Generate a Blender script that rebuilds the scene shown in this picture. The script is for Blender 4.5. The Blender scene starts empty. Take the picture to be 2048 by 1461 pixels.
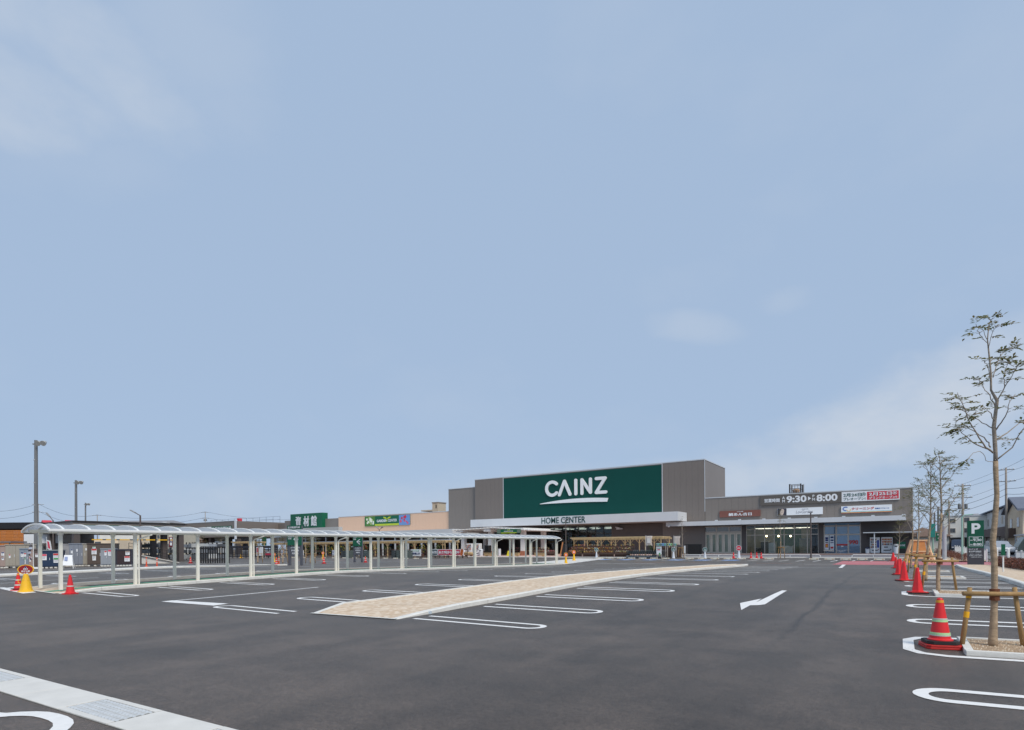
import bpy, math, random
from mathutils import Vector, Matrix
random.seed(7)
R = math.radians
SC = bpy.context.scene
COL = SC.collection

# ------------------------------------------------------------------ camera
F, EYE, CX, CY, YH, ROLL = 1150.0, 1.6, 1024.0, 730.5, 1094.0, 0.0075   # in photo pixels (2048 x 1461)
YAW = math.atan(776 / 1150)
cam_d = bpy.data.cameras.new('camera')
cam = bpy.data.objects.new('camera', cam_d)
COL.objects.link(cam)
cam_d.sensor_width = 36.0
cam_d.lens = 36.0 * F / 2048.0
cam_d.shift_y = (YH - CY) / 2048.0
cam_d.clip_start = 0.05
cam_d.clip_end = 6000
cam.location = (0, 0, EYE)
cam.rotation_euler = (Matrix.Rotation(YAW, 4, 'Z') @ Matrix.Rotation(R(90), 4, 'X') @ Matrix.Rotation(-ROLL, 4, 'Z')).to_euler()
SC.camera = cam

# ------------------------------------------------------------------ sky and sun
SUN_AZ, SUN_EL = R(118), R(48)          # azimuth clockwise from +Y (the building direction)
world = bpy.data.worlds.new('World')
SC.world = world
world.use_nodes = True
wn, wl = world.node_tree.nodes, world.node_tree.links
wn.clear()
w_out = wn.new('ShaderNodeOutputWorld')
w_bg = wn.new('ShaderNodeBackground')
w_sky = wn.new('ShaderNodeTexSky')
w_sky.sky_type = 'NISHITA'
w_sky.sun_disc = False
w_sky.sun_elevation = SUN_EL
w_sky.sun_rotation = SUN_AZ
w_sky.air_density = 1.0
w_sky.dust_density = 1.5
w_sky.ozone_density = 1.0
CLX, CLY, CLZ = 5.2, 0.2, 1.1
# thin even veil of high cloud over the whole sky, with a few thicker soft banks
w_co = wn.new('ShaderNodeTexCoord')
w_map = wn.new('ShaderNodeMapping')
w_map.inputs['Scale'].default_value = (1.0, 1.0, 1.7)
w_map.inputs['Location'].default_value = (CLX, CLY, CLZ)
w_n = wn.new('ShaderNodeTexNoise')
w_n.inputs['Scale'].default_value = 2.3
w_n.inputs['Detail'].default_value = 7
w_n.inputs['Roughness'].default_value = 0.52
w_r = wn.new('ShaderNodeValToRGB')
w_r.color_ramp.elements[0].position = 0.53
w_r.color_ramp.elements[0].color = (0, 0, 0, 1)
w_r.color_ramp.elements[1].position = 0.75
w_r.color_ramp.elements[1].color = (1, 1, 1, 1)
w_veil = wn.new('ShaderNodeMix'); w_veil.data_type = 'RGBA'
w_veil.inputs[0].default_value = 0.92
w_veil.inputs[7].default_value = (3.4, 4.47, 6.1, 1)
w_cl = wn.new('ShaderNodeMix'); w_cl.data_type = 'RGBA'
w_cl.inputs[7].default_value = (5.0, 5.55, 6.35, 1)
w_k = wn.new('ShaderNodeMath'); w_k.operation = 'MULTIPLY'; w_k.inputs[1].default_value = 0.22
wl.new(w_co.outputs['Generated'], w_map.inputs['Vector'])
wl.new(w_map.outputs['Vector'], w_n.inputs['Vector'])
wl.new(w_n.outputs['Fac'], w_r.inputs['Fac'])
wl.new(w_sky.outputs['Color'], w_veil.inputs[6])
wl.new(w_veil.outputs[2], w_cl.inputs[6])
wl.new(w_r.outputs['Color'], w_k.inputs[0])
# cloud banks: a long low one over the right end of the wing, soft ones higher up to the left
def sky_dir(x, y):
    a, b = x - CX, y - YH
    r, w = (a - ROLL * b) / F, -(b + ROLL * a) / F
    return Vector((r * math.cos(YAW) - math.sin(YAW), r * math.sin(YAW) + math.cos(YAW), w)).normalized()
def wmath(op, a, b=None):
    n = wn.new('ShaderNodeMath'); n.operation = op
    for i, v in enumerate((a, b)):
        if v is None: continue
        if isinstance(v, (int, float)): n.inputs[i].default_value = v
        else: wl.new(v, n.inputs[i])
    return n.outputs[0]
def wdot(v):
    n = wn.new('ShaderNodeVectorMath'); n.operation = 'DOT_PRODUCT'
    wl.new(w_co.outputs['Generated'], n.inputs[0]); n.inputs[1].default_value = v
    return n.outputs['Value']
w_n2 = wn.new('ShaderNodeTexNoise'); w_n2.inputs['Scale'].default_value = 8.0; w_n2.inputs['Detail'].default_value = 8; w_n2.inputs['Roughness'].default_value = .55
wl.new(w_map.outputs['Vector'], w_n2.inputs['Vector'])
fac = w_k.outputs[0]
for (x, y, sx, sy, tilt, amp) in ((1560, 930, .42, .045, -10, .75), (1790, 850, .26, .06, -18, .95), (1960, 790, .2, .06, -22, .7), (1200, 1010, .6, .05, 0, .5), (60, 30, .15, .05, 12, .55), (-60, 150, .12, .05, -10, .6), (390, 70, .1, .08, 40, .2), (1390, 655, .06, .02, 15, .3), (1570, 600, .03, .016, 0, .25)):
    c = sky_dir(x, y); rr = c.cross(Vector((0, 0, 1))).normalized(); uu = rr.cross(c).normalized(); t = R(tilt)
    r2 = rr * math.cos(t) - uu * math.sin(t); u2 = uu * math.cos(t) + rr * math.sin(t)
    a = wmath('DIVIDE', wdot(r2), sx); b = wmath('DIVIDE', wdot(u2), sy)
    d = wmath('ADD', wmath('MULTIPLY', a, a), wmath('MULTIPLY', b, b))
    d = wmath('SUBTRACT', d, wmath('MULTIPLY', wmath('SUBTRACT', w_n2.outputs['Fac'], .47), 4.6))
    m_ = wn.new('ShaderNodeMapRange'); m_.interpolation_type = 'SMOOTHSTEP'
    m_.inputs['From Min'].default_value = 2.1; m_.inputs['From Max'].default_value = -1.0; m_.inputs['To Max'].default_value = amp
    wl.new(d, m_.inputs['Value'])
    fac = wmath('MAXIMUM', fac, wmath('MULTIPLY', m_.outputs['Result'], wmath('GREATER_THAN', wdot(c), 0)))
wl.new(fac, w_cl.inputs[0])
wl.new(w_cl.outputs[2], w_bg.inputs['Color'])
w_bg.inputs['Strength'].default_value = 0.10
wl.new(w_bg.outputs['Background'], w_out.inputs['Surface'])

sun_d = bpy.data.lights.new('sun', 'SUN')
sun_d.energy = 2.2
sun_d.angle = R(20)
sun_d.color = (1.0, 0.93, 0.83)
sun = bpy.data.objects.new('sun', sun_d)
COL.objects.link(sun)
sdir = Vector((math.sin(SUN_AZ) * math.cos(SUN_EL), math.cos(SUN_AZ) * math.cos(SUN_EL), math.sin(SUN_EL)))
sun.rotation_euler = (-sdir).to_track_quat('-Z', 'Y').to_euler()
sun.location = sdir * 100

SC.view_settings.view_transform = 'Standard'
SC.view_settings.look = 'None'
SC.view_settings.exposure = 0.22
SC.view_settings.gamma = 1.0
SC.view_settings.use_curve_mapping = False
SC.render.engine = 'CYCLES'
SC.cycles.max_bounces = 6
SC.cycles.transparent_max_bounces = 24
SC.cycles.use_denoising = True

# ------------------------------------------------------------------ pixel -> place (a pixel gives a direction only)
KL = [(0, 0), (8.5, 0), (11, .05), (13.7, .09), (16.4, .14), (19, .19), (21.6, .22), (24, .19), (27, .145), (32, .09),
      (37, .01), (42, -.05), (46, -.06), (55, -.03), (63, 0.0), (72, .12), (82, .25), (90, .30), (1e5, .3)]
KR = [(0, 0), (9.5, 0), (11.3, .02), (14.3, .09), (18.2, .2), (21, .24), (24, .26), (28, .245), (33.7, .19), (40, .1),
      (45, .05), (50, .02), (55, 0), (63, .02), (72, .12), (82, .25), (90, .30), (1e5, .3)]
def lerpk(K, v):
    v = max(v, 0)
    for (a, p), (b, q) in zip(K, K[1:]):
        if v <= b: return p + (q - p) * (v - a) / (b - a)
    return K[-1][1]
def h_raw(u, v):
    t = min(1, max(0, (u + 26.4) / 17))
    return lerpk(KL, v) * (1 - t) + lerpk(KR, v) * t
_hc = {}
def hgt(u, v):                               # the lot drains: a low crown across it, rising again to the shop
    i, j = math.floor(u), math.floor(v)
    def g(a, b):
        k = (a, b)
        if k not in _hc: _hc[k] = h_raw(a, b)
        return _hc[k]
    s, t = u - i, v - j
    return (g(i, j) * (1 - s) + g(i + 1, j) * s) * (1 - t) + (g(i, j + 1) * (1 - s) + g(i + 1, j + 1) * s) * t
def ray(x, y):
    a, b = x - CX, y - YH
    r, w = (a - ROLL * b) / F, -(b + ROLL * a) / F
    return r * math.cos(YAW) - math.sin(YAW), r * math.sin(YAW) + math.cos(YAW), w
def G(x, y, dz=0.0):                         # where the ray meets the ground
    X, Y, w = ray(x, y); z = 0.0
    for i in range(40):
        t = (z - EYE) / w
        z += .5 * (hgt(X * t, Y * t) + dz - z)
    return Vector((X * t, Y * t, z))
def AV(x, y, V):                             # where it meets a wall parallel to the shop front
    X, Y, w = ray(x, y); t = V / Y
    return Vector((X * t, V, EYE + w * t))
def AU(x, y, U):                             # where it meets a wall along the lanes
    X, Y, w = ray(x, y); t = U / X
    return Vector((U, Y * t, EYE + w * t))
def AT(x, y, t):                             # at a given depth
    X, Y, w = ray(x, y)
    return Vector((X * t, Y * t, EYE + w * t))
def rect(V, xl, yl_top, yl_bot, xr, yr_top, yr_bot):
    a, b, c, d = AV(xl, yl_top, V), AV(xl, yl_bot, V), AV(xr, yr_top, V), AV(xr, yr_bot, V)
    return a.x, c.x, (b.z + d.z) / 2, (a.z + c.z) / 2

# ------------------------------------------------------------------ materials
def lin(c):
    return tuple(((v / 255) / 12.92 if v / 255 <= .04045 else ((v / 255 + .055) / 1.055) ** 2.4) for v in c)
_M = {}
def mat(name, rgb, rough=.6, var=.10, scale=3.0, bump=0.0, bscale=60., metal=0.0, spec=.4, detail=4.0, stretch=None, coat=0.0):
    """procedural paint/stone/wood: colour broken up by noise, fine relief by a second noise"""
    if name in _M: return _M[name]
    m = bpy.data.materials.new(name); m.use_nodes = True
    n, l = m.node_tree.nodes, m.node_tree.links
    b = n['Principled BSDF']
    c = lin(rgb)
    b.inputs['Roughness'].default_value = rough
    b.inputs['Metallic'].default_value = metal
    b.inputs['Specular IOR Level'].default_value = spec
    b.inputs['Coat Weight'].default_value = coat
    tc = n.new('ShaderNodeTexCoord')
    src = tc.outputs['Object']
    if stretch:
        mp = n.new('ShaderNodeMapping'); mp.inputs['Scale'].default_value = stretch
        l.new(src, mp.inputs['Vector']); src = mp.outputs['Vector']
    t = n.new('ShaderNodeTexNoise'); t.inputs['Scale'].default_value = scale; t.inputs['Detail'].default_value = detail
    t.inputs['Roughness'].default_value = .62
    l.new(src, t.inputs['Vector'])
    r = n.new('ShaderNodeValToRGB')
    r.color_ramp.elements[0].position = .30; r.color_ramp.elements[1].position = .70
    r.color_ramp.elements[0].color = (*[v * (1 - var) for v in c], 1)
    r.color_ramp.elements[1].color = (*[min(1, v * (1 + var)) for v in c], 1)
    l.new(t.outputs['Fac'], r.inputs['Fac']); l.new(r.outputs['Color'], b.inputs['Base Color'])
    if bump:
        t2 = n.new('ShaderNodeTexNoise'); t2.inputs['Scale'].default_value = bscale; t2.inputs['Detail'].default_value = 3
        l.new(src, t2.inputs['Vector'])
        bp = n.new('ShaderNodeBump'); bp.inputs['Strength'].default_value = bump; bp.inputs['Distance'].default_value = .02
        l.new(t2.outputs['Fac'], bp.inputs['Height']); l.new(bp.outputs['Normal'], b.inputs['Normal'])
    _M[name] = m
    return m
def siding(name, rgb, pitch=.3, rough=.45, axis='X', depth=.25, spec=.4):
    """ribbed metal cladding: fine relief only"""
    m = mat(name, rgb, rough=rough, var=.045, scale=.25, spec=spec)
    n, l = m.node_tree.nodes, m.node_tree.links
    tc = n.new('ShaderNodeTexCoord')
    w = n.new('ShaderNodeTexWave'); w.wave_type = 'BANDS'; w.bands_direction = axis
    w.inputs['Scale'].default_value = .314 / pitch; w.inputs['Distortion'].default_value = 0
    l.new(tc.outputs['Object'], w.inputs['Vector'])
    r = n.new('ShaderNodeValToRGB')
    r.color_ramp.elements[0].position = .0; r.color_ramp.elements[1].position = .12
    l.new(w.outputs['Fac'], r.inputs['Fac'])
    bp = n.new('ShaderNodeBump'); bp.inputs['Strength'].default_value = depth; bp.inputs['Distance'].default_value = .02
    l.new(r.outputs['Color'], bp.inputs['Height']); l.new(bp.outputs['Normal'], n['Principled BSDF'].inputs['Normal'])
    return m
def emis(name, rgb, s):
    if name in _M: return _M[name]
    m = bpy.data.materials.new(name); m.use_nodes = True
    b = m.node_tree.nodes['Principled BSDF']
    b.inputs['Base Color'].default_value = (*lin(rgb), 1)
    b.inputs['Emission Color'].default_value = (*lin(rgb), 1)
    b.inputs['Emission Strength'].default_value = s
    _M[name] = m
    return m
def glass(name, tint=(200, 210, 212), refl=.16, rough=.02):
    m = bpy.data.materials.new(name); m.use_nodes = True
    n, l = m.node_tree.nodes, m.node_tree.links
    n.remove(n['Principled BSDF'])
    o = n['Material Output']
    t = n.new('ShaderNodeBsdfTransparent'); t.inputs['Color'].default_value = (*lin(tint), 1)
    g = n.new('ShaderNodeBsdfGlossy'); g.inputs['Roughness'].default_value = rough
    g.inputs['Color'].default_value = (.9, .93, .95, 1)
    x = n.new('ShaderNodeMixShader')
    lw = n.new('ShaderNodeLayerWeight'); lw.inputs['Blend'].default_value = .12
    mr = n.new('ShaderNodeMapRange'); mr.inputs['To Min'].default_value = refl; mr.inputs['To Max'].default_value = .85
    l.new(lw.outputs['Fresnel'], mr.inputs['Value'])
    l.new(mr.outputs['Result'], x.inputs['Fac']); l.new(t.outputs[0], x.inputs[1]); l.new(g.outputs[0], x.inputs[2])
    l.new(x.outputs[0], o.inputs['Surface'])
    _M[name] = m
    return m

def thin_mat(name, rgb, var=.15, trans=.4, see=0.0, rough=.5):
    """thin sheet that lets light through: leaves, polycarbonate"""
    m = mat(name, rgb, rough, var, 8, spec=.35)
    n, l = m.node_tree.nodes, m.node_tree.links
    b, o = n['Principled BSDF'], n['Material Output']
    t = n.new('ShaderNodeBsdfTranslucent'); l.new(b.inputs['Base Color'].links[0].from_socket, t.inputs['Color'])
    x = n.new('ShaderNodeMixShader'); x.inputs['Fac'].default_value = trans
    l.new(b.outputs[0], x.inputs[1]); l.new(t.outputs[0], x.inputs[2]); last = x
    if see:
        c = n.new('ShaderNodeBsdfTransparent'); y = n.new('ShaderNodeMixShader'); y.inputs['Fac'].default_value = see
        l.new(x.outputs[0], y.inputs[1]); l.new(c.outputs[0], y.inputs[2]); last = y
    l.new(last.outputs[0], o.inputs['Surface'])
    return m

# ------------------------------------------------------------------ mesh builder
ORG = {}
class MB:
    def __init__(s): s.v, s.f, s.m = [], [], []
    def add(s, vs, fs, mi=0):
        o = len(s.v); s.v += [tuple(p) for p in vs]
        for f in fs: s.f.append([i + o for i in f]); s.m.append(mi)
        return s
    def box(s, x0, x1, y0, y1, z0, z1, mi=0):
        vs = [(x, y, z) for z in (z0, z1) for y in (y0, y1) for x in (x0, x1)]
        return s.add(vs, [(0, 2, 3, 1), (4, 5, 7, 6), (0, 1, 5, 4), (2, 6, 7, 3), (0, 4, 6, 2), (1, 3, 7, 5)], mi)
    def bar(s, p, q, w, h, mi=0, up=(0, 0, 1)):
        p, q = Vector(p), Vector(q); d = (q - p).normalized(); u = Vector(up)
        if abs(d.dot(u)) > .97: u = Vector((0, 1, 0))
        a = d.cross(u).normalized() * w / 2; b = a.cross(d).normalized() * h / 2
        vs = [e + i * a + j * b for e in (p, q) for i, j in ((-1, -1), (1, -1), (1, 1), (-1, 1))]
        return s.add(vs, [(0, 3, 2, 1), (4, 5, 6, 7), (0, 1, 5, 4), (1, 2, 6, 5), (2, 3, 7, 6), (3, 0, 4, 7)], mi)
    def tube(s, pts, rs, n=8, mi=0, cap=True):
        pts = [Vector(p) for p in pts]
        if not isinstance(rs, (list, tuple)): rs = [rs] * len(pts)
        o = len(s.v); prev = None
        for i, p in enumerate(pts):
            d = (pts[min(i + 1, len(pts) - 1)] - pts[max(i - 1, 0)]).normalized()
            u = Vector((0, 0, 1)) if abs(d.z) < .9 else Vector((1, 0, 0))
            a = d.cross(u).normalized(); b = a.cross(d).normalized()
            if prev is not None:
                a = (prev - d * prev.dot(d)).normalized(); b = a.cross(d).normalized()
            prev = a
            for k in range(n):
                t = 2 * math.pi * k / n
                s.v.append(tuple(p + (a * math.cos(t) + b * math.sin(t)) * rs[i]))
        for i in range(len(pts) - 1):
            for k in range(n):
                s.f.append([o + i * n + k, o + i * n + (k + 1) % n, o + (i + 1) * n + (k + 1) % n, o + (i + 1) * n + k]); s.m.append(mi)
        if cap:
            s.f.append([o + k for k in range(n)][::-1]); s.m.append(mi)
            s.f.append([o + (len(pts) - 1) * n + k for k in range(n)]); s.m.append(mi)
        return s
    def lathe(s, prof, n=20, c=(0, 0, 0), mi=0, sq=False):
        o = len(s.v)
        for r, z in prof:
            for k in range(n):
                t = 2 * math.pi * (k + .5) / n
                s.v.append((c[0] + r * math.cos(t), c[1] + r * math.sin(t), c[2] + z))
        for i in range(len(prof) - 1):
            for k in range(n):
                s.f.append([o + i * n + k, o + i * n + (k + 1) % n, o + (i + 1) * n + (k + 1) % n, o + (i + 1) * n + k]); s.m.append(mi)
        s.f.append([o + k for k in range(n)][::-1]); s.m.append(mi)
        s.f.append([o + (len(prof) - 1) * n + k for k in range(n)]); s.m.append(mi)
        return s
    def prism(s, poly, a, b, axis='z', mi=0):
        """polygon in the two other axes, extruded along axis from a to b"""
        n = len(poly)
        def pt(p, w):
            return {'z': (p[0], p[1], w), 'y': (p[0], w, p[1]), 'x': (w, p[0], p[1])}[axis]
        vs = [pt(p, a) for p in poly] + [pt(p, b) for p in poly]
        fs = [list(range(n))[::-1], list(range(n, 2 * n))] + [[i, (i + 1) % n, n + (i + 1) % n, n + i] for i in range(n)]
        return s.add(vs, fs, mi)
    def quad(s, a, b, c, d, mi=0): return s.add([a, b, c, d], [(0, 1, 2, 3)], mi)
    def build(s, name, m, parent=None, smooth=False, bevel=0, recalc=False):
        me = bpy.data.meshes.new(name)
        o = ORG.get(parent.name, Vector((0, 0, 0))) if parent else Vector((0, 0, 0))
        me.from_pydata([(p[0] - o[0], p[1] - o[1], p[2] - o[2]) for p in s.v], [], s.f)
        for x in (m if isinstance(m, list) else [m]): me.materials.append(x)
        me.polygons.foreach_set('material_index', s.m)
        if smooth: me.polygons.foreach_set('use_smooth', [True] * len(s.f))
        me.update()
        ob = bpy.data.objects.new(name, me); COL.objects.link(ob)
        if parent:
            ob.parent = parent; ORG[ob.name] = o
        if bevel:
            md = ob.modifiers.new('bevel', 'BEVEL'); md.width = bevel; md.segments = 2; md.limit_method = 'ANGLE'
        return ob
def tag(o, label, cat, group=None):
    o['label'] = label; o['category'] = cat
    if group: o['group'] = group
    return o
def struct(o, kind='structure'):
    o['kind'] = kind; return o
def thing(name, label, cat, loc=(0, 0, 0), rz=0.0, group=None, world=True):
    """Empty at the base; with world=True its parts are given in world coordinates (no rotation)"""
    o = bpy.data.objects.new(name, None); COL.objects.link(o)
    o.empty_display_size = .2
    o.location = loc; o.rotation_euler = (0, 0, rz)
    ORG[o.name] = Vector(loc) if world else Vector((0, 0, 0))
    return tag(o, label, cat, group)
def copy_tree(o, parent=None):
    c = o.copy(); COL.objects.link(c)
    if parent: c.parent = parent
    for ch in o.children: copy_tree(ch, c)
    return c
def dup(root, loc, rz=0.0, label=None, scale=None):
    c = copy_tree(root); c.location = loc; c.rotation_euler = (0, 0, rz)
    if label: c['label'] = label
    if scale: c.scale = scale
    return c

# ------------------------------------------------------------------ lettering
def text_mesh(body, bold=0.0, extrude=.02):
    c = bpy.data.curves.new('lettering', 'FONT'); c.body = body; c.align_x = 'LEFT'; c.offset = bold
    c.extrude = extrude; c.resolution_u = 4
    o = bpy.data.objects.new('lettering', c); COL.objects.link(o)
    bpy.context.view_layer.update()
    me = bpy.data.meshes.new_from_object(o.evaluated_get(bpy.context.evaluated_depsgraph_get()))
    bpy.data.objects.remove(o); bpy.data.curves.remove(c)
    return me
def letters(body, parent, org, right, h, m, w=None, bold=.012, name='lettering', depth=.02, up=(0, 0, 1), align='C', shear=0):
    """lettering whose middle (align C) or left edge (align L) is at org, running along right, capitals h tall"""
    cjk = any(ord(ch) > 0x3000 for ch in body); fat = bold if cjk else 0
    me = text_mesh(body, .005 if cjk else bold, 1.0)
    xs = [v.co.x for v in me.vertices]; ys = [v.co.y for v in me.vertices]
    x0, x1, y0, y1 = min(xs), max(xs), min(ys), max(ys)
    sy = h / (y1 - y0); sx = (w / (x1 - x0)) if w else sy
    right, up = Vector(right).normalized(), Vector(up).normalized(); nrm = right.cross(up)
    o = ORG.get(parent.name, Vector((0, 0, 0))); org = Vector(org) - o
    xo = (x0 + x1) / 2 if align == 'C' else x0
    for v in me.vertices:
        a = (v.co.x - xo) * sx + shear * (v.co.y - y0) * sy; b = (v.co.y - (y0 + y1) / 2) * sy
        v.co = org + right * a + up * b + nrm * (depth * (v.co.z + 1) / 2)
    if fat > .005:          # heavier weight: the same letters laid side by side in slightly different depths
        k = fat * sy * 1.0; co = [v.co.copy() for v in me.vertices]; fs = [list(p.vertices) for p in me.polygons]; V, Fc = [], []
        for i, (dx, dz) in enumerate(((-k, -k * .5), (k, -k * .5), (-k, k * .5), (k, k * .5))):
            o_ = len(V); V += [c + right * dx + up * dz + nrm * (depth * .12 * i) for c in co]; Fc += [[q + o_ for q in f] for f in fs]
        me = bpy.data.meshes.new(name); me.from_pydata([tuple(c) for c in V], [], Fc); me.update()
    me.materials.clear(); me.materials.append(m); me.name = name
    ob = bpy.data.objects.new(name, me); COL.objects.link(ob); ob.parent = parent; ORG[ob.name] = o
    return ob
def outline(pts, w, closed=False, nseg=8):
    """outline of a round-ended stroke in 2D"""
    P = [Vector(p) for p in pts]; r = w / 2
    def side(P):
        out = []
        for i, p in enumerate(P):
            if i == 0:
                d = (P[1] - p).normalized(); a0 = math.atan2(d.y, d.x)
                for k in range(nseg + 1):
                    a = a0 - math.pi - 0 + math.pi / 2 * k / nseg
                    out.append(p + Vector((math.cos(a), math.sin(a))) * r)
            elif i < len(P) - 1:
                d1 = (p - P[i - 1]).normalized(); d2 = (P[i + 1] - p).normalized()
                n1 = Vector((d1.y, -d1.x)); n2 = Vector((d2.y, -d2.x))
                cr = d1.x * d2.y - d1.y * d2.x
                if cr > .02:       # outer on the right side
                    a1, a2 = math.atan2(n1.y, n1.x), math.atan2(n2.y, n2.x)
                    if a2 < a1: a2 += 2 * math.pi
                    for k in range(5):
                        a = a1 + (a2 - a1) * k / 4; out.append(p + Vector((math.cos(a), math.sin(a))) * r)
                else:
                    m = (n1 + n2); m = m / max(m.length_squared, .12) * 2
                    out.append(p + m * r)
            else:
                d = (p - P[i - 1]).normalized(); a0 = math.atan2(d.y, d.x)
                for k in range(nseg):
                    a = a0 - math.pi / 2 + math.pi / 2 * k / nseg
                    out.append(p + Vector((math.cos(a), math.sin(a))) * r)
        return out
    return [tuple(p) for p in side(P) + side(P[::-1])]
# ------------------------------------------------------------------ materials of the setting
def asphalt_mat(name, base, var):
    m = bpy.data.materials.new(name); m.use_nodes = True
    n, l = m.node_tree.nodes, m.node_tree.links
    b = n['Principled BSDF']
    tc = n.new('ShaderNodeTexCoord')
    def noise(s, d, r=.6):
        t = n.new('ShaderNodeTexNoise'); t.inputs['Scale'].default_value = s; t.inputs['Detail'].default_value = d
        t.inputs['Roughness'].default_value = r
        l.new(tc.outputs['Object'], t.inputs['Vector']); return t.outputs['Fac']
    def mapr(v, a, c, lo, hi):
        r = n.new('ShaderNodeMapRange'); r.inputs['From Min'].default_value = a; r.inputs['From Max'].default_value = c
        r.inputs['To Min'].default_value = lo; r.inputs['To Max'].default_value = hi
        l.new(v, r.inputs['Value']); return r.outputs['Result']
    def mul(a, c):
        x = n.new('ShaderNodeMath'); x.operation = 'MULTIPLY'; l.new(a, x.inputs[0]); l.new(c, x.inputs[1]); return x.outputs[0]
    f = mul(mapr(noise(.13, 6), .34, .66, 1 - var, 1 + var), mapr(noise(.8, 8, .75), .38, .62, .7, 1.3))
    grain = noise(150, 2)
    f = mul(f, mapr(grain, .33, .67, .72, 1.32))
    f = mul(f, mapr(noise(16, 5, .75), .38, .62, .72, 1.28))
    f = mul(f, mapr(noise(48, 3, .7), .38, .62, .66, 1.34))
    # roller streaks along the lanes
    mp = n.new('ShaderNodeMapping'); mp.inputs['Scale'].default_value = (1.1, .035, 1)
    l.new(tc.outputs['Object'], mp.inputs['Vector'])
    st = n.new('ShaderNodeTexNoise'); st.inputs['Scale'].default_value = 1.0; st.inputs['Detail'].default_value = 4
    l.new(mp.outputs['Vector'], st.inputs['Vector'])
    f = mul(f, mapr(st.outputs['Fac'], .38, .62, .84, 1.16))
    # dark seams where two paving lanes meet, and damp-looking stains
    sp_ = n.new('ShaderNodeSeparateXYZ'); l.new(tc.outputs['Object'], sp_.inputs['Vector'])
    def op(o_, a, c):
        x = n.new('ShaderNodeMath'); x.operation = o_
        for i, v_ in enumerate((a, c)):
            if isinstance(v_, (int, float)): x.inputs[i].default_value = v_
            else: l.new(v_, x.inputs[i])
        return x.outputs[0]
    wob = op('MULTIPLY', op('SUBTRACT', noise(.5, 3), .5), .5)
    for u0, w0, k0 in ((1.68, .1, .35), (5.2, .3, .72), (18.2, .2, .75), (36.0, .3, .8)):
        dd = op('ABSOLUTE', op('ADD', op('ADD', sp_.outputs['X'], u0), wob), 0)
        sd_ = mapr(dd, 0, w0, k0, 1); fade = mapr(sp_.outputs['Y'], 8.5, 13, 0, 1)
        f = mul(f, op('SUBTRACT', 1, mul(op('SUBTRACT', 1, sd_), fade)))
    f = mul(f, mapr(noise(.33, 3, .45), .58, .66, 1, .74))
    # pale specks of loose grit
    v = n.new('ShaderNodeTexVoronoi'); v.inputs['Scale'].default_value = 3.0
    l.new(tc.outputs['Object'], v.inputs['Vector'])
    sp = n.new('ShaderNodeMath'); sp.operation = 'LESS_THAN'; sp.inputs[1].default_value = .035
    l.new(v.outputs['Distance'], sp.inputs[0])
    ad = n.new('ShaderNodeMath'); ad.operation = 'MULTIPLY_ADD'; ad.inputs[1].default_value = .7
    l.new(sp.outputs[0], ad.inputs[0]); l.new(f, ad.inputs[2])
    mx = n.new('ShaderNodeVectorMath'); mx.operation = 'SCALE'; mx.inputs[0].default_value = base
    l.new(ad.outputs[0], mx.inputs['Scale'])
    l.new(mx.outputs[0], b.inputs['Base Color'])
    b.inputs['Roughness'].default_value = .56
    b.inputs['Specular IOR Level'].default_value = .5
    b.inputs['Sheen Weight'].default_value = .42; b.inputs['Sheen Roughness'].default_value = .19; b.inputs['Sheen Tint'].default_value = (1, .86, .7, 1)
    bp = n.new('ShaderNodeBump'); bp.inputs['Strength'].default_value = .55; bp.inputs['Distance'].default_value = .008
    l.new(grain, bp.inputs['Height']); l.new(bp.outputs['Normal'], b.inputs['Normal'])
    _M[name] = m
    return m
m_asphalt = asphalt_mat('asphalt', (.070, .0525, .041), .36)
m_asphalt_d = mat('asphalt joint', (82, 79, 80), .7, .25, 6, .4, 120)
m_road = mat('old road asphalt', (122, 122, 122), .75, .12, .6, .4, 120)
def paint_mat(name, rgb, wear):
    m = mat(name, rgb, .55, .05, 9, .25, 90)
    n, l = m.node_tree.nodes, m.node_tree.links; b = n['Principled BSDF']
    tc = n.new('ShaderNodeTexCoord')
    t = n.new('ShaderNodeTexNoise'); t.inputs['Scale'].default_value = 46; t.inputs['Detail'].default_value = 5; t.inputs['Roughness'].default_value = .8
    t2 = n.new('ShaderNodeTexNoise'); t2.inputs['Scale'].default_value = .9; t2.inputs['Detail'].default_value = 4
    for q in (t, t2): l.new(tc.outputs['Object'], q.inputs['Vector'])
    a = n.new('ShaderNodeMath'); a.operation = 'ADD'; l.new(t.outputs['Fac'], a.inputs[0]); l.new(t2.outputs['Fac'], a.inputs[1])
    r = n.new('ShaderNodeMapRange'); r.inputs['From Min'].default_value = 1.13; r.inputs['From Max'].default_value = 1.32; r.inputs['To Max'].default_value = wear
    l.new(a.outputs[0], r.inputs['Value'])
    mx = n.new('ShaderNodeMix'); mx.data_type = 'RGBA'; l.new(r.outputs['Result'], mx.inputs[0])
    l.new(b.inputs['Base Color'].links[0].from_socket, mx.inputs[6]); mx.inputs[7].default_value = (.13, .12, .12, 1)
    l.new(mx.outputs[2], b.inputs['Base Color'])
    return m
m_paint = paint_mat('white road paint', (236, 234, 230), .6)
m_paint_w = paint_mat('worn white road paint', (204, 204, 203), .8)
m_paint_o = mat('orange road paint', (205, 132, 100), .6, .1, 5)
m_paint_b = mat('blue bay paint', (120, 156, 208), .6, .1, 5)
m_red = mat('pink coloured paving', (188, 112, 116), .7, .08, 4, .3, 90)
m_conc = mat('kerb concrete', (220, 218, 211), .75, .09, 4, .25, 70)
m_conc2 = mat('pale concrete', (216, 213, 206), .7, .08, 2.2, .2, 60)
m_grate = mat('galvanised grate', (205, 207, 207), .5, .08, 8, .1, 60, spec=.5)
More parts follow.
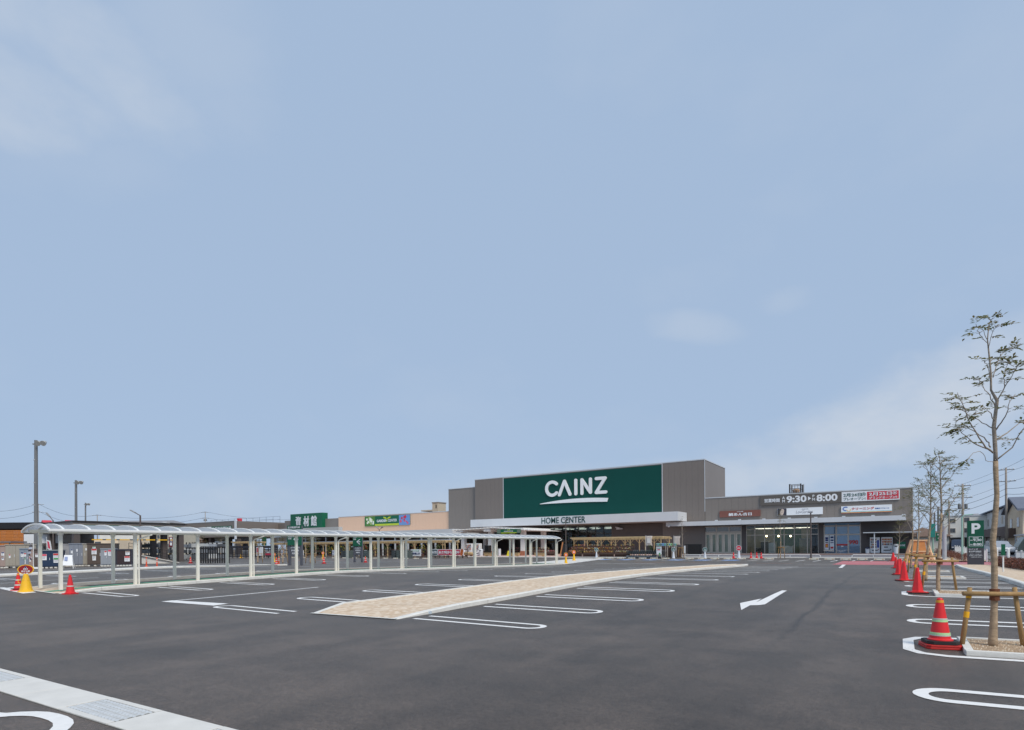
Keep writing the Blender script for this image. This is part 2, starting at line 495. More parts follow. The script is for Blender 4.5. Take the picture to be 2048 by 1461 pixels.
m_gap = mat('dark gap', (112, 112, 108), .8, .1, 5)
def sand_mat():
    m = mat('sandy paving', (210, 188, 162), .9, .16, 1.6, .7, 34, spec=.15)
    n, l = m.node_tree.nodes, m.node_tree.links
    b = n['Principled BSDF']
    tc = n.new('ShaderNodeTexCoord')
    v = n.new('ShaderNodeTexVoronoi'); v.inputs['Scale'].default_value = 9.0; v.distance = 'CHEBYCHEV'
    l.new(tc.outputs['Object'], v.inputs['Vector'])
    r = n.new('ShaderNodeValToRGB')
    r.color_ramp.elements[0].color = (*lin((190, 160, 128)), 1); r.color_ramp.elements[1].color = (*lin((234, 222, 204)), 1)
    sx = n.new('ShaderNodeSeparateColor'); l.new(v.outputs['Color'], sx.inputs['Color']); l.new(sx.outputs[0], r.inputs['Fac'])
    old = b.inputs['Base Color'].links[0].from_socket
    mx = n.new('ShaderNodeMix'); mx.data_type = 'RGBA'; mx.inputs[0].default_value = .55
    l.new(old, mx.inputs[6]); l.new(r.outputs['Color'], mx.inputs[7]); l.new(mx.outputs[2], b.inputs['Base Color'])
    return m
m_sand = sand_mat()
m_gravel = mat('fine brown gravel', (176, 152, 126), .95, .3, 30, .8, 70, spec=.15)
m_greenpath = mat('green coated path', (98, 150, 122), .7, .12, 4, .2, 80)
m_darkstrip = mat('dark grey strip', (74, 76, 78), .75, .12, 6, .2, 80)
m_pinkpave = mat('pink plaza paving', (208, 178, 166), .8, .07, 5, .2, 50)
m_slate = mat('grey shop pavement', (118, 116, 120), .7, .07, 3, .2, 60)
m_brownstep = mat('brown step edge', (140, 104, 88), .7, .08, 4)

# ------------------------------------------------------------------ ground: one sheet to the horizon
us = [-1500, -700, -400, -250, -180] + list(range(-150, 31)) + [40, 60, 100, 200, 500, 1500]
vs_ = [-400, -100, -40] + list(range(-12, 93)) + [100, 120, 160, 250, 500, 1000, 2500]
gm = MB()
gm.v = [(u, v, hgt(u, v)) for v in vs_ for u in us]
nu = len(us)
for j in range(len(vs_) - 1):
    for i in range(nu - 1):
        gm.f.append([j * nu + i, j * nu + i + 1, (j + 1) * nu + i + 1, (j + 1) * nu + i]); gm.m.append(0)
ground = struct(gm.build('ground', m_asphalt))

def ribbon(pts, w, dz=.006, mb=None, step=.7):
    """a strip of paint along a polyline of (u, v), laid on the ground"""
    P = [Vector(pts[0])]
    for a, b in zip(pts, pts[1:]):
        a, b = Vector(a), Vector(b); k = max(1, int((b - a).length / step))
        P += [a.lerp(b, (i + 1) / k) for i in range(k)]
    mb = mb or MB(); vv = []
    for i, p in enumerate(P):
        d1 = (p - P[i - 1]).normalized() if i else (P[1] - p).normalized()
        d2 = (P[i + 1] - p).normalized() if i < len(P) - 1 else d1
        n = Vector((-d1.y, d1.x)) + Vector((-d2.y, d2.x)); n = n / max(n.length_squared, .3) * 2
        for s in (1, -1):
            q = p + n * (w / 2 * s); vv.append((q.x, q.y, hgt(q.x, q.y) + dz))
    mb.add(vv, [(2 * i, 2 * i + 1, 2 * i + 3, 2 * i + 2) for i in range(len(P) - 1)])
    return mb
def patch(poly, dz=.006, n=6, mb=None, n2=None):
    """a four-cornered flat patch on the ground, corners in order"""
    a, b, c, d = [Vector(p) for p in poly]; mb = mb or MB(); n2 = n2 or n; vv = []
    for j in range(n2 + 1):
        for i in range(n + 1):
            p = a.lerp(b, i / n).lerp(d.lerp(c, i / n), j / n2); vv.append((p.x, p.y, hgt(p.x, p.y) + dz))
    mb.add(vv, [(j * (n + 1) + i, j * (n + 1) + i + 1, (j + 1) * (n + 1) + i + 1, (j + 1) * (n + 1) + i) for j in range(n2) for i in range(n)])
    return mb
def loop_line(tip, v, L, s, wid=.62, lw=.125, skew=0.0, m=None):
    """hairpin between two bays: round end at tip, open end L away (s = +1: open end towards +u)"""
    r = (wid - lw) / 2; c = tip + s * (r + lw / 2)
    pts = [(tip + s * L, v - r)] + [(c - s * r * math.sin(math.pi * k / 12), v - r * math.cos(math.pi * k / 12)) for k in range(13)] + [(tip + s * L, v + r)]
    pts = [(u, w + skew * (u - tip)) for u, w in pts]
    return ribbon(pts, lw).build('bay_line', m or m_paint, ground)
for k in range(14): loop_line(-5.8, 9.72 + 2.62 * k, 3.25, -1, .64)
for k in range(14): loop_line(-15.75, 8.72 + 2.64 * k, 3.1, 1, .62)
for k in range(14): loop_line(-21.65, 9.0 + 2.6 * k, 3.5, -1, .6)
for k in range(9): loop_line(-33.2, 10.5 + 2.6 * k, 2.1, 1, .55)
for k in range(9): loop_line(-39.0, 10.45 + 2.7 * k, 3.4, -1, .55, m=m_paint_w)
for k in range(10): loop_line(-52.2, 24.5 + 2.7 * k, 4.2, 1, .55, m=m_paint_w)
for k in range(8): loop_line(-60.2, 30 + 2.7 * k, 4.2, 1, .55, m=m_paint_w)
for v in (7.52, 13.8, 16.35, 22.3, 24.8, 30.8, 33.3, 39.3, 41.8): loop_line(.1, v, 3.2, 1, .68, .14, .12)
PITS = [10.95, 19.45, 27.95, 36.4]
for v in PITS:
    pts = [(3.4, v - .85), (.55, v - .85), (.25, v - .72), (.1, v - .45), (.1, v + .5), (.25, v + .76), (.55, v + .85), (3.4, v + .85)]
    ribbon([(a, b + .12 * (a - .1)) for a, b in pts], .145).build('bay_line', m_paint, ground)
# lane markings
patch([G(322, 1204).xy, G(427, 1212).xy, G(457, 1208).xy, G(345, 1201.5).xy]).build('stop_line', m_paint, ground)
ribbon([G(350, 1202).xy, G(637, 1175).xy], .14).build('lane_line', m_paint, ground)
patch([(-31.6, 8.0), (-26.9, 7.5), (-27.2, 8.0), (-31.9, 8.6)]).build('stop_line', m_paint, ground)
ribbon([(-35.9, 9.0), (-36.3, 13.4)], .13).build('lane_line', m_paint, ground)
ribbon([(-33.2, 8.2), (-29.4, 8.35)], .13).build('lane_line', m_paint, ground)
ar = MB()
apx = [(1574, 1182), (1564, 1181.6), (1512, 1205.6), (1523, 1198), (1480, 1207), (1482.5, 1221), (1500, 1211.5), (1518, 1211), (1530, 1209.5)]
av = [G(*p) for p in apx]
ar.add([(p.x, p.y, hgt(p.x, p.y) + .03) for p in av], [list(range(len(av)))])
tri = ar.build('lane_arrow', m_paint, ground)
md = tri.modifiers.new('t', 'TRIANGULATE')
# the arrow sheet is draped: cut fine and set back on the ground
import bmesh
bm = bmesh.new(); bm.from_mesh(tri.data); bmesh.ops.triangulate(bm, faces=bm.faces[:])
bmesh.ops.subdivide_edges(bm, edges=bm.edges[:], cuts=5, use_grid_fill=True)
for v in bm.verts: v.co.z = hgt(v.co.x, v.co.y) + .006
bm.to_mesh(tri.data); bm.free(); tri.modifiers.clear()
ribbon([G(1470, 1134.5).xy, G(1600, 1136).xy, G(1785, 1137.2).xy], .16).build('lane_line', m_paint, ground)
ribbon([G(1608, 1129.3).xy, G(1692, 1129.3).xy], .16).build('lane_line', m_paint, ground)
patch([G(1677, 1136.3).xy, G(1684.5, 1136.3).xy, G(1692, 1129.5).xy, G(1685, 1129.5).xy]).build('stop_line', m_paint, ground)
patch([G(1664, 1129.8).xy, (6.6, 53.0), (6.6, 62.5), G(1685, 1122.6).xy], n=12, n2=9).build('coloured_crossing', m_red, ground)
for k in range(1): ribbon([G(1676, 1125.8).xy, (6.3, 58.5)], .25, .011).build('crossing_line', m_paint_w, ground)
for a, b in ((-21.5, -18.6), (-17.6, -14.4), (-13.2, -11.2), (-10.4, -7.6)):
    ribbon([(a, 53.4), (b, 53.7)], .22).build('orange_line', m_paint_o, ground)
for k in range(6): ribbon([(-23.8 + 1.75 * k, 49.2 + .1 * k), (-22.2 + 1.75 * k, 49.2 + .1 * k)], .14).build('lane_line', m_paint_w, ground)
patch([(-30.6, 46.3), (-25.6, 46.6), (-30.5, 66.0), (-34.5, 66.0)], n=4, n2=14).build('pale_crossing_path', m_conc2, ground)
for k in range(5): ribbon([(-27.6 - .7 * k, 49.5 + 3.1 * k), (-26.2 - .7 * k, 49.5 + 3.1 * k)], .35, .011).build('crossing_line', m_paint, ground)
ribbon([(-25.3, 47.2), (-18.3, 50.2)], .14).build('lane_line', m_paint, ground)
ribbon([(-18.3, 50.2), (-24.0, 50.0)], .14).build('lane_line', m_paint, ground)
for k in range(6):
    patch([(-30.0 + 2.9 * k, 61.4), (-28.4 + 2.9 * k, 61.4), (-28.4 + 2.9 * k, 63.8), (-30.0 + 2.9 * k, 63.8)]).build('blue_bay_mark', m_paint_b, ground)
for k in range(22):
    if k in (12,): continue
    u = -31.4 + 1.45 * k
    ribbon([(u, 60.2), (u + .25, 64.4)], .15).build('bay_line', m_paint, ground)
for k in range(10): ribbon([(-49.5 + 2.6 * k, 52.6), (-47.6 + 2.6 * k, 52.65)], .16).build('lane_line', m_paint_w, ground)
ribbon([(-52, 13), (-54.2, 24)], .2).build('lane_line', m_paint_w, ground)
ribbon([(-54.2, 24), (-56, 34)], .16).build('lane_line', m_paint_w, ground)
for k in range(12): ribbon([(-78 + 2.9 * k, 53.2), (-77.6 + 2.9 * k, 57.6)], .15).build('bay_line', m_paint_w, ground)
for k in range(4): ribbon([(-74 + 4.2 * k, 49), (-71.6 + 4.2 * k, 49)], .25).build('orange_line', m_paint_o, ground)
for k in range(5): ribbon([(-62 + 3.1 * k, 47.2 - 1.4 * k), (-60 + 3.1 * k, 47.0 - 1.4 * k)], .2).build('lane_line', m_paint_w, ground)

# ------------------------------------------------------------------ drain strip crossing the lane by the camera
DA, DB = Vector((-13.2, 3.35)), Vector((-2.2, .95))
pa, pb = G(0, 1339).xy, G(467, 1461).xy
qa, qb = G(0, 1384).xy, G(240, 1461).xy
e1 = (pb - pa).normalized()
wn_ = Vector((-e1.y, e1.x))
wid = abs((qa - pa).dot(wn_)); wid = (wid + abs((qb - pa).dot(wn_))) / 2
if (qa - pa).dot(wn_) < 0: wn_ = -wn_
drain = struct(MB().build('drain_channel', m_conc2)) if False else None
def dp(a, b): p = pa + e1 * a + wn_ * b; return (p.x, p.y)
dm = MB(); zz = .008
a0, a1 = -4.0, 9.0
def dq(mb, x0, x1, y0, y1, z0, z1, mi=0):
    c = [dp(x0, y0), dp(x1, y0), dp(x1, y1), dp(x0, y1)]
    return mb.add([(p[0], p[1], z) for z in (z0, z1) for p in c],
                  [(0, 1, 2, 3)[::-1], (4, 5, 6, 7), (0, 1, 5, 4), (1, 2, 6, 5), (2, 3, 7, 6), (3, 0, 4, 7)], mi)
drain = struct(dq(MB(), a0, a1, 0, wid, -.2, .006).build('drain_channel', m_gap))
x = a0; k = 0
kinds = ['slab', 'grate', 'slab', 'slab', 'grate', 'slab', 'slab', 'cover', 'slab', 'grate']
while x < a1 - .05:
    L = .995; kd = kinds[k % len(kinds)]
    if kd == 'slab':
        dq(MB(), x, x + L, .004, wid - .004, -.05, .016).build('channel_slab', m_conc2, drain, bevel=.004)
    else:
        dq(MB(), x, x + L, .004, .07, -.05, .016).build('channel_edge', m_conc2, drain)
        dq(MB(), x, x + L, wid - .07, wid - .004, -.05, .016).build('channel_edge', m_conc2, drain)
        g = MB(); n = 15
        for i in range(n): dq(g, x + .02 + i * (L - .04) / n, x + .02 + (i + .6) * (L - .04) / n, .075, wid - .075, -.03, .013)
        for j in range(5): dq(g, x + .012, x + L - .012, .1 + j * (wid - .2) / 4 - .012, .1 + j * (wid - .2) / 4 + .012, -.03, .0145)
        g.build('grate', m_grate, drain)
    x += L + .012; k += 1
# hairpin by the strip
ribbon([G(0, 1432).xy + Vector((-.5, -.2)), G(0, 1432).xy, G(30, 1429.4).xy, G(60, 1428.5).xy, G(82, 1429.6).xy, G(100, 1433).xy, G(116, 1438).xy, G(126, 1444).xy, G(127, 1451).xy, G(120, 1459).xy, G(106, 1470).xy, G(60, 1500).xy], .15).build('bay_line', m_paint, ground)

# ------------------------------------------------------------------ planted islands
def kerb_run(parent, pts, w=.16, h=.14, unit=1.0, drop=(0, 0), side=1):
    """row of kerb stones along a polyline; drop = lengths at the start/end over which the kerb falls to the ground"""
    segs = []
    for a, b in zip(pts, pts[1:]):
        a, b = Vector(a), Vector(b); k = max(1, round((b - a).length / unit))
        segs += [(a.lerp(b, i / k), a.lerp(b, (i + 1) / k)) for i in range(k)]
    tot = sum((b - a).length for a, b in segs); s = 0
    for i, (a, b) in enumerate(segs):
        d = (b - a).normalized(); n = Vector((-d.y, d.x)) * side
        g = .006; a2, b2 = a + d * g, b - d * g
        def top(p, s_):
            f = 1.0
            if drop[0] and s_ < drop[0]: f = min(f, .12 + .88 * s_ / drop[0])
            if drop[1] and tot - s_ < drop[1]: f = min(f, .12 + .88 * (tot - s_) / drop[1])
            return hgt(p.x, p.y) + h * f
        L = (b - a).length
        za, zb = top(a, s), top(b, s + L); s += L
        o1, o2 = a2 + n * w, b2 + n * w; c = n * .03
        vs = []
        for (p, q, z) in ((a2, o1, za), (b2, o2, zb)):
            zg = hgt(p.x, p.y) - .1
            vs += [(p.x, p.y, zg), (p.x, p.y, z - .02), ((p + c).x, (p + c).y, z), (q.x, q.y, z), (q.x, q.y, zg)]
        MB().add(vs, [(0, 1, 2, 3, 4)[::-1], (5, 6, 7, 8, 9)] + [(j, (j + 1) % 5, 5 + (j + 1) % 5, 5 + j) for j in range(5)]).build('kerb_stone', m_conc, parent)

# central island
im = MB(); nn = 60; iv = []
for j in range(nn + 1):
    for i in range(7):
        f, s = i / 6, (j / nn) ** 1.6
        e = Vector((-11.9, 8.93)).lerp(Vector((-9.34, 9.18)), f); d = Vector((-11.75, 43.4)).lerp(Vector((-9.42, 44.2)), f)
        q = e.lerp(d, s); wl0 = -11.9 - .55 * min(1, (q.y - 8.93) / 1.4) + max(0, (q.y - 10.3)) * .0195
        q.x = wl0 + (-9.4 - wl0) * f
        iv.append((q.x, q.y, hgt(q.x, q.y) + min(.085, .012 + .05 * max(0, q.y - e.y))))
im.add(iv, [(j * 7 + i, j * 7 + i + 1, (j + 1) * 7 + i + 1, (j + 1) * 7 + i) for j in range(nn) for i in range(6)])
isl = struct(im.build('island_paving', m_sand))
isl.name = 'planting_island'
fm = patch([(-11.75, 43.38), (-9.45, 44.18), (-9.6, 46.0), (-10.6, 46.3)], .084, 4)
fm.build('island_nose', m_sand, isl)
kerb_run(isl, [(-9.3, 9.15), (-9.38, 11.5), (-9.4, 23.4), (-9.35, 44.6)], unit=1.2, h=.115, drop=(1.7, 0), side=1)
kerb_run(isl, [(-11.95, 8.9), (-12.55, 10.3), (-12.4, 17), (-12.0, 27), (-11.8, 43.4)], unit=1.2, h=.115, drop=(1.4, 0), side=-1)
kerb_run(isl, [(-9.35, 44.6), (-9.6, 46.4), (-10.6, 46.6), (-11.8, 43.4)], unit=1.0, h=.115, side=1)
ribbon([(-11.95, 8.9), (-9.3, 9.15)], .1, .02).build('island_edge', m_conc, isl)
MB().box(-9.41, -9.3, 10.25, 10.33, .01, .075).build('reflector', mat('blue reflector', (196, 208, 216), .3), isl)

# covered walk island
def ramped(mb, v0, L, full):
    mb.v = [(x, y, hgt(x, y) + .012 + (full - .012) * min(1, max(0, (y - v0) / L))) for x, y, z in mb.v]; return mb
wk = struct(ramped(patch([(-30.6, 8.4), (-25.8, 8.15), (-25.8, 47.0), (-30.6, 47.0)], .09, 3, None, 78), 8.3, 1.6, .09).build('walk_paving', m_sand))
wk.name = 'walkway_island'
ramped(patch([(-27.45, 8.2), (-26.7, 8.2), (-26.7, 46.8), (-27.45, 46.8)], .098, 2, None, 78), 8.3, 1.6, .098).build('walk_path', m_greenpath, wk)
patch([(-28.1, 9.6), (-27.5, 9.9), (-27.5, 46.8), (-28.1, 46.8)], .098, 2, None, 39).build('walk_dark_strip', m_darkstrip, wk)  # dark grey strip laid beside the green path
kerb_run(wk, [(-25.6, 8.2), (-25.72, 9.6), (-25.75, 47)], unit=1.2, h=.13, drop=(1.4, 0), side=1)
kerb_run(wk, [(-30.7, 8.4), (-30.7, 47)], unit=1.2, h=.11, drop=(1.4, 0), side=-1)
ribbon([(-30.7, 8.35), (-25.6, 8.1)], .12, .02).build('island_edge', m_conc, wk)

# far kerb island towards the sheds
fk = struct(patch([(-46.4, 9.0), (-44.4, 8.6), (-44.8, 30), (-46.9, 30)], .10, 2, None, 22).build('kerb_island', m_conc))
kerb_run(fk, [(-44.1, 8.0), (-44.6, 20), (-44.9, 31)], unit=1.5, h=.12, side=1)

# shop-front pavements
pv = struct(patch([(-62, 69.0), (-27.2, 69.0), (-27.2, 84.6), (-62, 84.6)], .10, 31, None, 16).build('plaza_paving', m_pinkpave))
pv.name = 'plaza_pavement'
kerb_run(pv, [(-62, 68.9), (-27.2, 68.9)], unit=2.5, h=.105, w=.14, side=1)
pw = struct(patch([(-27.1, 71.0), (4.2, 71.6), (4.2, 84.6), (-27.1, 84.6)], .10, 36, None, 14).build('shop_pavement', m_slate))
kerb_run(pw, [(-27.1, 70.9), (4.2, 71.5)], unit=2.5, h=.105, w=.14, side=1)
st = struct(patch([(-26, 80.6), (1.2, 80.9), (1.2, 84.6), (-26, 84.6)], .19, 28, None, 5).build('shop_step', m_slate))
kerb_run(st, [(-26, 80.5), (1.2, 80.8)], unit=3, h=.195, w=.12, side=1)
for c in st.children: c.data.materials[0] = m_brownstep

# right-hand verge beside the road
vg = struct(patch([(3.2, 14.0), (5.2, 14.0), (5.0, 50.5), (3.25, 50.5)], .115, 3, None, 37).build('verge_paving', m_sand))
vg.name = 'roadside_verge'
kerb_run(vg, [(3.05, 14), (3.05, 44.6), (3.2, 50.4)], unit=1.2, h=.13, side=-1)
patch([(3.1, 50.6), (6.6, 50.6), (6.6, 52.4), (3.1, 52.4)], .03, 4).build('verge_ramp', m_conc2, vg)
patch([(5.0, 14), (6.1, 14), (6.1, 50.3), (5.0, 50.3)], .10, 2, None, 37).build('hedge_bed', mat('hedge soil', (96, 84, 78), .95, .2, 8, .6, 40), vg)
rd = struct(patch([(6.9, 8), (10.5, 8), (11.6, 230), (7.4, 230)], .02, 6, None, 120).build('road', m_road))
kerb_run(rd, [(10.6, 10), (11.1, 100)], unit=4, h=.15, w=.2, side=-1)
fp = struct(patch([(10.8, 10), (12.1, 10), (12.4, 105), (11.3, 105)], .13, 3, None, 80).build('far_pavement', mat('far footpath', (168, 160, 150), .85, .08, 2)))
# ------------------------------------------------------------------ the store
V0 = 85.0
m_wall = siding('taupe ribbed cladding', (126, 118, 112), .42)
m_wall2 = siding('taupe wing cladding', (132, 125, 119), .42)
m_dwall = siding('dark brown ribbed cladding', (92, 84, 81), .42)
m_peach = siding('peach cladding', (226, 190, 162), .42)
m_hwall = siding('taupe horizontal cladding', (126, 118, 112), .5, axis='Z')
m_gpanel = siding('deep green sign panel', (9, 73, 66), 1.2, rough=.5, depth=.08, spec=.25)
m_trim = mat('pale metal trim', (196, 200, 204), .4, .04, 2, spec=.5)
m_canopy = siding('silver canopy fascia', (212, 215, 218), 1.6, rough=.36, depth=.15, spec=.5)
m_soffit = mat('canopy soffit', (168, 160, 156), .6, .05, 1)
m_roof = mat('flat roof', (120, 120, 120), .8)
m_white = mat('white sign face', (232, 235, 238), .4, .02, 3)
m_dgreen = mat('dark green lettering', (34, 74, 70), .4, .03, 3)
m_sgreen = mat('sign green', (18, 96, 68), .4, .05, 2)
m_frame = mat('taupe aluminium frame', (206, 196, 184), .4, .04, 3, spec=.5)
m_dframe = mat('dark bronze frame', (58, 54, 52), .4, .05, 3, spec=.5)
m_glass = glass('shop glass', (238, 242, 240), .03)
m_glass_d = glass('dark shop glass', (200, 208, 208), .04)
m_black = mat('black plastic', (38, 38, 40), .5, .1, 4)

def wall_box(name, x0, x1, y0, y1, z0, z1, m, parent, mi=None):
    return MB().box(x0, x1, y0, y1, z0, z1).build(name, m, parent)

uL = AV(949.7, 960, V0).x; uR = AV(1408.9, 921.4, V0).x
zT = (AV(949.7, 960, V0).z + AV(1408.9, 921.4, V0).z) / 2
gL = AV(1006.6, 955, V0).x; gR = AV(1324.5, 928.7, V0).x
zgT = zT - .18; zgB = 5.3
store = thing('home_centre_store', 'big taupe clad home centre with a huge green sign panel reading CAINZ', 'building', (uL + 20, V0, .3))
dR = 0
# depth of the tall box from its visible right side
p2 = AV(1450, 940, V0); X_, Y_, _ = ray(1450, 940); Vb = uR * Y_ / X_
m = MB(); m.box(uL, gL, V0, Vb, 5.0, zT); m.box(gR, uR, V0, Vb, .2, zT); m.box(gL, gR, V0 + .25, Vb, 5.0, zT - .01)
tw_ = m.build('tall_wall', m_wall, store)
def cladding(parent, u0, u1, V, z0, z1, m, pitch=.91, d=.022):
    n = max(1, round((u1 - u0) / pitch)); w = (u1 - u0) / n
    me = MB().box(.006, w - .006, -d, -.002, 0, z1 - z0)
    first = None
    for i in range(n):
        if first is None:
            first = me.build('cladding_panel', m, parent); o = first
        else:
            o = first.copy(); COL.objects.link(o); o.parent = parent
        o.location = Vector((u0 + i * w, V, z0)) - ORG[parent.name]
        if i == 0:
            for v in o.data.vertices: v.co += ORG[parent.name]
cladding(tw_, uL + .02, gL - .08, V0, 5.3, zT - .02, m_wall); cladding(tw_, gR + .08, uR - .06, V0, 5.3, zT - .02, m_wall)
MB().box(gL + .06, gR - .06, V0 - .03, V0 + .25, zgB, zgT).build('sign_panel', m_gpanel, store)
for a, b in ((gL - .05, gL + .06), (gR - .06, gR + .05)): MB().box(a, b, V0 - .09, V0 + .02, zgB, zT).build('panel_trim', m_trim, store)
MB().box(uL - .06, uR + .06, V0 - .06, V0 + .1, zT, zT + .14).build('parapet_cap', m_trim, store)
MB().box(uR - .1, uR + .06, V0 + .12, Vb, zT, zT + .14).build('parapet_cap', m_trim, store)
MB().box(uR - .02, uR + .05, V0 - .05, V0 + .03, 6.5, zT).build('corner_trim', m_trim, store)
# the tall box's lower left neighbour and the peach garden wall
uE = AV(893, 980, V0).x; zE = AV(893, 980, V0 + .6).z
sw_ = MB().box(uE, uL, V0 + .6, V0 + 18, 4.2, zE).build('side_wall', m_wall2, store)
cladding(sw_, uE + .03, uL - .03, V0 + .6, 4.3, zE - .02, m_wall2)
MB().box(uE - .05, uL, V0 + .5, V0 + .75, zE, zE + .12).build('parapet_cap', m_trim, store)
uP = AV(669.7, 1034.7, V0).x; zP = 8.55
gw_ = MB().box(uP, uE - .02, V0 + 1, V0 + 20, 3.0, zP).build('garden_wall', m_peach, store)
cladding(gw_, uP + .03, uE - .05, V0 + 1, 4.0, zP - .02, m_peach)
MB().box(uP, uE - .02, V0 + .92, V0 + 1.2, zP, zP + .12).build('parapet_cap', m_trim, store)
uS = AV(560, 1040, V0).x
MB().box(uS, uP - .02, V0 + 1.3, V0 + 20, 3.0, zP - .15).build('side_wall', m_wall2, store)
# lower walls behind the canopies
MB().box(uE - 30, gL + 4.5, V0 + 3, V0 + 3.4, .2, 5.2).build('lower_wall', m_dwall, store)
sgL = AV(1092, 1070, V0).x; sgR = AV(1223, 1070, V0).x
MB().box(gL + 4.55, sgL, V0 + .02, V0 + .6, .2, 5.0).build('lower_wall', m_dwall, store)
MB().box(sgR, gR, V0 + .02, V0 + .6, .2, 5.0).build('lower_wall', m_dwall, store)
# CAINZ emblem: round stroke letters and a swoosh, standing off the panel
m_logo = mat('white logo letters', (238, 240, 242), .35, .02, 2)
cL, cR = AV(1092, 985, V0).x, AV(1215, 985, V0).x
zA = AV(1150, 958, V0).z; zB = AV(1150, 991.5, V0).z
W, Hh = cR - cL, zA - zB
def glyph(pts, w):
    P = [(cL + x * W, zB + y * Hh) for x, y in pts]
    MB().prism(outline(P, w), V0 - .22, V0 - .02, 'y').build('logo_letter', m_logo, store)
sw = .185 * Hh
arc = lambda cx, cy, rx, ry, a0, a1, n=18: [(cx + rx * math.cos(R(a0 + (a1 - a0) * i / n)), cy + ry * math.sin(R(a0 + (a1 - a0) * i / n))) for i in range(n + 1)]
glyph(arc(.115, .5, .098, .405, 42, 318), sw)
glyph([(.235, .09), (.322, .90), (.412, .09)], sw)
glyph([(.508, .09), (.508, .90)], sw)
glyph([(.607, .09), (.607, .90), (.742, .12), (.742, .90)], sw)
glyph([(.835, .90), (.972, .90), (.832, .09), (.978, .09)], sw)
s0, s1 = AV(1081, 1008, V0), AV(1217, 998, V0)
zs0, zs1 = AV(1081, 1008.2, V0).z, AV(1217, 996.5, V0).z
zs2 = AV(1214, 1003.5, V0).z
L = s1.x - s0.x
top = [(s0.x + L * t, zs0 + (zs1 + .55 - zs0) * (1 - (1 - t) ** 2) - .55 * t * t) for t in [i / 16 for i in range(17)]]
bot = [(s0.x + L * .985 * t, zs0 - .08 + (zs2 + .3 - zs0) * (1 - (1 - t) ** 2) - .25 * t * t) for t in [i / 16 for i in range(17)]]
MB().prism(top + bot[::-1], V0 - .2, V0 - .02, 'y').build('logo_swoosh', m_logo, store)

# big silver canopy over the entrance
Vc = 80.8
c0, c1 = AV(941, 1048, Vc).x, AV(1355.8, 1033, Vc).x
zc1 = (AV(941, 1040.3, Vc).z + AV(1355.8, 1023.1, Vc).z) / 2; zc0 = (AV(941, 1055, Vc).z + AV(1355.8, 1042.7, Vc).z) / 2
MB().box(c0, c1, Vc, V0 - .1, zc0 + .05, zc1).build('entrance_canopy', m_canopy, store)
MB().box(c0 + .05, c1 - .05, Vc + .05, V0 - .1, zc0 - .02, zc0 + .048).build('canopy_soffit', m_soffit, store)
hc = [s for s in store.children if s.name.startswith('entrance_canopy')][0]
a, b = AV(1083, 1041, Vc - .01), AV(1171, 1040, Vc - .01)
letters('HOME CENTER', hc, ((a.x + b.x) / 2, Vc - .004, AV(1127, 1040.6, Vc).z), (1, 0, 0), AV(1127, 1034.6, Vc).z - AV(1127, 1047, Vc).z, m_dgreen, w=b.x - a.x, bold=.01, depth=.04)

# entrance glazing with the lit sales floor behind it
def glazing(parent, u0, u1, V, z0, z1, cols, rows, mf, mg, fw=.09, name='window'):
    """frame bars + one pane per field; cols/rows are fractions"""
    fb = MB()
    xs = [u0 + (u1 - u0) * c for c in cols]; zs = [z0 + (z1 - z0) * r for r in rows]
    for x in xs: fb.box(x - fw / 2, x + fw / 2, V - .07, V + .07, z0 - fw / 2, z1 + fw / 2)
    for z in zs:
        for a, b in zip(xs, xs[1:]): fb.box(a + fw / 2, b - fw / 2, V - .055, V + .055, z - fw / 2, z + fw / 2)
    fr = fb.build('window_frame', mf, parent)
    for a, b in zip(xs, xs[1:]):
        for c, d in zip(zs, zs[1:]):
            MB().box(a + fw / 2, b - fw / 2, V - .006, V + .006, c + fw / 2, d - fw / 2).build('pane', mg, fr)
    return fr
glazing(store, sgL, sgR, V0 + .3, .35, 4.75, [0, .12, .25, .37, .5, .63, .76, .88, 1], [0, .5, .74, 1], m_dframe, m_glass_d, .12)
m_lamp = emis('ceiling strip lamp', (255, 250, 236), 1.6)
room = MB(); room.box(sgL - 6, sgR + 4, V0 + 14, V0 + 14.3, .3, 4.9); room.box(sgL - 6.3, sgL - 6, V0 + 1, V0 + 14, .3, 4.9); room.box(sgR + 4, sgR + 4.3, V0 + 1, V0 + 14, .3, 4.9)
room.build('sales_floor_wall', mat('sales floor wall', (96, 98, 98), .7, .1, .6), store)
MB().box(sgL - 6, sgR + 4, V0 + .7, V0 + 14, 4.9, 5.0).build('sales_floor_ceiling', mat('sales floor ceiling', (120, 120, 118), .7), store)
for i in range(4):
    for j in range(7):
        x = sgL - 3 + j * 2.6 + (.9 if i % 2 else 0); y = V0 + 2.2 + i * 3.0
        MB().box(x, x + 1.5, y, y + .12, 4.74, 4.8).build('strip_lamp', m_lamp, store)
pr = [mat('goods ' + n, c, .5, .3, 4) for n, c in (('cream', (214, 206, 186)), ('grey', (150, 152, 150)), ('green', (104, 150, 72)), ('yellow', (216, 180, 70)), ('pink', (190, 70, 110)), ('red', (170, 52, 48)), ('blue', (70, 104, 150)))]
random.seed(4)
for j in range(5):
    s = MB(); x = sgL + 1 + j * (sgR - sgL - 2) / 5; y = V0 + 4 + (j % 2) * 2.5
    for lv in range(5):
        z = .45 + lv * .62; s.box(x, x + 2.6, y, y + .6, z - .05, z, 1)
        xx = x
        while xx < x + 2.45:
            w = random.uniform(.15, .4); s.box(xx, xx + w - .02, y + .05, y + .5, z, z + random.uniform(.25, .5), random.choice([0, 0, 1, 1, 2, 3, 4, 5, 6] if lv == 4 else [0, 1, 1, 6, 0])); xx += w
    s.build('shelf_unit', pr, store)
wl_ = AV(1240, 1058, V0)
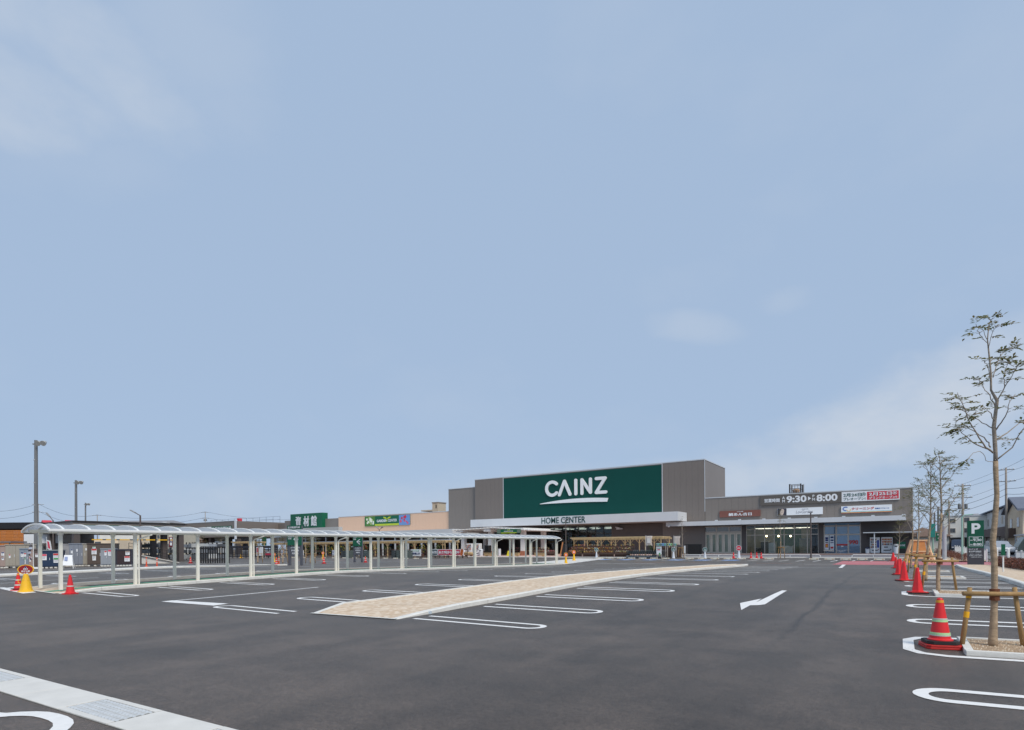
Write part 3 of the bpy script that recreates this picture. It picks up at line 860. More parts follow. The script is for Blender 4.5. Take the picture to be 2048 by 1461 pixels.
lf = MB(); lf.box(wl_.x - .5, wl_.x + .5, V0 - .35, V0 - .05, wl_.z - .12, wl_.z + .1); lf.bar((wl_.x - .6, V0 - .3, wl_.z + .25), (wl_.x + .2, V0 - .5, wl_.z + .1), .25, .12)
lf.build('wall_lamp', m_trim, store)
cm = AV(1337.5, 1053, 82.3); MB().lathe([(.0, .0), (.12, .03), (.17, .12), (.14, .26), (.05, .3)], 12, (cm.x, cm.y, cm.z - .15)).build('dome_camera', m_white, store)

# ------------------------------------------------------------------ shop wing
wR = AV(1825.4, 976, V0).x
zW = (AV(1408, 997.9, V0).z + AV(1825.4, 976, V0).z) / 2
wing = thing('shop_wing', 'low taupe wing of small shops with a silver canopy, beside the tall store', 'building', (-10, V0, .3))
uw_ = MB().box(uR + .02, wR, V0 + .06, V0 + 24, 4.35, zW).build('upper_wall', m_wall2, wing)
cladding(uw_, uR + .06, wR - .06, V0 + .06, 4.36, zW - .02, m_wall2)
MB().box(uR + .08, wR + .06, V0 - .02, V0 + .2, zW, zW + .13).build('parapet_cap', m_trim, wing)
MB().box(wR - .02, wR + .05, V0 - .01, V0 + .05, 4.4, zW).build('corner_trim', m_trim, wing)
Vw = 82.4
k0, k1 = AV(1332, 1050, Vw).x, AV(1812, 1034, Vw).x
zk0 = (AV(1380, 1053, Vw).z + AV(1810, 1041, Vw).z) / 2; zk1 = (AV(1380, 1043.2, Vw).z + AV(1815, 1031.3, Vw).z) / 2
m = MB(); m.box(k0, k1, Vw, V0 - .02, zk0 + .04, zk1)
m.build('wing_canopy', m_canopy, wing)
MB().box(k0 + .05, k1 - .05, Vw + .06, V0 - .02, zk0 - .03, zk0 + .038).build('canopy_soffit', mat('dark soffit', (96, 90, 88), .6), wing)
for i in range(8): MB().box(uR + 2 + i * 3.1, uR + 2.35 + i * 3.1, Vw + .3, Vw + .55, zk1, zk1 + .14).build('sign_lamp', m_trim, wing)
def U(x): return AV(x, 1085, V0).x
zb = .40; zh = zk0 - .03
# shop one: folding panel doors
a, b = U(1409), U(1483)
m_dfold = mat('beige folding door', (226, 216, 200), .5, .05, 2)
glazing(wing, a, b, V0 + .2, zb + 3.1, zh - .1, [0, .33, .67, 1], [0, 1], m_frame, glass('curtained glass', (214, 206, 196), .1), .16)
m_cur = mat('drawn curtain', (222, 220, 208), .8, .06, 4, stretch=(8, 1, .4))
MB().box(a, b, V0 + .4, V0 + .45, zb, zh + .2).build('curtain', m_cur, wing)
for i in range(6):
    x0 = a + (b - a) * i / 6; x1 = a + (b - a) * (i + 1) / 6
    f = MB(); w_ = x1 - x0
    f.box(x0 + .02, x0 + w_ * .3, V0 + .15, V0 + .24, zb, zb + 3.0); f.box(x1 - w_ * .2, x1 - .02, V0 + .15, V0 + .24, zb, zb + 3.0)
    f.box(x0 + w_ * .3, x1 - w_ * .2, V0 + .15, V0 + .24, zb, zb + .25); f.box(x0 + w_ * .3, x1 - w_ * .2, V0 + .15, V0 + .24, zb + 2.72, zb + 3.0)
    d = f.build('folding_door', m_dfold, wing)
    MB().box(x0 + w_ * .3, x1 - w_ * .2, V0 + .19, V0 + .2, zb + .25, zb + 2.72).build('pane', m_glass, d)
for c, d in ((1483.5, 1492), (1637, 1647)): MB().box(U(c), U(d), V0 + .03, V0 + .8, .3, zh + .3).build('pier', m_dwall, wing)
MB().box(U(1722), wR, V0 + .04, V0 + .6, .3, zh + .4).build('lower_wall', m_dwall, wing)
# shop two: long glass front with a room behind
a, b = U(1492.5), U(1636.5)
glazing(wing, a, b, V0 + .2, zb, zh - .05, [0, .125, .265, .4, .54, .68, .855, 1], [0, .66, .86, 1], m_frame, m_glass, .1)
m_in = mat('shop interior wall', (190, 186, 172), .8, .1, .8); m_ing = mat('shop green wall', (112, 136, 118), .8, .1, .8)
rm = MB(); rm.box(a - .5, a + (b - a) * .28, V0 + 6, V0 + 6.2, .3, 4.6); rm.build('back_wall', m_in, wing)
MB().box(a + (b - a) * .28, a + (b - a) * .72, V0 + 6, V0 + 6.2, .3, 4.6).build('back_wall', m_ing, wing)
MB().box(a + (b - a) * .72, b + .5, V0 + 4, V0 + 6.2, .3, 4.6).build('back_wall', m_in, wing)
MB().box(a - .7, a - .5, V0 + .8, V0 + 6, .3, 4.6).build('side_wall', m_in, wing); MB().box(b + .5, b + .7, V0 + .8, V0 + 6, .3, 4.6).build('side_wall', m_in, wing)
MB().box(a - .5, b + .5, V0 + .8, V0 + 6, 3.95, 4.1).build('ceiling', mat('shop ceiling', (186, 182, 176), .8), wing)
MB().box(a - .5, b + .5, V0 + .8, V0 + 6, .3, .36).build('shop_floor', mat('shop floor', (110, 100, 92), .6), wing)
for x in (1533, 1557, 1581):
    p = AV(x, 1072.6, V0 + 2.2)
    MB().lathe([(.03, .12), (.11, .06), (.13, -.02), (.09, -.1), (.02, -.13)], 10, tuple(p)).build('globe_lamp', emis('warm globe lamp', (255, 226, 170), 9.0), wing)
for f in (.2, .5, .8):
    for vv_ in (2.0, 4.6): MB().box(a + (b - a) * f - 1.1, a + (b - a) * f + 1.1, V0 + vv_, V0 + vv_ + .16, 3.88, 3.94).build('strip_lamp', emis('shop ceiling lamp', (255, 246, 228), 1.8), wing)
# counters, screens and goods inside, each its own thing
def goods(name, label, cat, u, v, w, d, h, m, z=.36, extra=None):
    o = thing(name, label, cat, (u, v, z))
    MB().box(u - w / 2, u + w / 2, v - d / 2, v + d / 2, z + .06, z + h).build('body', m, o, bevel=.02)
    MB().box(u - w / 2 - .03, u + w / 2 + .03, v - d / 2 - .03, v + d / 2 + .03, z + h, z + h + .05).build('top', m_white, o)
    MB().box(u - w / 2 + .05, u + w / 2 - .05, v - d / 2 + .05, v + d / 2 - .05, z, z + .06).build('plinth', m_black, o)
    return o
gx = lambda f: a + (b - a) * f
goods('display_cabinet', 'dark grey display cabinet standing behind the long shop window', 'cabinet', gx(.22), V0 + 3, 1.2, .6, 1.7, mat('cabinet grey', (92, 94, 98), .5))
goods('white_counter', 'white counter with a curved front inside the long shop window', 'counter', gx(.33), V0 + 2.6, .9, .8, 1.5, m_white)
goods('white_counter', 'broad white counter under the globe lamps inside the shop', 'counter', gx(.53), V0 + 3.2, 1.6, .8, 1.05, m_white)
goods('reception_desk', 'beige panel desk by the dark curtain inside the shop', 'desk', gx(.80), V0 + 2.8, 1.5, .8, 2.0, mat('beige panel', (188, 180, 162), .6))
goods('brown_crate', 'cardboard box stacked at the right end of the long shop window', 'box', gx(.945), V0 + 1.6, .9, .6, .9, mat('cardboard', (176, 140, 104), .8))
goods('dark_chair', 'small dark reception seat behind the long shop window', 'seat', gx(.12), V0 + 2.4, .6, .6, .8, m_black)
MB().box(gx(.885), b, V0 + .7, V0 + .75, .4, zh).build('dark_curtain', mat('navy blind', (50, 54, 70), .7, .1, 2), wing)
# shop three: blue filmed windows with posters
a, b = U(1648), U(1721)
m_blue = mat('blue film', (128, 168, 202), .35, .12, .5, spec=.6)
glazing(wing, a, b, V0 + .2, zb, zh - .25, [0, .34, .67, 1], [0, .665, .97], m_frame, glass('blue tinted glass', (225, 234, 240), .1), .16)
MB().box(a, b, V0 + .27, V0 + .29, zb, zh).build('blue_film', m_blue, wing)
ps = lambda x0, y0, x1, y1: rect(V0 + .11, x0, y0, y1, x1, y0, y1)
def flat(name, x0, y0, x1, y1, m, parent, V=None, d=.02):
    V = V or V0 + .12
    q = AV(x0, y0, V); r = AV(x1, y1, V)
    return MB().box(q.x, r.x, V - d, V, r.z, q.z).build(name, m, parent)
m_navy = mat('navy print', (40, 58, 110), .5); m_redp = mat('red print', (196, 52, 52), .5); m_yel = mat('yellow print', (236, 190, 40), .5)
for x0, x1, cols in ((1649.5, 1657.5, ((1075, 1079.5, m_navy), (1080, 1083, m_navy), (1085, 1086.5, m_black), (1088, 1095.5, m_redp))), (1659.8, 1668.2, ((1073.5, 1077, m_navy), (1079.5, 1082.5, m_navy), (1085, 1086.5, m_navy), (1094, 1097.5, m_redp)))):
    po = thing('window_poster', 'tall white poster with %s marks stuck on the blue shop window' % ('navy and orange' if x0 < 1655 else 'navy and pink'), 'poster', tuple(AV((x0 + x1) / 2, 1100, V0 + .1)))
    flat('sheet', x0, 1071, x1, 1100, m_white, po)
    for y0, y1, mm in cols: flat('print', x0 + 1.2, y0, x1 - 1.2, y1, mm, po, V0 + .095)
    if x0 < 1655: flat('print', x0 + 2.5, 1090, x1 - 2.5, 1094, m_yel, po, V0 + .07)
rb = flat('door_banner', 1673, 1088.5, 1695, 1091.5, m_redp, wing)
rb2 = flat('door_notice', 1682, 1092, 1687, 1094.5, m_white, wing)
letters('990', wing, AV(1707, 1085, V0 + .09), (1, 0, 0), .55, m_redp, w=1.0, bold=.03, depth=.02)
MB().box(U(1648), U(1668), V0 - .55, V0 - .1, .75, .86).build('window_bench', m_frame, wing)
# signs on the wing
def sign_board(name, label, x0, y0t, y0b, x1, y1t, y1b, m, d=.16, V=None):
    V = V or V0
    a_, b_, z0, z1 = rect(V, x0, y0t, y0b, x1, y1t, y1b)
    o = thing(name, label, 'sign', ((a_ + b_) / 2, V, z0))
    MB().box(a_, b_, V - d, V - .005, z0, z1).build('board', m, o)
    o['b'] = (a_, b_, z0, z1); return o, (a_, b_, z0, z1, V - d)
m_hours = mat('dark taupe sign face', (100, 95, 90), .45, .03, 2)
o, (a, b, z0, z1, vf) = sign_board('hours_sign', 'long dark taupe sign with white opening hours 9:30 to 8:00', 1521, 992, 1011.5, 1683, 984, 1005.5, m_hours)
del o['b']
w = b - a; zm = (z0 + z1) / 2; hz = z1 - z0
fx = lambda px: AV(px, 995, vf).x
letters('営業時間', o, ((fx(1529) + fx(1559)) / 2, vf, zm - .05), (1, 0, 0), hz * .36, m_white, w=fx(1559) - fx(1529), bold=.03)
letters('A', o, (fx(1567), vf, zm + hz * .17), (1, 0, 0), hz * .26, m_white, bold=.02); letters('M', o, (fx(1567), vf, zm - hz * .15), (1, 0, 0), hz * .26, m_white, bold=.02)
letters('9:30', o, ((fx(1573) + fx(1613)) / 2, vf, zm), (1, 0, 0), hz * .66, m_white, w=fx(1613) - fx(1573), bold=.035)
MB().prism([(fx(1616), zm - hz * .2), (fx(1622), zm), (fx(1616), zm + hz * .2)], vf - .02, vf, 'y').build('arrow_mark', m_white, o)
letters('P', o, (fx(1627), vf, zm + hz * .2), (1, 0, 0), hz * .26, m_white, bold=.02); letters('M', o, (fx(1627), vf, zm - hz * .12), (1, 0, 0), hz * .26, m_white, bold=.02)
letters('8:00', o, ((fx(1633) + fx(1675)) / 2, vf, zm), (1, 0, 0), hz * .66, m_white, w=fx(1675) - fx(1633), bold=.035)
o, (a, b, z0, z1, vf) = sign_board('opening_banner', 'white banner with a red half announcing the opening dates', 1683.3, 985, 1004.8, 1799.5, 979, 999, m_white, .12)
del o['b']
zm = (z0 + z1) / 2; hz = z1 - z0; fx = lambda px: AV(px, 990, vf).x
m_sred = mat('sign red', (206, 62, 76), .45, .03, 2); m_tgreen = mat('banner green print', (86, 116, 110), .5)
MB().box(fx(1734), fx(1797.5), vf - .01, vf, z0 + hz * .1, z1 - hz * .1).build('red_panel', m_sred, o)
letters('2月24日', o, ((fx(1687) + fx(1723)) / 2, vf, zm + hz * .16), (1, 0, 0), hz * .34, m_tgreen, w=fx(1723) - fx(1687), bold=.02)
letters('㊋', o, (fx(1727.5), vf, zm + hz * .18), (1, 0, 0), hz * .36, m_tgreen, bold=.01)
letters('プレオープン!', o, ((fx(1687) + fx(1731)) / 2, vf, zm - hz * .24), (1, 0, 0), hz * .26, m_tgreen, w=fx(1731) - fx(1687), bold=.012)
letters('2月25日', o, ((fx(1738) + fx(1783)) / 2, vf - .011, zm + hz * .15), (1, 0, 0), hz * .36, m_white, w=fx(1783) - fx(1738), bold=.03)
letters('㊌', o, (fx(1789.5), vf - .011, zm + hz * .18), (1, 0, 0), hz * .38, m_white, bold=.01)
letters('グランドオープン!!', o, ((fx(1738) + fx(1794)) / 2, vf - .011, zm - hz * .23), (1, 0, 0), hz * .27, m_white, w=fx(1794) - fx(1738), bold=.022)
o, (a, b, z0, z1, vf) = sign_board('brown_shop_sign', 'reddish brown shop sign with white brush lettering above the canopy', 1439.5, 1023.5, 1035.8, 1521, 1019.5, 1032.5, mat('brown sign face', (126, 82, 72), .5, .05, 2))
del o['b']; zm = (z0 + z1) / 2; hz = z1 - z0; fx = lambda px: AV(px, 1027, vf).x
letters('ゆきまの明鯛', o, (fx(1480), vf, zm + hz * .32), (1, 0, 0), hz * .15, m_white, bold=.01)
letters('鯛あん吉日', o, (fx(1480), vf, zm - hz * .1), (1, 0, 0), hz * .46, m_white, w=fx(1503) - fx(1457), bold=.03)
o, (a, b, z0, z1, vf) = sign_board('salon_sign', 'white salon sign with grey script and a dark photo square', 1555, 1018.3, 1031.8, 1645.7, 1014, 1028.7, m_white)
del o['b']; zm = (z0 + z1) / 2; hz = z1 - z0; fx = lambda px: AV(px, 1023, vf).x
MB().box(fx(1555), fx(1573), vf - .01, vf, z0 + .01, z1 - .01).build('photo_square', mat('dark photo', (62, 62, 74), .5), o)
MB().prism(outline([(fx(1563.5), z0 + hz * .25), (fx(1564.5), zm + .05), (fx(1565), z1 - hz * .3)], .42), vf - .03, vf - .01, 'y').build('photo_figure', mat('photo figure', (206, 188, 176), .6), o)
m_script = mat('grey script', (150, 152, 160), .5)
letters('LovGarden', o, (fx(1608), vf, zm - hz * .08), (1, 0, 0), hz * .4, m_script, w=fx(1625) - fx(1592), bold=-.004, shear=.25)
letters('AROMA HAIR', o, (fx(1610), vf, zm + hz * .3), (1, 0, 0), hz * .1, m_script)
o, (a, b, z0, z1, vf) = sign_board('cleaning_sign', 'white cleaning shop sign with red katakana and a rainbow lower edge', 1682.5, 1013.5, 1027.3, 1784, 1009, 1023.6, m_white)
del o['b']; zm = (z0 + z1) / 2; hz = z1 - z0; fx = lambda px: AV(px, 1018, vf).x
for i, c in enumerate(((206, 52, 60), (232, 190, 120), (150, 196, 160), (130, 190, 220))):
    MB().box(a, b, vf - .012, vf, z0 + hz * .05 * i, z0 + hz * .05 * (i + 1)).build('edge_stripe', mat('stripe %d' % i, c, .5), o)
letters('クリーニング', o, (fx(1725.5), vf, zm + hz * .08), (1, 0, 0), hz * .34, m_redp, w=fx(1748) - fx(1703), bold=.03)
letters('洋服のリフォーム', o, (fx(1764), vf, zm + hz * .03), (1, 0, 0), hz * .18, mat('blue print', (70, 110, 180), .5), w=fx(1778) - fx(1750), bold=.02)
MB().prism(outline(arc(fx(1691.5), zm + .1, .3, .22, 60, 270, 10), .12), vf - .02, vf, 'y').build('swan_mark', mat('blue print', (70, 110, 180), .5), o)
MB().prism(outline(arc(fx(1697.5), zm - .05, .2, .16, 180, 380, 8), .09), vf - .02, vf, 'y').build('swan_mark', mat('stripe 1', (232, 190, 120), .5), o)
# roof plant on the wing and a far vent tower
q0, q1 = AV(1581.5, 970, 95), AV(1603.5, 987, 95)
rf = thing('roof_frame', 'small dark open steel frame with a tan unit on the wing roof', 'roof unit', (q0.x, 95, zW))
for x in (q0.x, q1.x):
    for y in (94, 96): MB().box(x - .09, x + .09, y - .09, y + .09, zW - .3, q0.z).build('post', m_dframe, rf)
for z in [zW + .3 + i * .6 for i in range(4)]:
    for y in (94, 96): MB().bar((q0.x, y, z), (q1.x, y, z), .07, .07).build('rail', m_dframe, rf)
for i in range(5): MB().box(q0.x + .25 + i * .4, q0.x + .32 + i * .4, 93.95, 94.02, zW + .2, q0.z - .1).build('slat', mat('grey slat', (150, 146, 142), .5), rf)
MB().lathe([(.45, 0), (.5, .3), (.35, .9), (.5, 1.5), (.3, 1.8)], 12, ((q0.x + q1.x) / 2, 95, zW - .2)).build('unit', mat('tan unit', (160, 128, 100), .6), rf)
v0_ = AV(866, 1008, 108)
vt = thing('vent_tower', 'beige stair tower standing up behind the peach wall', 'tower', (v0_.x, 108, 0))
a, b = AV(864.5, 1007, 108), AV(876, 1024, 108)
MB().box(a.x, b.x, 108, 111, 3, a.z).build('shaft', mat('beige render', (190, 178, 158), .8), vt)
MB().box(a.x - .1, b.x + .1, 107.9, 111.1, a.z, a.z + .25).build('cap', mat('grey brown cap', (140, 132, 124), .7), vt)
MB().box(AV(842, 1021, 108).x, a.x, 108, 111, AV(842, 1023.5, 108).z, AV(842, 1021, 108).z).build('roof_slab', mat('beige render', (190, 178, 158), .8), vt)
MB().box((a.x + b.x) / 2 + .2, (a.x + b.x) / 2 + .5, 107.95, 107.999, a.z - 1.3, a.z - .4).build('slot', m_black, vt)
# GARDEN CENTER banner
o, (a, b, z0, z1, vf) = sign_board('garden_banner', 'green GARDEN CENTER banner between flower photos on the peach wall', 730.5, 1033.8, 1053, 820.5, 1029.5, 1050.5, m_sgreen, .15, V0 + .97)
del o['b']; zm = (z0 + z1) / 2; hz = z1 - z0; fx = lambda px: AV(px, 1041, vf).x
m_lime = mat('lime print', (186, 204, 60), .5)
MB().box(fx(750), fx(797.7), vf - .012, vf, z0 + .02, z0 + hz * .2).build('lime_strip', m_lime, o)
letters('GARDEN', o, ((fx(754) + fx(774)) / 2, vf, zm), (1, 0, 0), hz * .26, m_white, w=fx(774.5) - fx(754), bold=.02)
letters('CENTER', o, ((fx(776) + fx(794)) / 2, vf, zm + .02), (1, 0, 0), hz * .26, m_white, w=fx(794) - fx(776), bold=.008)
for s in (-1, 1):
    MB().prism([(fx(774), zm + hz * .12), (fx(774) + s * 1.0, zm + hz * .26), (fx(774) + s * 1.1, zm + hz * .4), (fx(774) + s * .3, zm + hz * .33)], vf - .03, vf - .01, 'y').build('leaf_mark', m_lime, o)
MB().prism(outline([(fx(774), zm + hz * .12), (fx(774), zm - hz * .12)], .18), vf - .05, vf - .035, 'y').build('leaf_mark', m_lime, o)
random.seed(12)
def petals(x0, x1, cols, n, name, bgm):
    MB().box(fx(x0), fx(x1), vf - .01, vf, z0 + .01, z1 - .01).build('photo_field', bgm, o)
    for i in range(n):
        cx_, cz_ = random.uniform(fx(x0) + .45, fx(x1) - .45), random.uniform(z0 + .4, z1 - .4); r = random.uniform(.25, .42); mm = random.choice(cols)
        f = MB()
        pts = []
        for k in range(20):
            t = 2 * math.pi * k / 20; rr = r * (.72 + .28 * math.cos(5 * t)); pts.append((cx_ + rr * math.cos(t), cz_ + rr * math.sin(t)))
        f.prism(pts, vf - .02 - .002 * i, vf - .012 - .002 * i, 'y'); f.build('flower', mm, o)
petals(731, 750, [mat('white petal', (236, 240, 226), .6), mat('pale green petal', (196, 214, 150), .6)], 16, 'white', mat('leaf green print', (84, 130, 60), .6))
petals(798, 820, [mat('red petal', (206, 48, 70), .6), mat('pink petal', (222, 84, 104), .6)], 9, 'red', mat('sky print', (110, 150, 205), .6))
# material hall sign
Vs = V0 + .4
a_, b_, z0, z1 = rect(Vs, 580.8, 1028.9, 1057, 644, 1026, 1056.5)
o = thing('hall_sign', 'green box sign with three white characters 資材館 above the far canopy', 'sign', ((a_ + b_) / 2, Vs, z0))
MB().box(a_, b_, Vs, Vs + 1.6, z0, z1).build('board', m_sgreen, o)
for ch, x in (('資', 597), ('材', 613), ('館', 628)): letters(ch, o, (AV(x, 1042, Vs).x, Vs - .003, (z0 + z1) / 2 - .1), (1, 0, 0), 2.3, m_white, w=1.95, bold=.03, depth=.08)

# ------------------------------------------------------------------ garden yard: long canopy on white posts
yard = thing('garden_canopy', 'long pale canopy on thin white posts in front of the peach wall', 'canopy', (-75, 75, .1))
Vy = 74.0
y0, y1 = AV(545, 1060, Vy).x, AV(905, 1060, Vy).x
zy0 = AV(840, 1068.3, Vy).z; zy1 = AV(840, 1060.2, Vy).z
MB().box(y0, y1, Vy, V0 + 2.9, zy0, zy1).build('canopy_roof', m_canopy, yard)
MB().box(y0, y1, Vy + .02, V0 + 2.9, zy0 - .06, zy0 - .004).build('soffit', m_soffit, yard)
for i in range(16):
    x = y0 + 1 + i * (y1 - y0 - 2) / 15
    MB().box(x - .11, x + .11, Vy + .4, Vy + .62, .1, zy0 - .06).build('post', m_trim, yard)
MB().box(y0, y1, Vy + .45, Vy + .57, 2.75, 2.95).build('rail', m_trim, yard)
MB().box(AV(548, 1055, Vy - 1).x, AV(677, 1055, Vy - 1).x, Vy - 1, Vy - .05, AV(600, 1064, Vy - 1).z, AV(600, 1057, Vy - 1).z).build('upper_fascia', mat('grey fascia', (190, 190, 188), .5), yard)
# goods racks under the canopy, seen as dark bays of brown and red stock
random.seed(9)
gm_ = [mat('stock ' + str(i), c, .7, .3, 5) for i, c in enumerate(((74, 58, 50), (98, 70, 54), (60, 62, 62), (120, 84, 66), (150, 70, 48), (168, 112, 50), (70, 88, 66), (150, 146, 138), (60, 84, 120)))]
for i in range(22):
    x = y0 + .6 + i * (y1 - y0 - 1.2) / 22; w_ = (y1 - y0 - 1.2) / 22 - .15
    s = thing('stock_rack', 'brown storage rack of garden goods under the long canopy', 'rack', (x, 79, .2), group='goods racks under the garden canopy')
    f = MB()
    for lv in range(4): f.box(x, x + w_, 78.4, 79.6, .25 + lv * .85, .3 + lv * .85)
    for xx in (x, x + w_ - .06):
        for yy in (78.4, 79.54): f.box(xx, xx + .06, yy, yy + .06, .2, 3.6)
    f.build('frame', gm_[2], s)
    g = MB()
    for lv in range(4):
        xx = x + .08
        while xx < x + w_ - .4:
            ww = random.uniform(.25, .8); ww = min(ww, x + w_ - .08 - xx)
            g.box(xx, xx + ww - .03, 78.5, 79.4, .305 + lv * .85, .305 + lv * .85 + random.uniform(.35, .7), random.choice([0, 0, 1, 1, 2, 3, 3, 4, 5, 6, 7, 8])); xx += ww
    g.build('goods', gm_, s)['kind'] = 'stuff'
# ------------------------------------------------------------------ covered walkway
m_wpaint = mat('off white painted steel', (228, 227, 216), .42, .03, 3, spec=.5)
m_wpaint2 = mat('white painted steel', (232, 233, 231), .38, .02, 3, spec=.5)
m_poly = thin_mat('grey polycarbonate sheet', (206, 212, 220), .04, .5, .36, .25)
cw = thing('covered_walkway', 'long white covered walkway with a barrel roof of grey panels on twin posts', 'walkway', (-27.4, 8.5, 0))
ZE = 2.34; UE0, UE1 = -28.85, -26.08; PV = [8.5 + 2.57 * k for k in range(15)] + [46.4]
def arch(t):        # 0 = left eave, 1 = right eave
    a = R(152 - 124 * t); rx = (UE1 - UE0) / 2 / math.cos(R(28)); cxm = (UE0 + UE1) / 2
    return cxm + rx * math.cos(a), ZE + .25 * (math.sin(a) - math.sin(R(28))) / (1 - math.sin(R(28)))
NA = 10
ribs = [PV[0] - .45] + [PV[0] + 2.57 / 3 * k for k in range(44)] + [46.6]
for r in ribs:
    m = MB()
    pts = [arch(i / NA) for i in range(NA + 1)]
    for (x0, z0), (x1, z1) in zip(pts, pts[1:]): m.bar((x0, r, z0 + .02), (x1, r, z1 + .02), .055, .075, up=(0, 1, 0))
    m.build('roof_rib', m_wpaint2, cw)
for r0, r1 in zip(ribs, ribs[1:]):
    m = MB(); vv = []
    for i in range(NA + 1):
        x, z = arch(i / NA)
        for (y, dz) in ((r0 + .02, 0), (r1 - .02, 0), (r0 + .02, .012), (r1 - .02, .012)): vv.append((x, y, z + dz))
    for i in range(NA):
        a = 4 * i; b = 4 * (i + 1)
        m.f += [[a, b, b + 1, a + 1], [a + 2, a + 3, b + 3, b + 2], [a, a + 2, b + 2, b], [a + 1, b + 1, b + 3, a + 3]]; m.m += [0] * 4
    m.v = vv
    m.build('roof_panel', m_poly, cw, smooth=False)
for x in (UE0 - .03, UE1 + .03):
    MB().box(x - .06, x + .06, ribs[0] - .03, ribs[-1] + .03, ZE - .05, ZE + .05).build('eave_gutter', m_wpaint2, cw, bevel=.02)
for j, x in enumerate((-28.5, -26.4)):
    MB().box(x - .05, x + .05, ribs[0] + .1, ribs[-1] - .1, ZE - .04, ZE + .08).build('purlin', m_wpaint, cw)
    for i, v in enumerate(PV):
        g = hgt(x, v) + .09
        m = MB(); m.box(x - .055, x + .055, v - .055, v + .055, g, ZE - .04); m.box(x - .075, x + .075, v - .075, v + .075, ZE - .16, ZE - .045)
        p = m.build('post', m_wpaint, cw)
        if i % 2 == 1 and j == 1:
            MB().tube([(UE1 + .02, v + .5, ZE - .05), (UE1 + .02, v + .5, ZE - .12), (x + .1, v + .12, ZE - .3), (x + .1, v + .1, ZE - .4), (x + .1, v + .1, g)], .032, 8).build('downpipe', m_wpaint, p)
for v in PV:
    MB().bar((-28.5, v, ZE - .0), (-26.4, v, ZE - .0), .07, .09).build('cross_beam', m_wpaint, cw)

# ------------------------------------------------------------------ timber
m_pine = mat('pale pine timber', (200, 174, 132), .75, .12, 3, .25, 30, stretch=(1, 1, 1))
m_pine2 = mat('weathered pine', (188, 160, 118), .8, .14, 3, .25, 30)
m_brick = mat('terracotta base', (168, 108, 82), .8, .12, 5, .3, 30)
def pergola(label, u0, u1, v, dep, z0, z1, nb, name='timber_pergola'):
    o = thing(name, label, 'pergola', ((u0 + u1) / 2, v, z0))
    for y in (v, v + dep):
        MB().box(u0 - .3, u1 + .3, y - .06, y + .06, z1 - .22, z1).build('beam', m_pine, o)
        for i in range(nb + 1):
            x = u0 + (u1 - u0) * i / nb
            p = MB().box(x - .05, x + .05, y - .05, y + .05, z0, z1 - .22).build('post', m_pine, o)
            for s in (-1, 1):
                if u0 - .1 < x + s * .5 < u1 + .1: MB().bar((x + s * .05, y, z1 - .72), (x + s * .5, y, z1 - .23), .05, .06).build('brace', m_pine2, p)
    n = int((u1 - u0) / .55)
    for i in range(n + 1):
        x = u0 + (u1 - u0) * i / n
        MB().box(x - .03, x + .03, v - .35, v + dep + .35, z1 + .002, z1 + .12).build('rafter', m_pine, o)
    MB().box(u0 - .35, u1 + .35, v - .42, v - .36, z1 - .02, z1 + .14).build('fascia', m_pine, o)
    return o
Vp = 70.9
a, b = AV(1148, 1090, Vp), AV(1322, 1090, Vp)
zp = (AV(1148, 1077.5, Vp).z + AV(1322, 1075, Vp).z) / 2
pergola('pale timber pergola over the flower benches beside the store entrance', a.x, b.x, Vp, 3.2, .12, zp, 6)
Vq = 66.0
a, b = AV(545, 1090, Vq), AV(692, 1090, Vq); c = AV(890, 1090, Vq)
zq = AV(700, 1085.5, Vq).z
pergola('long timber pergola of the garden yard behind the stacked bags, nearest the green hall sign', a.x, b.x, Vq, 3.0, .02, zq, 7)
pergola('timber pergola of the garden yard behind the red opening banner', b.x + .9, c.x, Vq, 3.0, .02, zq, 7)
a, b = AV(468, 1086, 62), AV(500, 1086, 62)
pergola('short timber pergola beside the dark drive-in columns', a.x, b.x, 62, 3, .0, AV(480, 1085, 62).z, 2)

# ------------------------------------------------------------------ plants
FL = [mat('leaf ' + str(i), c, .6, .2, 12) for i, c in enumerate(((70, 84, 46), (92, 104, 58), (56, 70, 40)))]
FLW = [mat('bloom ' + n, c, .6, .1, 12) for n, c in (('orange', (214, 140, 58)), ('yellow', (222, 190, 84)), ('white', (228, 224, 214)), ('pink', (206, 120, 130)), ('rust', (170, 92, 56)), ('red', (190, 56, 50)), ('cream', (212, 200, 150)))]
def tuft(mb, c, r, h, n, q, cols):
    for i in range(n):
        t, w = random.uniform(0, 6.283), r * math.sqrt(random.random())
        p = Vector((c[0] + w * math.cos(t), c[1] + w * math.sin(t), c[2] + random.uniform(.1, 1) * h))
        a = Vector((random.uniform(-1, 1), random.uniform(-1, 1), random.uniform(-.6, .6))).normalized() * q * random.uniform(.6, 1.2)
        b = a.cross(Vector((random.uniform(-1, 1), random.uniform(-1, 1), random.uniform(-1, 1)))).normalized() * q * random.uniform(.4, .8)
        mb.add([p - a, p + b, p + a, p - b], [(0, 1, 2, 3)], random.choice(cols))
m_bench = mat('dark stained bench', (88, 70, 62), .7, .15, 3)
m_pot = mat('pot', (110, 78, 64), .7, .2, 6)
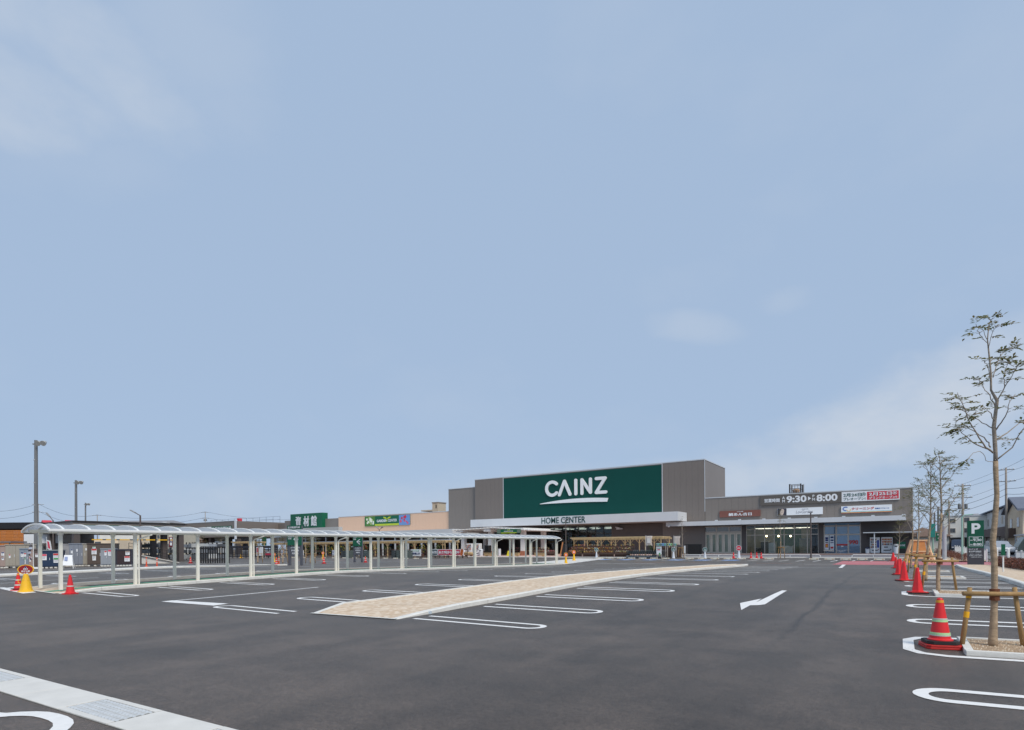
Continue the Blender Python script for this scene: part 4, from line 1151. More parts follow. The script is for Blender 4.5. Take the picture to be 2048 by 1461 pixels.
def flower_bench(label, u0, u1, v, tiers, zg, cols, grp=None, dens=1.0):
    o = thing('flower_bench', label, 'flower bench', ((u0 + u1) / 2, v, zg), group=grp)
    for t in range(tiers):
        y, z = v + .75 * t, zg + .5 + .42 * t
        MB().box(u0, u1, y - .3, y + .3, z - .05, z).build('shelf', m_bench, o)
        MB().box(u0, u1, y - .34, y - .3, z - .16, z + .06).build('shelf_lip', m_bench, o)
        if t == 0: MB().box(u0 + .05, u1 - .05, y - .1, y - .05, zg, z - .06).build('under_shelf_dark', m_bench, o)  # dark sheet added so the space under the bench reads dark
        n = max(2, int((u1 - u0) / 1.6))
        for i in range(n + 1):
            x = u0 + .05 + (u1 - u0 - .1) * i / n
            MB().box(x - .04, x + .04, y - .28, y - .2, zg, z - .05).build('leg', m_bench, o)
        pm, fm_ = MB(), MB()
        x = u0 + .15
        while x < u1 - .1:
            for yy in (y - .14, y + .14):
                pm.lathe([(.055, 0), (.08, .13)], 7, (x + random.uniform(-.02, .02), yy, z))
                tuft(fm_, (x, yy, z + .12), .15, .24, int(9 * dens), .05, [0, 1, 2] + [random.choice(cols)] * 6)
            x += .24
        pm.build('pots', m_pot, o)['kind'] = 'stuff'
        fm_.build('flowers', FL + FLW, o)['kind'] = 'stuff'
    return o
random.seed(21)
for i in range(4):
    x0, x1 = AV(1134 + i * 32, 1100, 69.3).x, AV(1164.5 + i * 32, 1100, 69.3).x
    flower_bench('stepped dark flower bench in bloom under the pergola, %s' % ('next to the lamp post', 'with tall orange blooms', 'with many yellow blooms', 'next to the row of trolleys')[i], x0, x1, 69.4, 3, .16, [[3, 4, 6, 7], [3, 3, 4, 5], [4, 3, 9, 7], [4, 9, 7, 5]][i], None)
for i in range(3):
    x0, x1 = AV(1012 + i * 28, 1100, 77).x, AV(1038 + i * 28, 1100, 77).x
    flower_bench('two-tier bench of bedding plants by the white porch column, %s' % ('with red blooms', 'with orange blooms', 'with pink and white blooms')[i], x0, x1, 77, 2, .22, [[8, 5, 6], [3, 4, 9], [6, 5, 9]][i])
flower_bench('low plant table with pink blooms before the entrance glazing', AV(1094, 1100, 74).x, AV(1111, 1100, 74).x, 74, 1, .2, [6, 6, 5])
# stock along the garden yard front
m_bag = [mat('bag ' + str(i), c, .6, .15, 6) for i, c in enumerate(((150, 160, 168), (120, 132, 138), (170, 180, 186), (96, 104, 104), (92, 116, 98)))]
m_gcrate = mat('grey green crate', (86, 96, 94), .6, .2, 8)
random.seed(31)
def bag_stack(label, u, v, w, d, n, per):
    o = thing('bag_stack', label, 'bag stack', (u, v, hgt(u, v)), group='pallets of bags in front of the garden yard')
    z = hgt(u, v)
    MB().box(u - w / 2, u + w / 2, v - d / 2, v + d / 2, z, z + .12).build('pallet', m_bench, o)
    for k in range(n):
        for i in range(per):
            x = u - w / 2 + w / per * (i + .5) + random.uniform(-.03, .03); zz = z + .13 + k * .15
            MB().lathe([(.25, 0), (.5, .02), (.52, .08), (.46, .135), (.2, .15)], 10, (0, 0, 0)).build('bag', random.choice(m_bag[:3] if v < 64.5 else m_bag), o)
            bo = o.children[-1]; bo.location = Vector((x, v, zz)) - ORG[o.name]; bo.scale = (w / per * .98, d * .95, 1)
def locof(o): return ORG[o.name]
for i, x in enumerate((556, 571, 589, 606, 619, 632, 647, 668, 683, 699, 717, 737)):
    p = AV(x, 1110, 63.6)
    bag_stack('pallet stacked with pale bags in front of the garden yard pergola', p.x, 63.6 + .05 * (i % 3), 1.5, 1.1, 6 + (i * 5) % 3, 2)
def crate_stack(label, u, v, w, n, m):
    z = hgt(u, v); o = thing('crate_stack', label, 'crate stack', (u, v, z), group='stacked crates at the garden yard')
    for k in range(n):
        c = MB(); zz = z + k * .3
        c.box(u - w / 2, u + w / 2, v - .45, v - .41, zz, zz + .28); c.box(u - w / 2, u + w / 2, v + .41, v + .45, zz, zz + .28)
        c.box(u - w / 2, u - w / 2 + .04, v - .409, v + .409, zz, zz + .28); c.box(u + w / 2 - .04, u + w / 2, v - .409, v + .409, zz, zz + .28)
        c.box(u - w / 2 + .041, u + w / 2 - .041, v - .409, v + .409, zz, zz + .03)
        c.box(u - w / 2 + .05, u + w / 2 - .05, v - .455, v - .45, zz + .09, zz + .13)
        c.build('crate', m, o)
for i, x in enumerate((690, 698, 728, 737, 792, 800, 808, 816)):
    p = AV(x, 1110, 62.2); crate_stack('stack of dark green plastic crates along the garden yard front', p.x, 62.2, 1.0, 4, m_gcrate if i % 2 else mat('dark crate', (66, 72, 74), .6, .2, 8))
# shrubs and potted plants in the yard
for i in range(14):
    x = 560 + i * 24 + random.uniform(-6, 6); p = AV(x, 1100, 71)
    o = thing('potted_shrub', 'dark green potted shrub standing under the garden pergola', 'shrub', (p.x, 71, .1), group='potted shrubs in the garden yard')
    MB().lathe([(.2, 0), (.27, .4)], 10, (p.x, 71, .1)).build('pot', m_pot, o)
    m = MB(); tuft(m, (p.x, 71, .5), .55, 1.5, 150, .12, [0, 1, 2, 2, random.choice([0, 8, 4])]); m.build('foliage', FL + FLW, o)['kind'] = 'stuff'

# ------------------------------------------------------------------ white entry porch to the garden centre
m_porch = mat('white stucco', (224, 223, 220), .7, .04, 6, .2, 40)
Ve = 74.0; zr = AV(985, 1057.5, Ve).z
po = thing('entry_porch', 'white porch with thick columns on terracotta bases before the garden centre', 'porch', (AV(985, 1100, Ve).x, Ve, .1))
cols = [AV(x, 1100, Ve).x for x in (928, 982, 1047)]
for i, x in enumerate(cols):
    for j, y in enumerate((Ve, Ve + 6)):
        c = MB().box(x - .33, x + .33, y - .33, y + .33, .95, zr - .5).build('column', m_porch, po)
        MB().box(x - .37, x + .37, y - .37, y + .37, .1, .95).build('column_base', m_brick, c)
    MB().box(x - .55, x + .75, Ve - 1.2, Ve + 7, zr - .5, zr - .05).build('cross_beam', m_porch, po)
for y in (Ve, Ve + 6): MB().box(cols[0] - 1.5, cols[2] + .9, y - .18, y + .18, zr - .32, zr - .07).build('long_beam', m_porch, po)
x0, xm, x1 = AV(905, 1060, Ve - 1).x, AV(987, 1055, Ve - 1).x, AV(1064, 1060, Ve - 1).x
zt = AV(987, 1054.4, Ve - 1).z; zl = AV(905, 1060.6, Ve - 1).z; zrr = AV(1065, 1060, Ve - 1).z
MB().prism([(x0, zl - .15), (xm, zt - .2), (x1, zrr - .1), (x1, zrr), (xm, zt), (x0, zl)], Ve - 1.3, Ve + 8, 'y').build('roof_slab', m_porch, po)
n = 22
for i in range(n):
    x = x0 + .4 + (x1 - x0 - .8) * i / (n - 1); f = (x - x0) / (xm - x0) if x < xm else (x1 - x) / (x1 - xm)
    zz = (zl if x < xm else zrr) + (zt - (zl if x < xm else zrr)) * f
    MB().box(x - .05, x + .05, Ve - 1.5, Ve - 1.305, zz - .16, zz - .02).build('rafter_end', m_porch, po)
Vg = Ve - 1.6
q = rect(Vg, 993.8, 1058, 1067, 1041, 1059.5, 1067.6)
o = thing('porch_sign', 'green garden sign with a lime strip hung between the porch columns', 'sign', ((q[0] + q[1]) / 2, Vg, q[2]))
MB().box(q[0], q[1], Vg, Vg + .08, q[2], q[3]).build('board', m_sgreen, o)
hz = q[3] - q[2]
MB().box(AV(1002, 1065, Vg).x, AV(1033, 1065, Vg).x, Vg - .012, Vg, q[2] + .02, q[2] + hz * .22).build('lime_strip', m_lime, o)
letters('GARDEN CENTER', o, ((q[0] + q[1]) / 2, Vg - .002, q[2] + hz * .5), (1, 0, 0), hz * .22, m_white, w=1.7, bold=.02)
for s in (-1, 1):
    MB().prism([((q[0] + q[1]) / 2, q[2] + hz * .62), ((q[0] + q[1]) / 2 + s * .3, q[2] + hz * .82), ((q[0] + q[1]) / 2 + s * .1, q[2] + hz * .92)], Vg - .02, Vg, 'y').build('leaf_mark', m_lime, o)
for x0_, x1_ in ((994.5, 1001), (1034, 1040.5)): 
    qa_ = AV(x0_, 1063, Vg); qb_ = AV(x1_, 1063, Vg)
    MB().box(qa_.x, qb_.x, Vg - .012, Vg, q[2] + .05, q[3] - .05).build('photo_square', mat('flower photo', (110, 128, 112), .6, .5, 6), o)

# ------------------------------------------------------------------ vending machines and bins
m_vend = mat('white vending body', (230, 232, 234), .35, .02, 3, spec=.5)
CANS = [mat('can ' + str(i), c, .4, .1, 8) for i, c in enumerate(((190, 70, 50), (210, 150, 70), (90, 110, 160), (200, 196, 186), (96, 70, 54), (70, 120, 160)))]
def vending(label, u, v, z, w, h, style):
    o = thing('vending_machine', label, 'vending machine', (u, v, z))
    MB().box(u - w / 2, u + w / 2, v - .35, v + .35, z + .06, z + h).build('body', m_vend, o, bevel=.02)
    MB().box(u - w / 2 + .03, u + w / 2 - .03, v - .32, v + .32, z, z + .06).build('plinth', m_black, o)
    rows = 3 if style != 1 else 4
    wx = (u - w / 2 + .07, u + w / 2 - (.07 if style != 1 else .34))
    zt_, zb_ = z + h - .1, z + h * (.5 if style != 1 else .33)
    MB().box(wx[0], wx[1], v - .358, v - .35, zb_, zt_).build('display', mat('vending display', (150, 130, 112) if style == 2 else (220, 220, 214), .3), o)
    for r in range(rows):
        zz = zb_ + (zt_ - zb_) * (r + .12) / rows; hh = (zt_ - zb_) / rows * .62; n = 7; ww = (wx[1] - wx[0]) / n
        for i in range(n):
            MB().lathe([(ww * .34, 0), (ww * .36, hh * .1), (ww * .36, hh * .85), (ww * .2, hh)], 8, (wx[0] + ww * (i + .5), v - .40, zz)).build('drink', CANS[(i * 5 + r * 2 + style) % (2 if style == 2 and r else 6)], o)
    if style == 1: MB().box(u + w / 2 - .3, u + w / 2 - .08, v - .36, v - .35, zb_ + .05, zt_ - .25).build('blue_panel', mat('vending blue', (52, 76, 160), .4), o)
    MB().box(u - w * .25, u + w * .08, v - .37, v - .351, z + h * .35, z + h * .42).build('coin_panel', mat('dark grey plastic', (84, 86, 88), .4), o)
    MB().box(u - w * .3, u + w * .3, v - .37, v - .351, z + h * .16, z + h * .22).build('tray', mat('dark grey plastic', (84, 86, 88), .4), o)
    MB().box(u + w * .3, u + w * .38, v - .365, v - .351, z + h * .2, z + h * .27).build('coin_return', m_redp if style == 1 else m_black, o)
    return o
zs = .5
p = AV(1750, 1100, V0 - .5); vending('white vending machine with a blue side panel under the slatted awning', p.x, V0 - .5, zs - .05, AV(1760, 1100, V0).x - AV(1740.3, 1100, V0).x, 1.98, 1)
p = AV(1774, 1100, V0 - .5); vending('white vending machine with an orange drinks display under the slatted awning', p.x, V0 - .5, zs - .05, AV(1785.5, 1100, V0).x - AV(1763, 1100, V0).x, 1.98, 2)
Vv = 72.6
p = AV(940.5, 1100, Vv); vending('white vending machine with orange and blue drinks, beside the dome bin and log seat', p.x, Vv, .22, 1.05, 1.95, 0)
p = AV(955.5, 1100, Vv); vending('white vending machine right beside the round bin by the porch', p.x + .05, Vv, .22, 1.05, 1.95, 3)
p = AV(975.8, 1105, Vv); o = thing('black_cabinet', 'tall black drinks cabinet beside the white vending machines', 'cabinet', (p.x, Vv, .22))
MB().box(p.x - .42, p.x + .42, Vv - .35, Vv + .35, .27, 1.85).build('body', m_black, o, bevel=.02); MB().box(p.x - .36, p.x + .36, Vv - .362, Vv - .351, .5, 1.75).build('door', mat('smoked glass', (26, 28, 30), .15, spec=.7), o); MB().box(p.x - .38, p.x + .38, Vv - .3, Vv + .3, .22, .27).build('plinth', m_black, o)
def bin_(label, p, r, h, m, lid):
    o = thing('litter_bin', label, 'bin', tuple(p))
    MB().lathe([(r * .86, 0), (r, h * .6), (r, h * .8)], 16, tuple(p)).build('body', m, o, smooth=False)
    MB().lathe([(r * 1.04, h * .8), (r * 1.04, h * .84), (r * .8, h * .97), (r * .3, h)], 16, tuple(p)).build('lid', lid, o)
    MB().box(p[0] - r * .5, p[0] + r * .5, p[1] - r * 1.06, p[1] - r * .8, p[2] + h * .7, p[2] + h * .78).build('slot', m_black, o)
m_binw = mat('pale grey bin plastic', (206, 212, 218), .45, .04, 4); m_navyb = mat('navy lid', (58, 66, 96), .45)
p = AV(930, 1110, Vv); bin_('pale grey dome topped bin between a porch column and the vending machines', Vector((p.x, Vv - .2, .22)), .3, 1.0, m_binw, m_binw)
p = AV(967, 1110, Vv); bin_('pale grey dome topped bin between the vending machine and the black cabinet', Vector((p.x, Vv - .6, .21)), .32, 1.1, m_binw, m_binw)
p = AV(1735, 1105, V0 - 1); bin_('white bin with a navy lid beside the vending machine', Vector((p.x, V0 - 1, zs - .05)), .24, .75, m_white, m_navyb)
p = AV(1792, 1105, V0 - 2); bin_('tall grey bin beside the green wall notice', Vector((p.x, V0 - 2, .45)), .3, 1.15, m_binw, mat('grey lid', (150, 154, 158), .5))
# slatted awning over the vending machines
aw = thing('slatted_awning', 'low flat awning with dark slats over the vending machines', 'awning', (AV(1780, 1080, V0 - 2).x, V0 - 2, .4))
w0, w1 = AV(1726, 1065, V0 - 2.5).x, AV(1842, 1065, V0 - 2.5).x; za = AV(1770, 1064.3, V0 - 2.5).z
MB().box(w0, w1, V0 - 2.5, V0 - .1, za - .1, za).build('awning_roof', m_trim, aw)
for i in range(3): MB().box(w0 + .3, w1 - .2, V0 - .5, V0 - .42, za - .35 - i * .2, za - .28 - i * .2).build('slat', m_dframe, aw)
for x in [w0 + .35 + i * (w1 - w0 - .7) / 7 for i in range(8)]: MB().box(x - .03, x + .03, V0 - .42, V0 - .36, za - .95, za - .1).build('strut', m_dframe, aw)
for x in (AV(1749, 1100, V0 - 2.4).x, w1 - .3): MB().box(x - .06, x + .06, V0 - 2.4, V0 - 2.28, .3, za - .1).build('post', m_trim, aw)
# green wall notice with a dark stand
p = AV(1803, 1105, V0 - 1.5)
o = thing('green_notice', 'dark notice stand with a green recycling panel at the end of the wing', 'notice', (p.x, V0 - 1.5, .45))
zt_ = AV(1803, 1085, V0 - 1.5).z
MB().box(p.x - .36, p.x + .4, V0 - 1.5, V0 - 1.2, .45, zt_ - .75).build('stand', m_black, o); MB().box(p.x - .42, p.x + .42, V0 - 1.55, V0 - 1.2, zt_ - .75, zt_ + .05).build('panel', m_sgreen, o)
letters('ecoひろば', o, (p.x, V0 - 1.552, zt_ - .35), (1, 0, 0), .24, m_white, w=.7, bold=.02)

# ------------------------------------------------------------------ guard rails, wheel stops, planters
def guard(label, x0, x1, v):
    z = hgt(-10, v) + .1; a, b = AV(x0, 1110, v).x, AV(x1, 1110, v).x; h = AV((x0 + x1) / 2, 1110, v).z
    o = thing('guard_rail', label, 'guard rail', ((a + b) / 2, v, z), group=None)
    MB().tube([(a, v, z), (a, v, h - .12), (a + .12, v, h), (b - .12, v, h), (b, v, h - .12), (b, v, z)], .04, 8).build('hoop', m_wpaint2, o)
    n = max(1, int((b - a) / 3.3))
    for i in range(1, n + 1):
        x = a + (b - a) * i / (n + 1); MB().tube([(x, v, z), (x, v, h - .03)], .04, 8).build('post', m_wpaint2, o)
for (x0, x1, lb) in ((1364, 1476, 'white hoop guard rail between the dark fence and the tall red cones'), (1522, 1641, 'white hoop guard rail before the long glass shop front'), (1704, 1790, 'white hoop guard rail before the vending machines')):
    guard(lb, x0, x1, 72.2)
m_stop = mat('wheel stop concrete', (204, 203, 190), .8, .1, 6, .2, 50)
m_ref = mat('reflector amber', (222, 150, 70), .3)
wsr = thing('wheel_stop', 'low concrete wheel stop at the head of a bay before the shops', 'wheel stop', (0, 0, 0), group='wheel stops before the shops', world=False)
m = MB(); m.prism([(-.1, 0), (.1, 0), (.06, .12), (-.06, .12)], -.45, .45, 'x'); m.build('block', m_stop, wsr)
for s in (-1, 1): MB().box(s * .3 - .06, s * .3 + .06, -.105, -.085, .04, .08).build('reflector', m_ref, wsr)
first = True
for i in range(23):
    u = -31.5 + 1.42 * i
    if i in (7, 15, 16): continue
    L = Vector((u, 66.5, hgt(u, 66.5)))
    if first: wsr.location = L; first = False
    else: dup(wsr, L)
wg = dup(wsr, G(850, 1118)); wg['label'] = 'concrete wheel stop at a bay before the garden yard'; wg['group'] = 'wheel stops before the garden yard'
for i in range(16):
    x = 545 + i * 20.5
    if abs(x - 850) < 8: continue
    c = dup(wsr, Vector((AV(x, 1117, 60.4).x, 60.4, hgt(-70, 60.4))), 0, 'concrete wheel stop at a bay before the garden yard'); c['group'] = 'wheel stops before the garden yard'
# wooden planters on the plaza edge
random.seed(8)
pl = thing('wooden_planter', 'x', 'planter', (0, 0, 0), group=None, world=False)
MB().add([(-.72, -.25, .12), (.72, -.25, .12), (.72, .25, .12), (-.72, .25, .12), (-.8, -.3, .48), (.8, -.3, .48), (.8, .3, .48), (-.8, .3, .48)], [(0, 3, 2, 1), (0, 1, 5, 4), (1, 2, 6, 5), (2, 3, 7, 6), (3, 0, 4, 7), (4, 5, 6, 7)]).build('trough', m_pine2, pl)
for s in (-1, 1): MB().box(s * .5 - .08, s * .5 + .08, -.24, .24, 0, .119).build('foot', m_pine2, pl)
MB().box(-.83, .83, -.33, .33, .481, .53).build('rim', m_pine, pl)
plx = [(901, 'beside the log seat'), (978, 'before the black drinks cabinet'), (1029, 'before the yellow floor stand'), (1080, 'before the terracotta based column'), (1141, 'behind the yellow sign cones'), (1213, 'by the white wheelchair sign cone')]
for i, (x, s) in enumerate(plx):
    g = G(x, 1121.2); g.z += .1; g = Vector((AV(x, 1115, 69.6).x, 69.6, hgt(-45, 69.6) + .1))
    if i == 0: pl.location = g
    c = pl if i == 0 else dup(pl, g)
    c['label'] = 'pale wooden trough planter on the plaza edge, ' + s
g = Vector((AV(937, 1115, 69.6).x, 69.6, hgt(-50, 69.6) + .1))
o = thing('log_seat', 'thick round log seat on the plaza edge before the vending machines', 'log', tuple(g))
m = MB().tube([g + Vector((-1.0, 0, .38)), g + Vector((-.5, 0, .42)), g + Vector((.6, 0, .4)), g + Vector((1.05, 0, .34))], [.2, .26, .25, .2], 12); m.build('log', m_pine2, o, smooth=False)
for s in (-.5, .5): MB().box(g.x + s - .12, g.x + s + .12, g.y - .15, g.y + .15, g.z, g.z + .2).build('foot', m_bench, o)

# ------------------------------------------------------------------ cones
m_cred = mat('red cone plastic', (222, 44, 48), .38, .05, 5, spec=.45)
m_cred2 = mat('darker red cone plastic', (196, 50, 46), .5, .1, 6)  # darker, rougher red for stacked bases and weights
m_cyel = mat('yellow cone plastic', (240, 186, 40), .4, .05, 5)
m_cwht = mat('white cone plastic', (216, 222, 230), .4, .04, 5)
m_rub = mat('black rubber', (46, 44, 44), .7, .1, 8)
m_band = mat('pale green reflective band', (178, 218, 160), .35, .08, 6)
m_band2 = mat('silver reflective band', (196, 198, 190), .35, .05, 6)
m_tape = mat('amber tape', (226, 160, 44), .45, .08, 8)
def cone_body(o, h=.7, r0=.14, r1=.035, m=None, z=.04, n=24):
    MB().lathe([(r0 + .03, z), (r0 + .03, z + .02), (r0, z + .035), (r1, h - .015), (r1 * .6, h)], n).build('cone_body', m or m_cred, o, smooth=False)
    sq = r0 + .055
    MB().prism([(-sq, -sq + .04), (-sq + .04, -sq), (sq - .04, -sq), (sq, -sq + .04), (sq, sq - .04), (sq - .04, sq), (-sq + .04, sq), (-sq, sq - .04)], 0, z, 'z').build('base', m or m_cred, o)
def band(o, h, r0, r1, z0, z1, m, zb=.075, n=24):
    f = lambda z: r0 + (r1 - r0) * (z - zb) / (h - .015 - zb) + .004
    MB().lathe([(f(z0), z0), (f(z1), z1)], n).build('band', m, o)
def weight(o, z=.045, r=.2, h=.035, m=None):
    MB().prism([(-r, -r + .07), (-r + .07, -r), (r - .07, -r), (r, -r + .07), (r, r - .07), (r - .07, r), (-r + .07, r), (-r, r - .07)], z, z + h, 'z').build('weight', m or m_rub, o)
# near cone on two stacked bases
g = G(1886, 1295.5) + Vector((-.035, .0, 0)); zc = g.z
nc = thing('traffic_cone', 'scuffed red cone with pale green bands on a black weight and stacked red bases', 'cone', tuple(g), R(14), world=False)
for k in range(2):
    s_ = .235 - .004 * k
    MB().prism([(-s_, -s_ + .05), (-s_ + .05, -s_), (s_ - .05, -s_), (s_, -s_ + .05), (s_, s_ - .05), (s_ - .05, s_), (-s_ + .05, s_), (-s_, s_ - .05)], .034 * k, .034 * k + .03, 'z').build('base', m_cred2, nc, bevel=.006)
weight(nc, .07, .21, .045)
MB().lathe([(.165, .117), (.165, .13), (.135, .15), (.042, .735), (.034, .75), (.02, .756)], 28).build('cone_body', m_cred, nc, smooth=False)
band(nc, .75, .135, .042, .20, .236, m_band, .15, 28); band(nc, .75, .135, .042, .395, .428, m_band, .15, 28)
band(nc, .75, .135, .042, .185, .199, m_band2, .15, 28); band(nc, .75, .135, .042, .431, .45, m_band2, .15, 28)
MB().lathe([(.0535, .685), (.0475, .722)], 28).build('tape', m_tape, nc)
pc = thing('traffic_cone', 'plain red cone on a dark weight beside the second staked tree', 'cone', (0, 0, 0), R(8), world=False)
MB().lathe([(.17, .05), (.17, .062), (.14, .08), (.04, .70), (.03, .715)], 6).build('cone_body', m_cred, pc)
weight(pc, .03, .23, .02, m_cred2); weight(pc, .0, .24, .03)
def put(root, first, g, rz, label):
    c = root if first else dup(root, g, rz)
    c.location = g; c.rotation_euler = (0, 0, rz); c['label'] = label; return c
put(pc, True, G(1835, 1187), R(8), 'plain red cone on a dark weight beside the second staked tree')
for x, y, lb, rz in ((1808, 1162.5, 'third staked tree', 20), (1797, 1150.5, 'fourth staked tree', 5), (1801, 1148.5, 'stop line behind the third staked tree', 31), (1792, 1137, 'row of bays before the pink crossing', 12), (1786.5, 1123, 'pink crossing, just before the vending machines', 40)):
    g = G(x, y); c = dup(pc, g, R(rz), 'plain red six-sided cone by the ' + lb)
    if y < 1124: c.scale = (1.45, 1.45, 1.1)
rc = thing('traffic_cone', 'x', 'cone', (0, 0, 0), 0, world=False)
cone_body(rc); band(rc, .7, .14, .035, .2, .25, m_band2); band(rc, .7, .14, .035, .4, .45, m_band2); weight(rc, .06, .19, .03)
band(rc, .7, .14, .035, .62, .67, m_tape)
put(rc, True, G(36.5, 1181.5), R(10), 'red cone with silver bands and a taped tip behind the yellow pedestrian sign')
rd2 = thing('traffic_cone', 'x', 'cone', (0, 0, 0), 0, world=False)
cone_body(rd2); band(rd2, .7, .14, .035, .27, .31, m_band2)
put(rd2, True, G(140.5, 1188.5), R(25), 'red cone with one pale band at the near corner of the covered walkway')
for x, lb in ((1467, 'between the guard rail end and the no-entry sign cone'), (1479, 'against the brown pier beside the no-entry sign cone'), (1502, 'before the glass shop, nearest the sign cone'), (1513.5, 'between two others before the long glass shop'), (1522.5, 'standing by the end of the guard rail')):
    L = Vector((AV(x, 1115, 69.2).x, 69.2, hgt(-15, 69.2)))
    c = dup(rd2, L, R(x), 'small red cone ' + lb); c.scale = (.95, .95, 1.0)
for x, y, lb in ((381, 1127, 'at the gap in the black fence'), (648, 1128, 'by a leg of the tall green direction sign'), (731, 1125.5, 'by the small green direction sign'), (553, 1131, 'beside the staked tree in the kerb island')):
    c = dup(rc, G(x, y), R(x), 'banded red cone ' + lb + ' beyond the walkway')
# sign cones
def sign_cone(label, loc, rz, h, m, oval, face, mark, scale=1):
    o = thing('sign_cone', label, 'sign cone', tuple(loc), rz, world=False)
    MB().lathe([(.26, 0), (.26, .03), (.21, .06), (.075, h), (.055, h + .02)], 28).build('cone_body', m, o, smooth=False)
    for z in (.25, .45, .62):
        if z < h - .1: MB().lathe([(.213 - .138 * (z / h) + .012, z), (.21 - .138 * (z / h) + .008, z + .018)], 28).build('rib', m, o)
    rx, rzz = oval; zc_ = h + rzz + .0
    E = lambda k, s: [(rx * s * math.cos(2 * math.pi * i / 28), zc_ + rzz * s * math.sin(2 * math.pi * i / 28)) for i in range(28)]
    s_ = MB().prism(E(0, 1), -.03, .03, 'y').build('sign_rim', m, o)
    MB().prism(E(0, .88), -.036, -.0305, 'y').build('sign_face', face, o)
    if mark == 'ped':
        t = .42 * rzz
        MB().prism([(-t * 1.0, zc_ + .0), (t * 1.0, zc_ + .0), (0, zc_ + t * 1.6)], -.0385, -.0365, 'y').build('warning_triangle', m_white, o)
        MB().prism(outline([(-.02, zc_ + .03), (0, zc_ + .13)], .03), -.041, -.039, 'y').build('figure', m_navy, o)
        MB().prism(outline([(.002, zc_ + .09), (.035, zc_ + .02)], .022), -.0435, -.0415, 'y').build('figure', m_navy, o)
        letters('歩行者', o, (0, -.037, zc_ - .07), (1, 0, 0), .075, m_white, w=.27, bold=.02, depth=.003); letters('注意', o, (0, -.037, zc_ - .16), (1, 0, 0), .07, m_white, w=.17, bold=.02, depth=.003)
    elif mark == 'ring':
        MB().prism([(rx * .4 * math.cos(a), zc_ + rzz * .5 * math.sin(a)) for a in [2 * math.pi * i / 20 for i in range(20)]], -.039, -.0365, 'y').build('mark', mat('pale print', (232, 190, 180), .5), o)
    elif mark == 'wheel':
        MB().prism(outline(arc(0.02, zc_ - rzz * .18, rx * .38, rzz * .34, 150, 370, 12), .045), -.039, -.0365, 'y').build('mark', m_white, o)
        MB().prism(outline([(-.02, zc_ + rzz * .55), (-.01, zc_ + rzz * .05), (rx * .35, zc_ + .0), (rx * .5, zc_ - rzz * .4)], .04), -.0415, -.0395, 'y').build('mark', m_white, o)
    elif mark == 'no':
        MB().prism(outline([(-rx * .45, zc_), (rx * .45, zc_)], .07), -.039, -.0365, 'y').build('mark', m_white, o)
    if scale != 1: o.scale = (scale,) * 3
    return o
g = G(52, 1184.2)
oc = sign_cone('yellow cone carrying an oval dark red pedestrian warning sign, by the walkway mouth', g, R(62), .68, m_cyel, (.25, .185), mat('dark red sign face', (150, 34, 38), .4), 'ped', 1.0)
MB().tube([(-.17, 0, .33), (-.23, 0, .36), (-.23, 0, .46), (-.14, 0, .5)], .014, 6).build('handle', m_cyel, oc)
g = G(1132, 1127.3); sign_cone('yellow sign cone with a red disc at the far end of the walkway', g, R(30), .85, m_cyel, (.26, .28), mat('orange red face', (210, 84, 56), .4), 'ring', .74)
g = G(1148, 1121.6); sign_cone('yellow sign cone with a red disc on the plaza edge before a planter', g, R(30), .85, m_cyel, (.26, .28), mat('orange red face', (210, 84, 56), .4), 'ring', .84)
m_wg = mat('wheelchair sign green', (40, 92, 84), .4)
for x, lb in ((1193, 'before the flower benches'), (1347, 'before the dark slatted fence'), (1410, 'before the folding shop doors')):
    L = Vector((AV(x, 1115, 68.2).x, 68.2, hgt(-20, 68.2))); sign_cone('white sign cone with a green wheelchair disc ' + lb, L, R(15), .95, m_cwht, (.3, .32), m_wg, 'wheel', .82)
L = Vector((AV(1473.5, 1115, 66.0).x, 67.0, hgt(-20, 67.0))); sign_cone('white sign cone with a red no-entry disc among the red cones', L, R(8), .95, m_cwht, (.3, .32), m_sred, 'no', .95)
for x, y, lb, k in ((548, 1124.5, 'beside the staked tree beyond the walkway', 1.0), (646, 1119, 'before the stacked bags at the garden yard', 1.15)):
    sign_cone('yellow sign cone with a red disc ' + lb, G(x, y), R(45), .8, m_cyel, (.24, .26), mat('orange red face', (210, 84, 56), .4), 'ring', .85)
for x, y, lb in ((330, 1118, 'by the drive-in gate column'), (340, 1117, 'between the gate column and the black fence'), (389, 1117, 'behind the black fence, next to the red cone'), (408, 1117, 'behind the black fence, at its middle bars'), (429, 1117.5, 'behind the black fence, next to the staked tree'), (482, 1116.5, 'alone by the black net fence')):
    o = thing('yellow_cone', 'small plain yellow cone ' + lb, 'cone', tuple(G(x, y)), 0, world=False)
    cone_body(o, .75, .19, .04, m_cyel); o.scale = (1.1, 1.1, 1.1)
# orange lane posts
for i, (x, y, lb) in enumerate(((293, 1133.5, 'nearer the white ramp wall'), (314, 1135.5, 'nearer the covered walkway'), (558, 1131, 'beside the green direction sign legs'), (646.5, 1128, 'below the yellow sign cone at the yard'))):
    o = thing('lane_post', 'orange flexible lane post with white bands, ' + lb, 'post', tuple(G(x, y)), 0, world=False)
    m_or = mat('orange lane post', (232, 92, 56), .45, .05, 5)
    MB().lathe([(.13, 0), (.12, .04), (.05, .06), (.045, .74), (.03, .76)], 14).build('tube', m_or, o)
    for z in (.42, .56): MB().lathe([(.051, z), (.051, z + .07)], 14).build('band', m_band2, o)
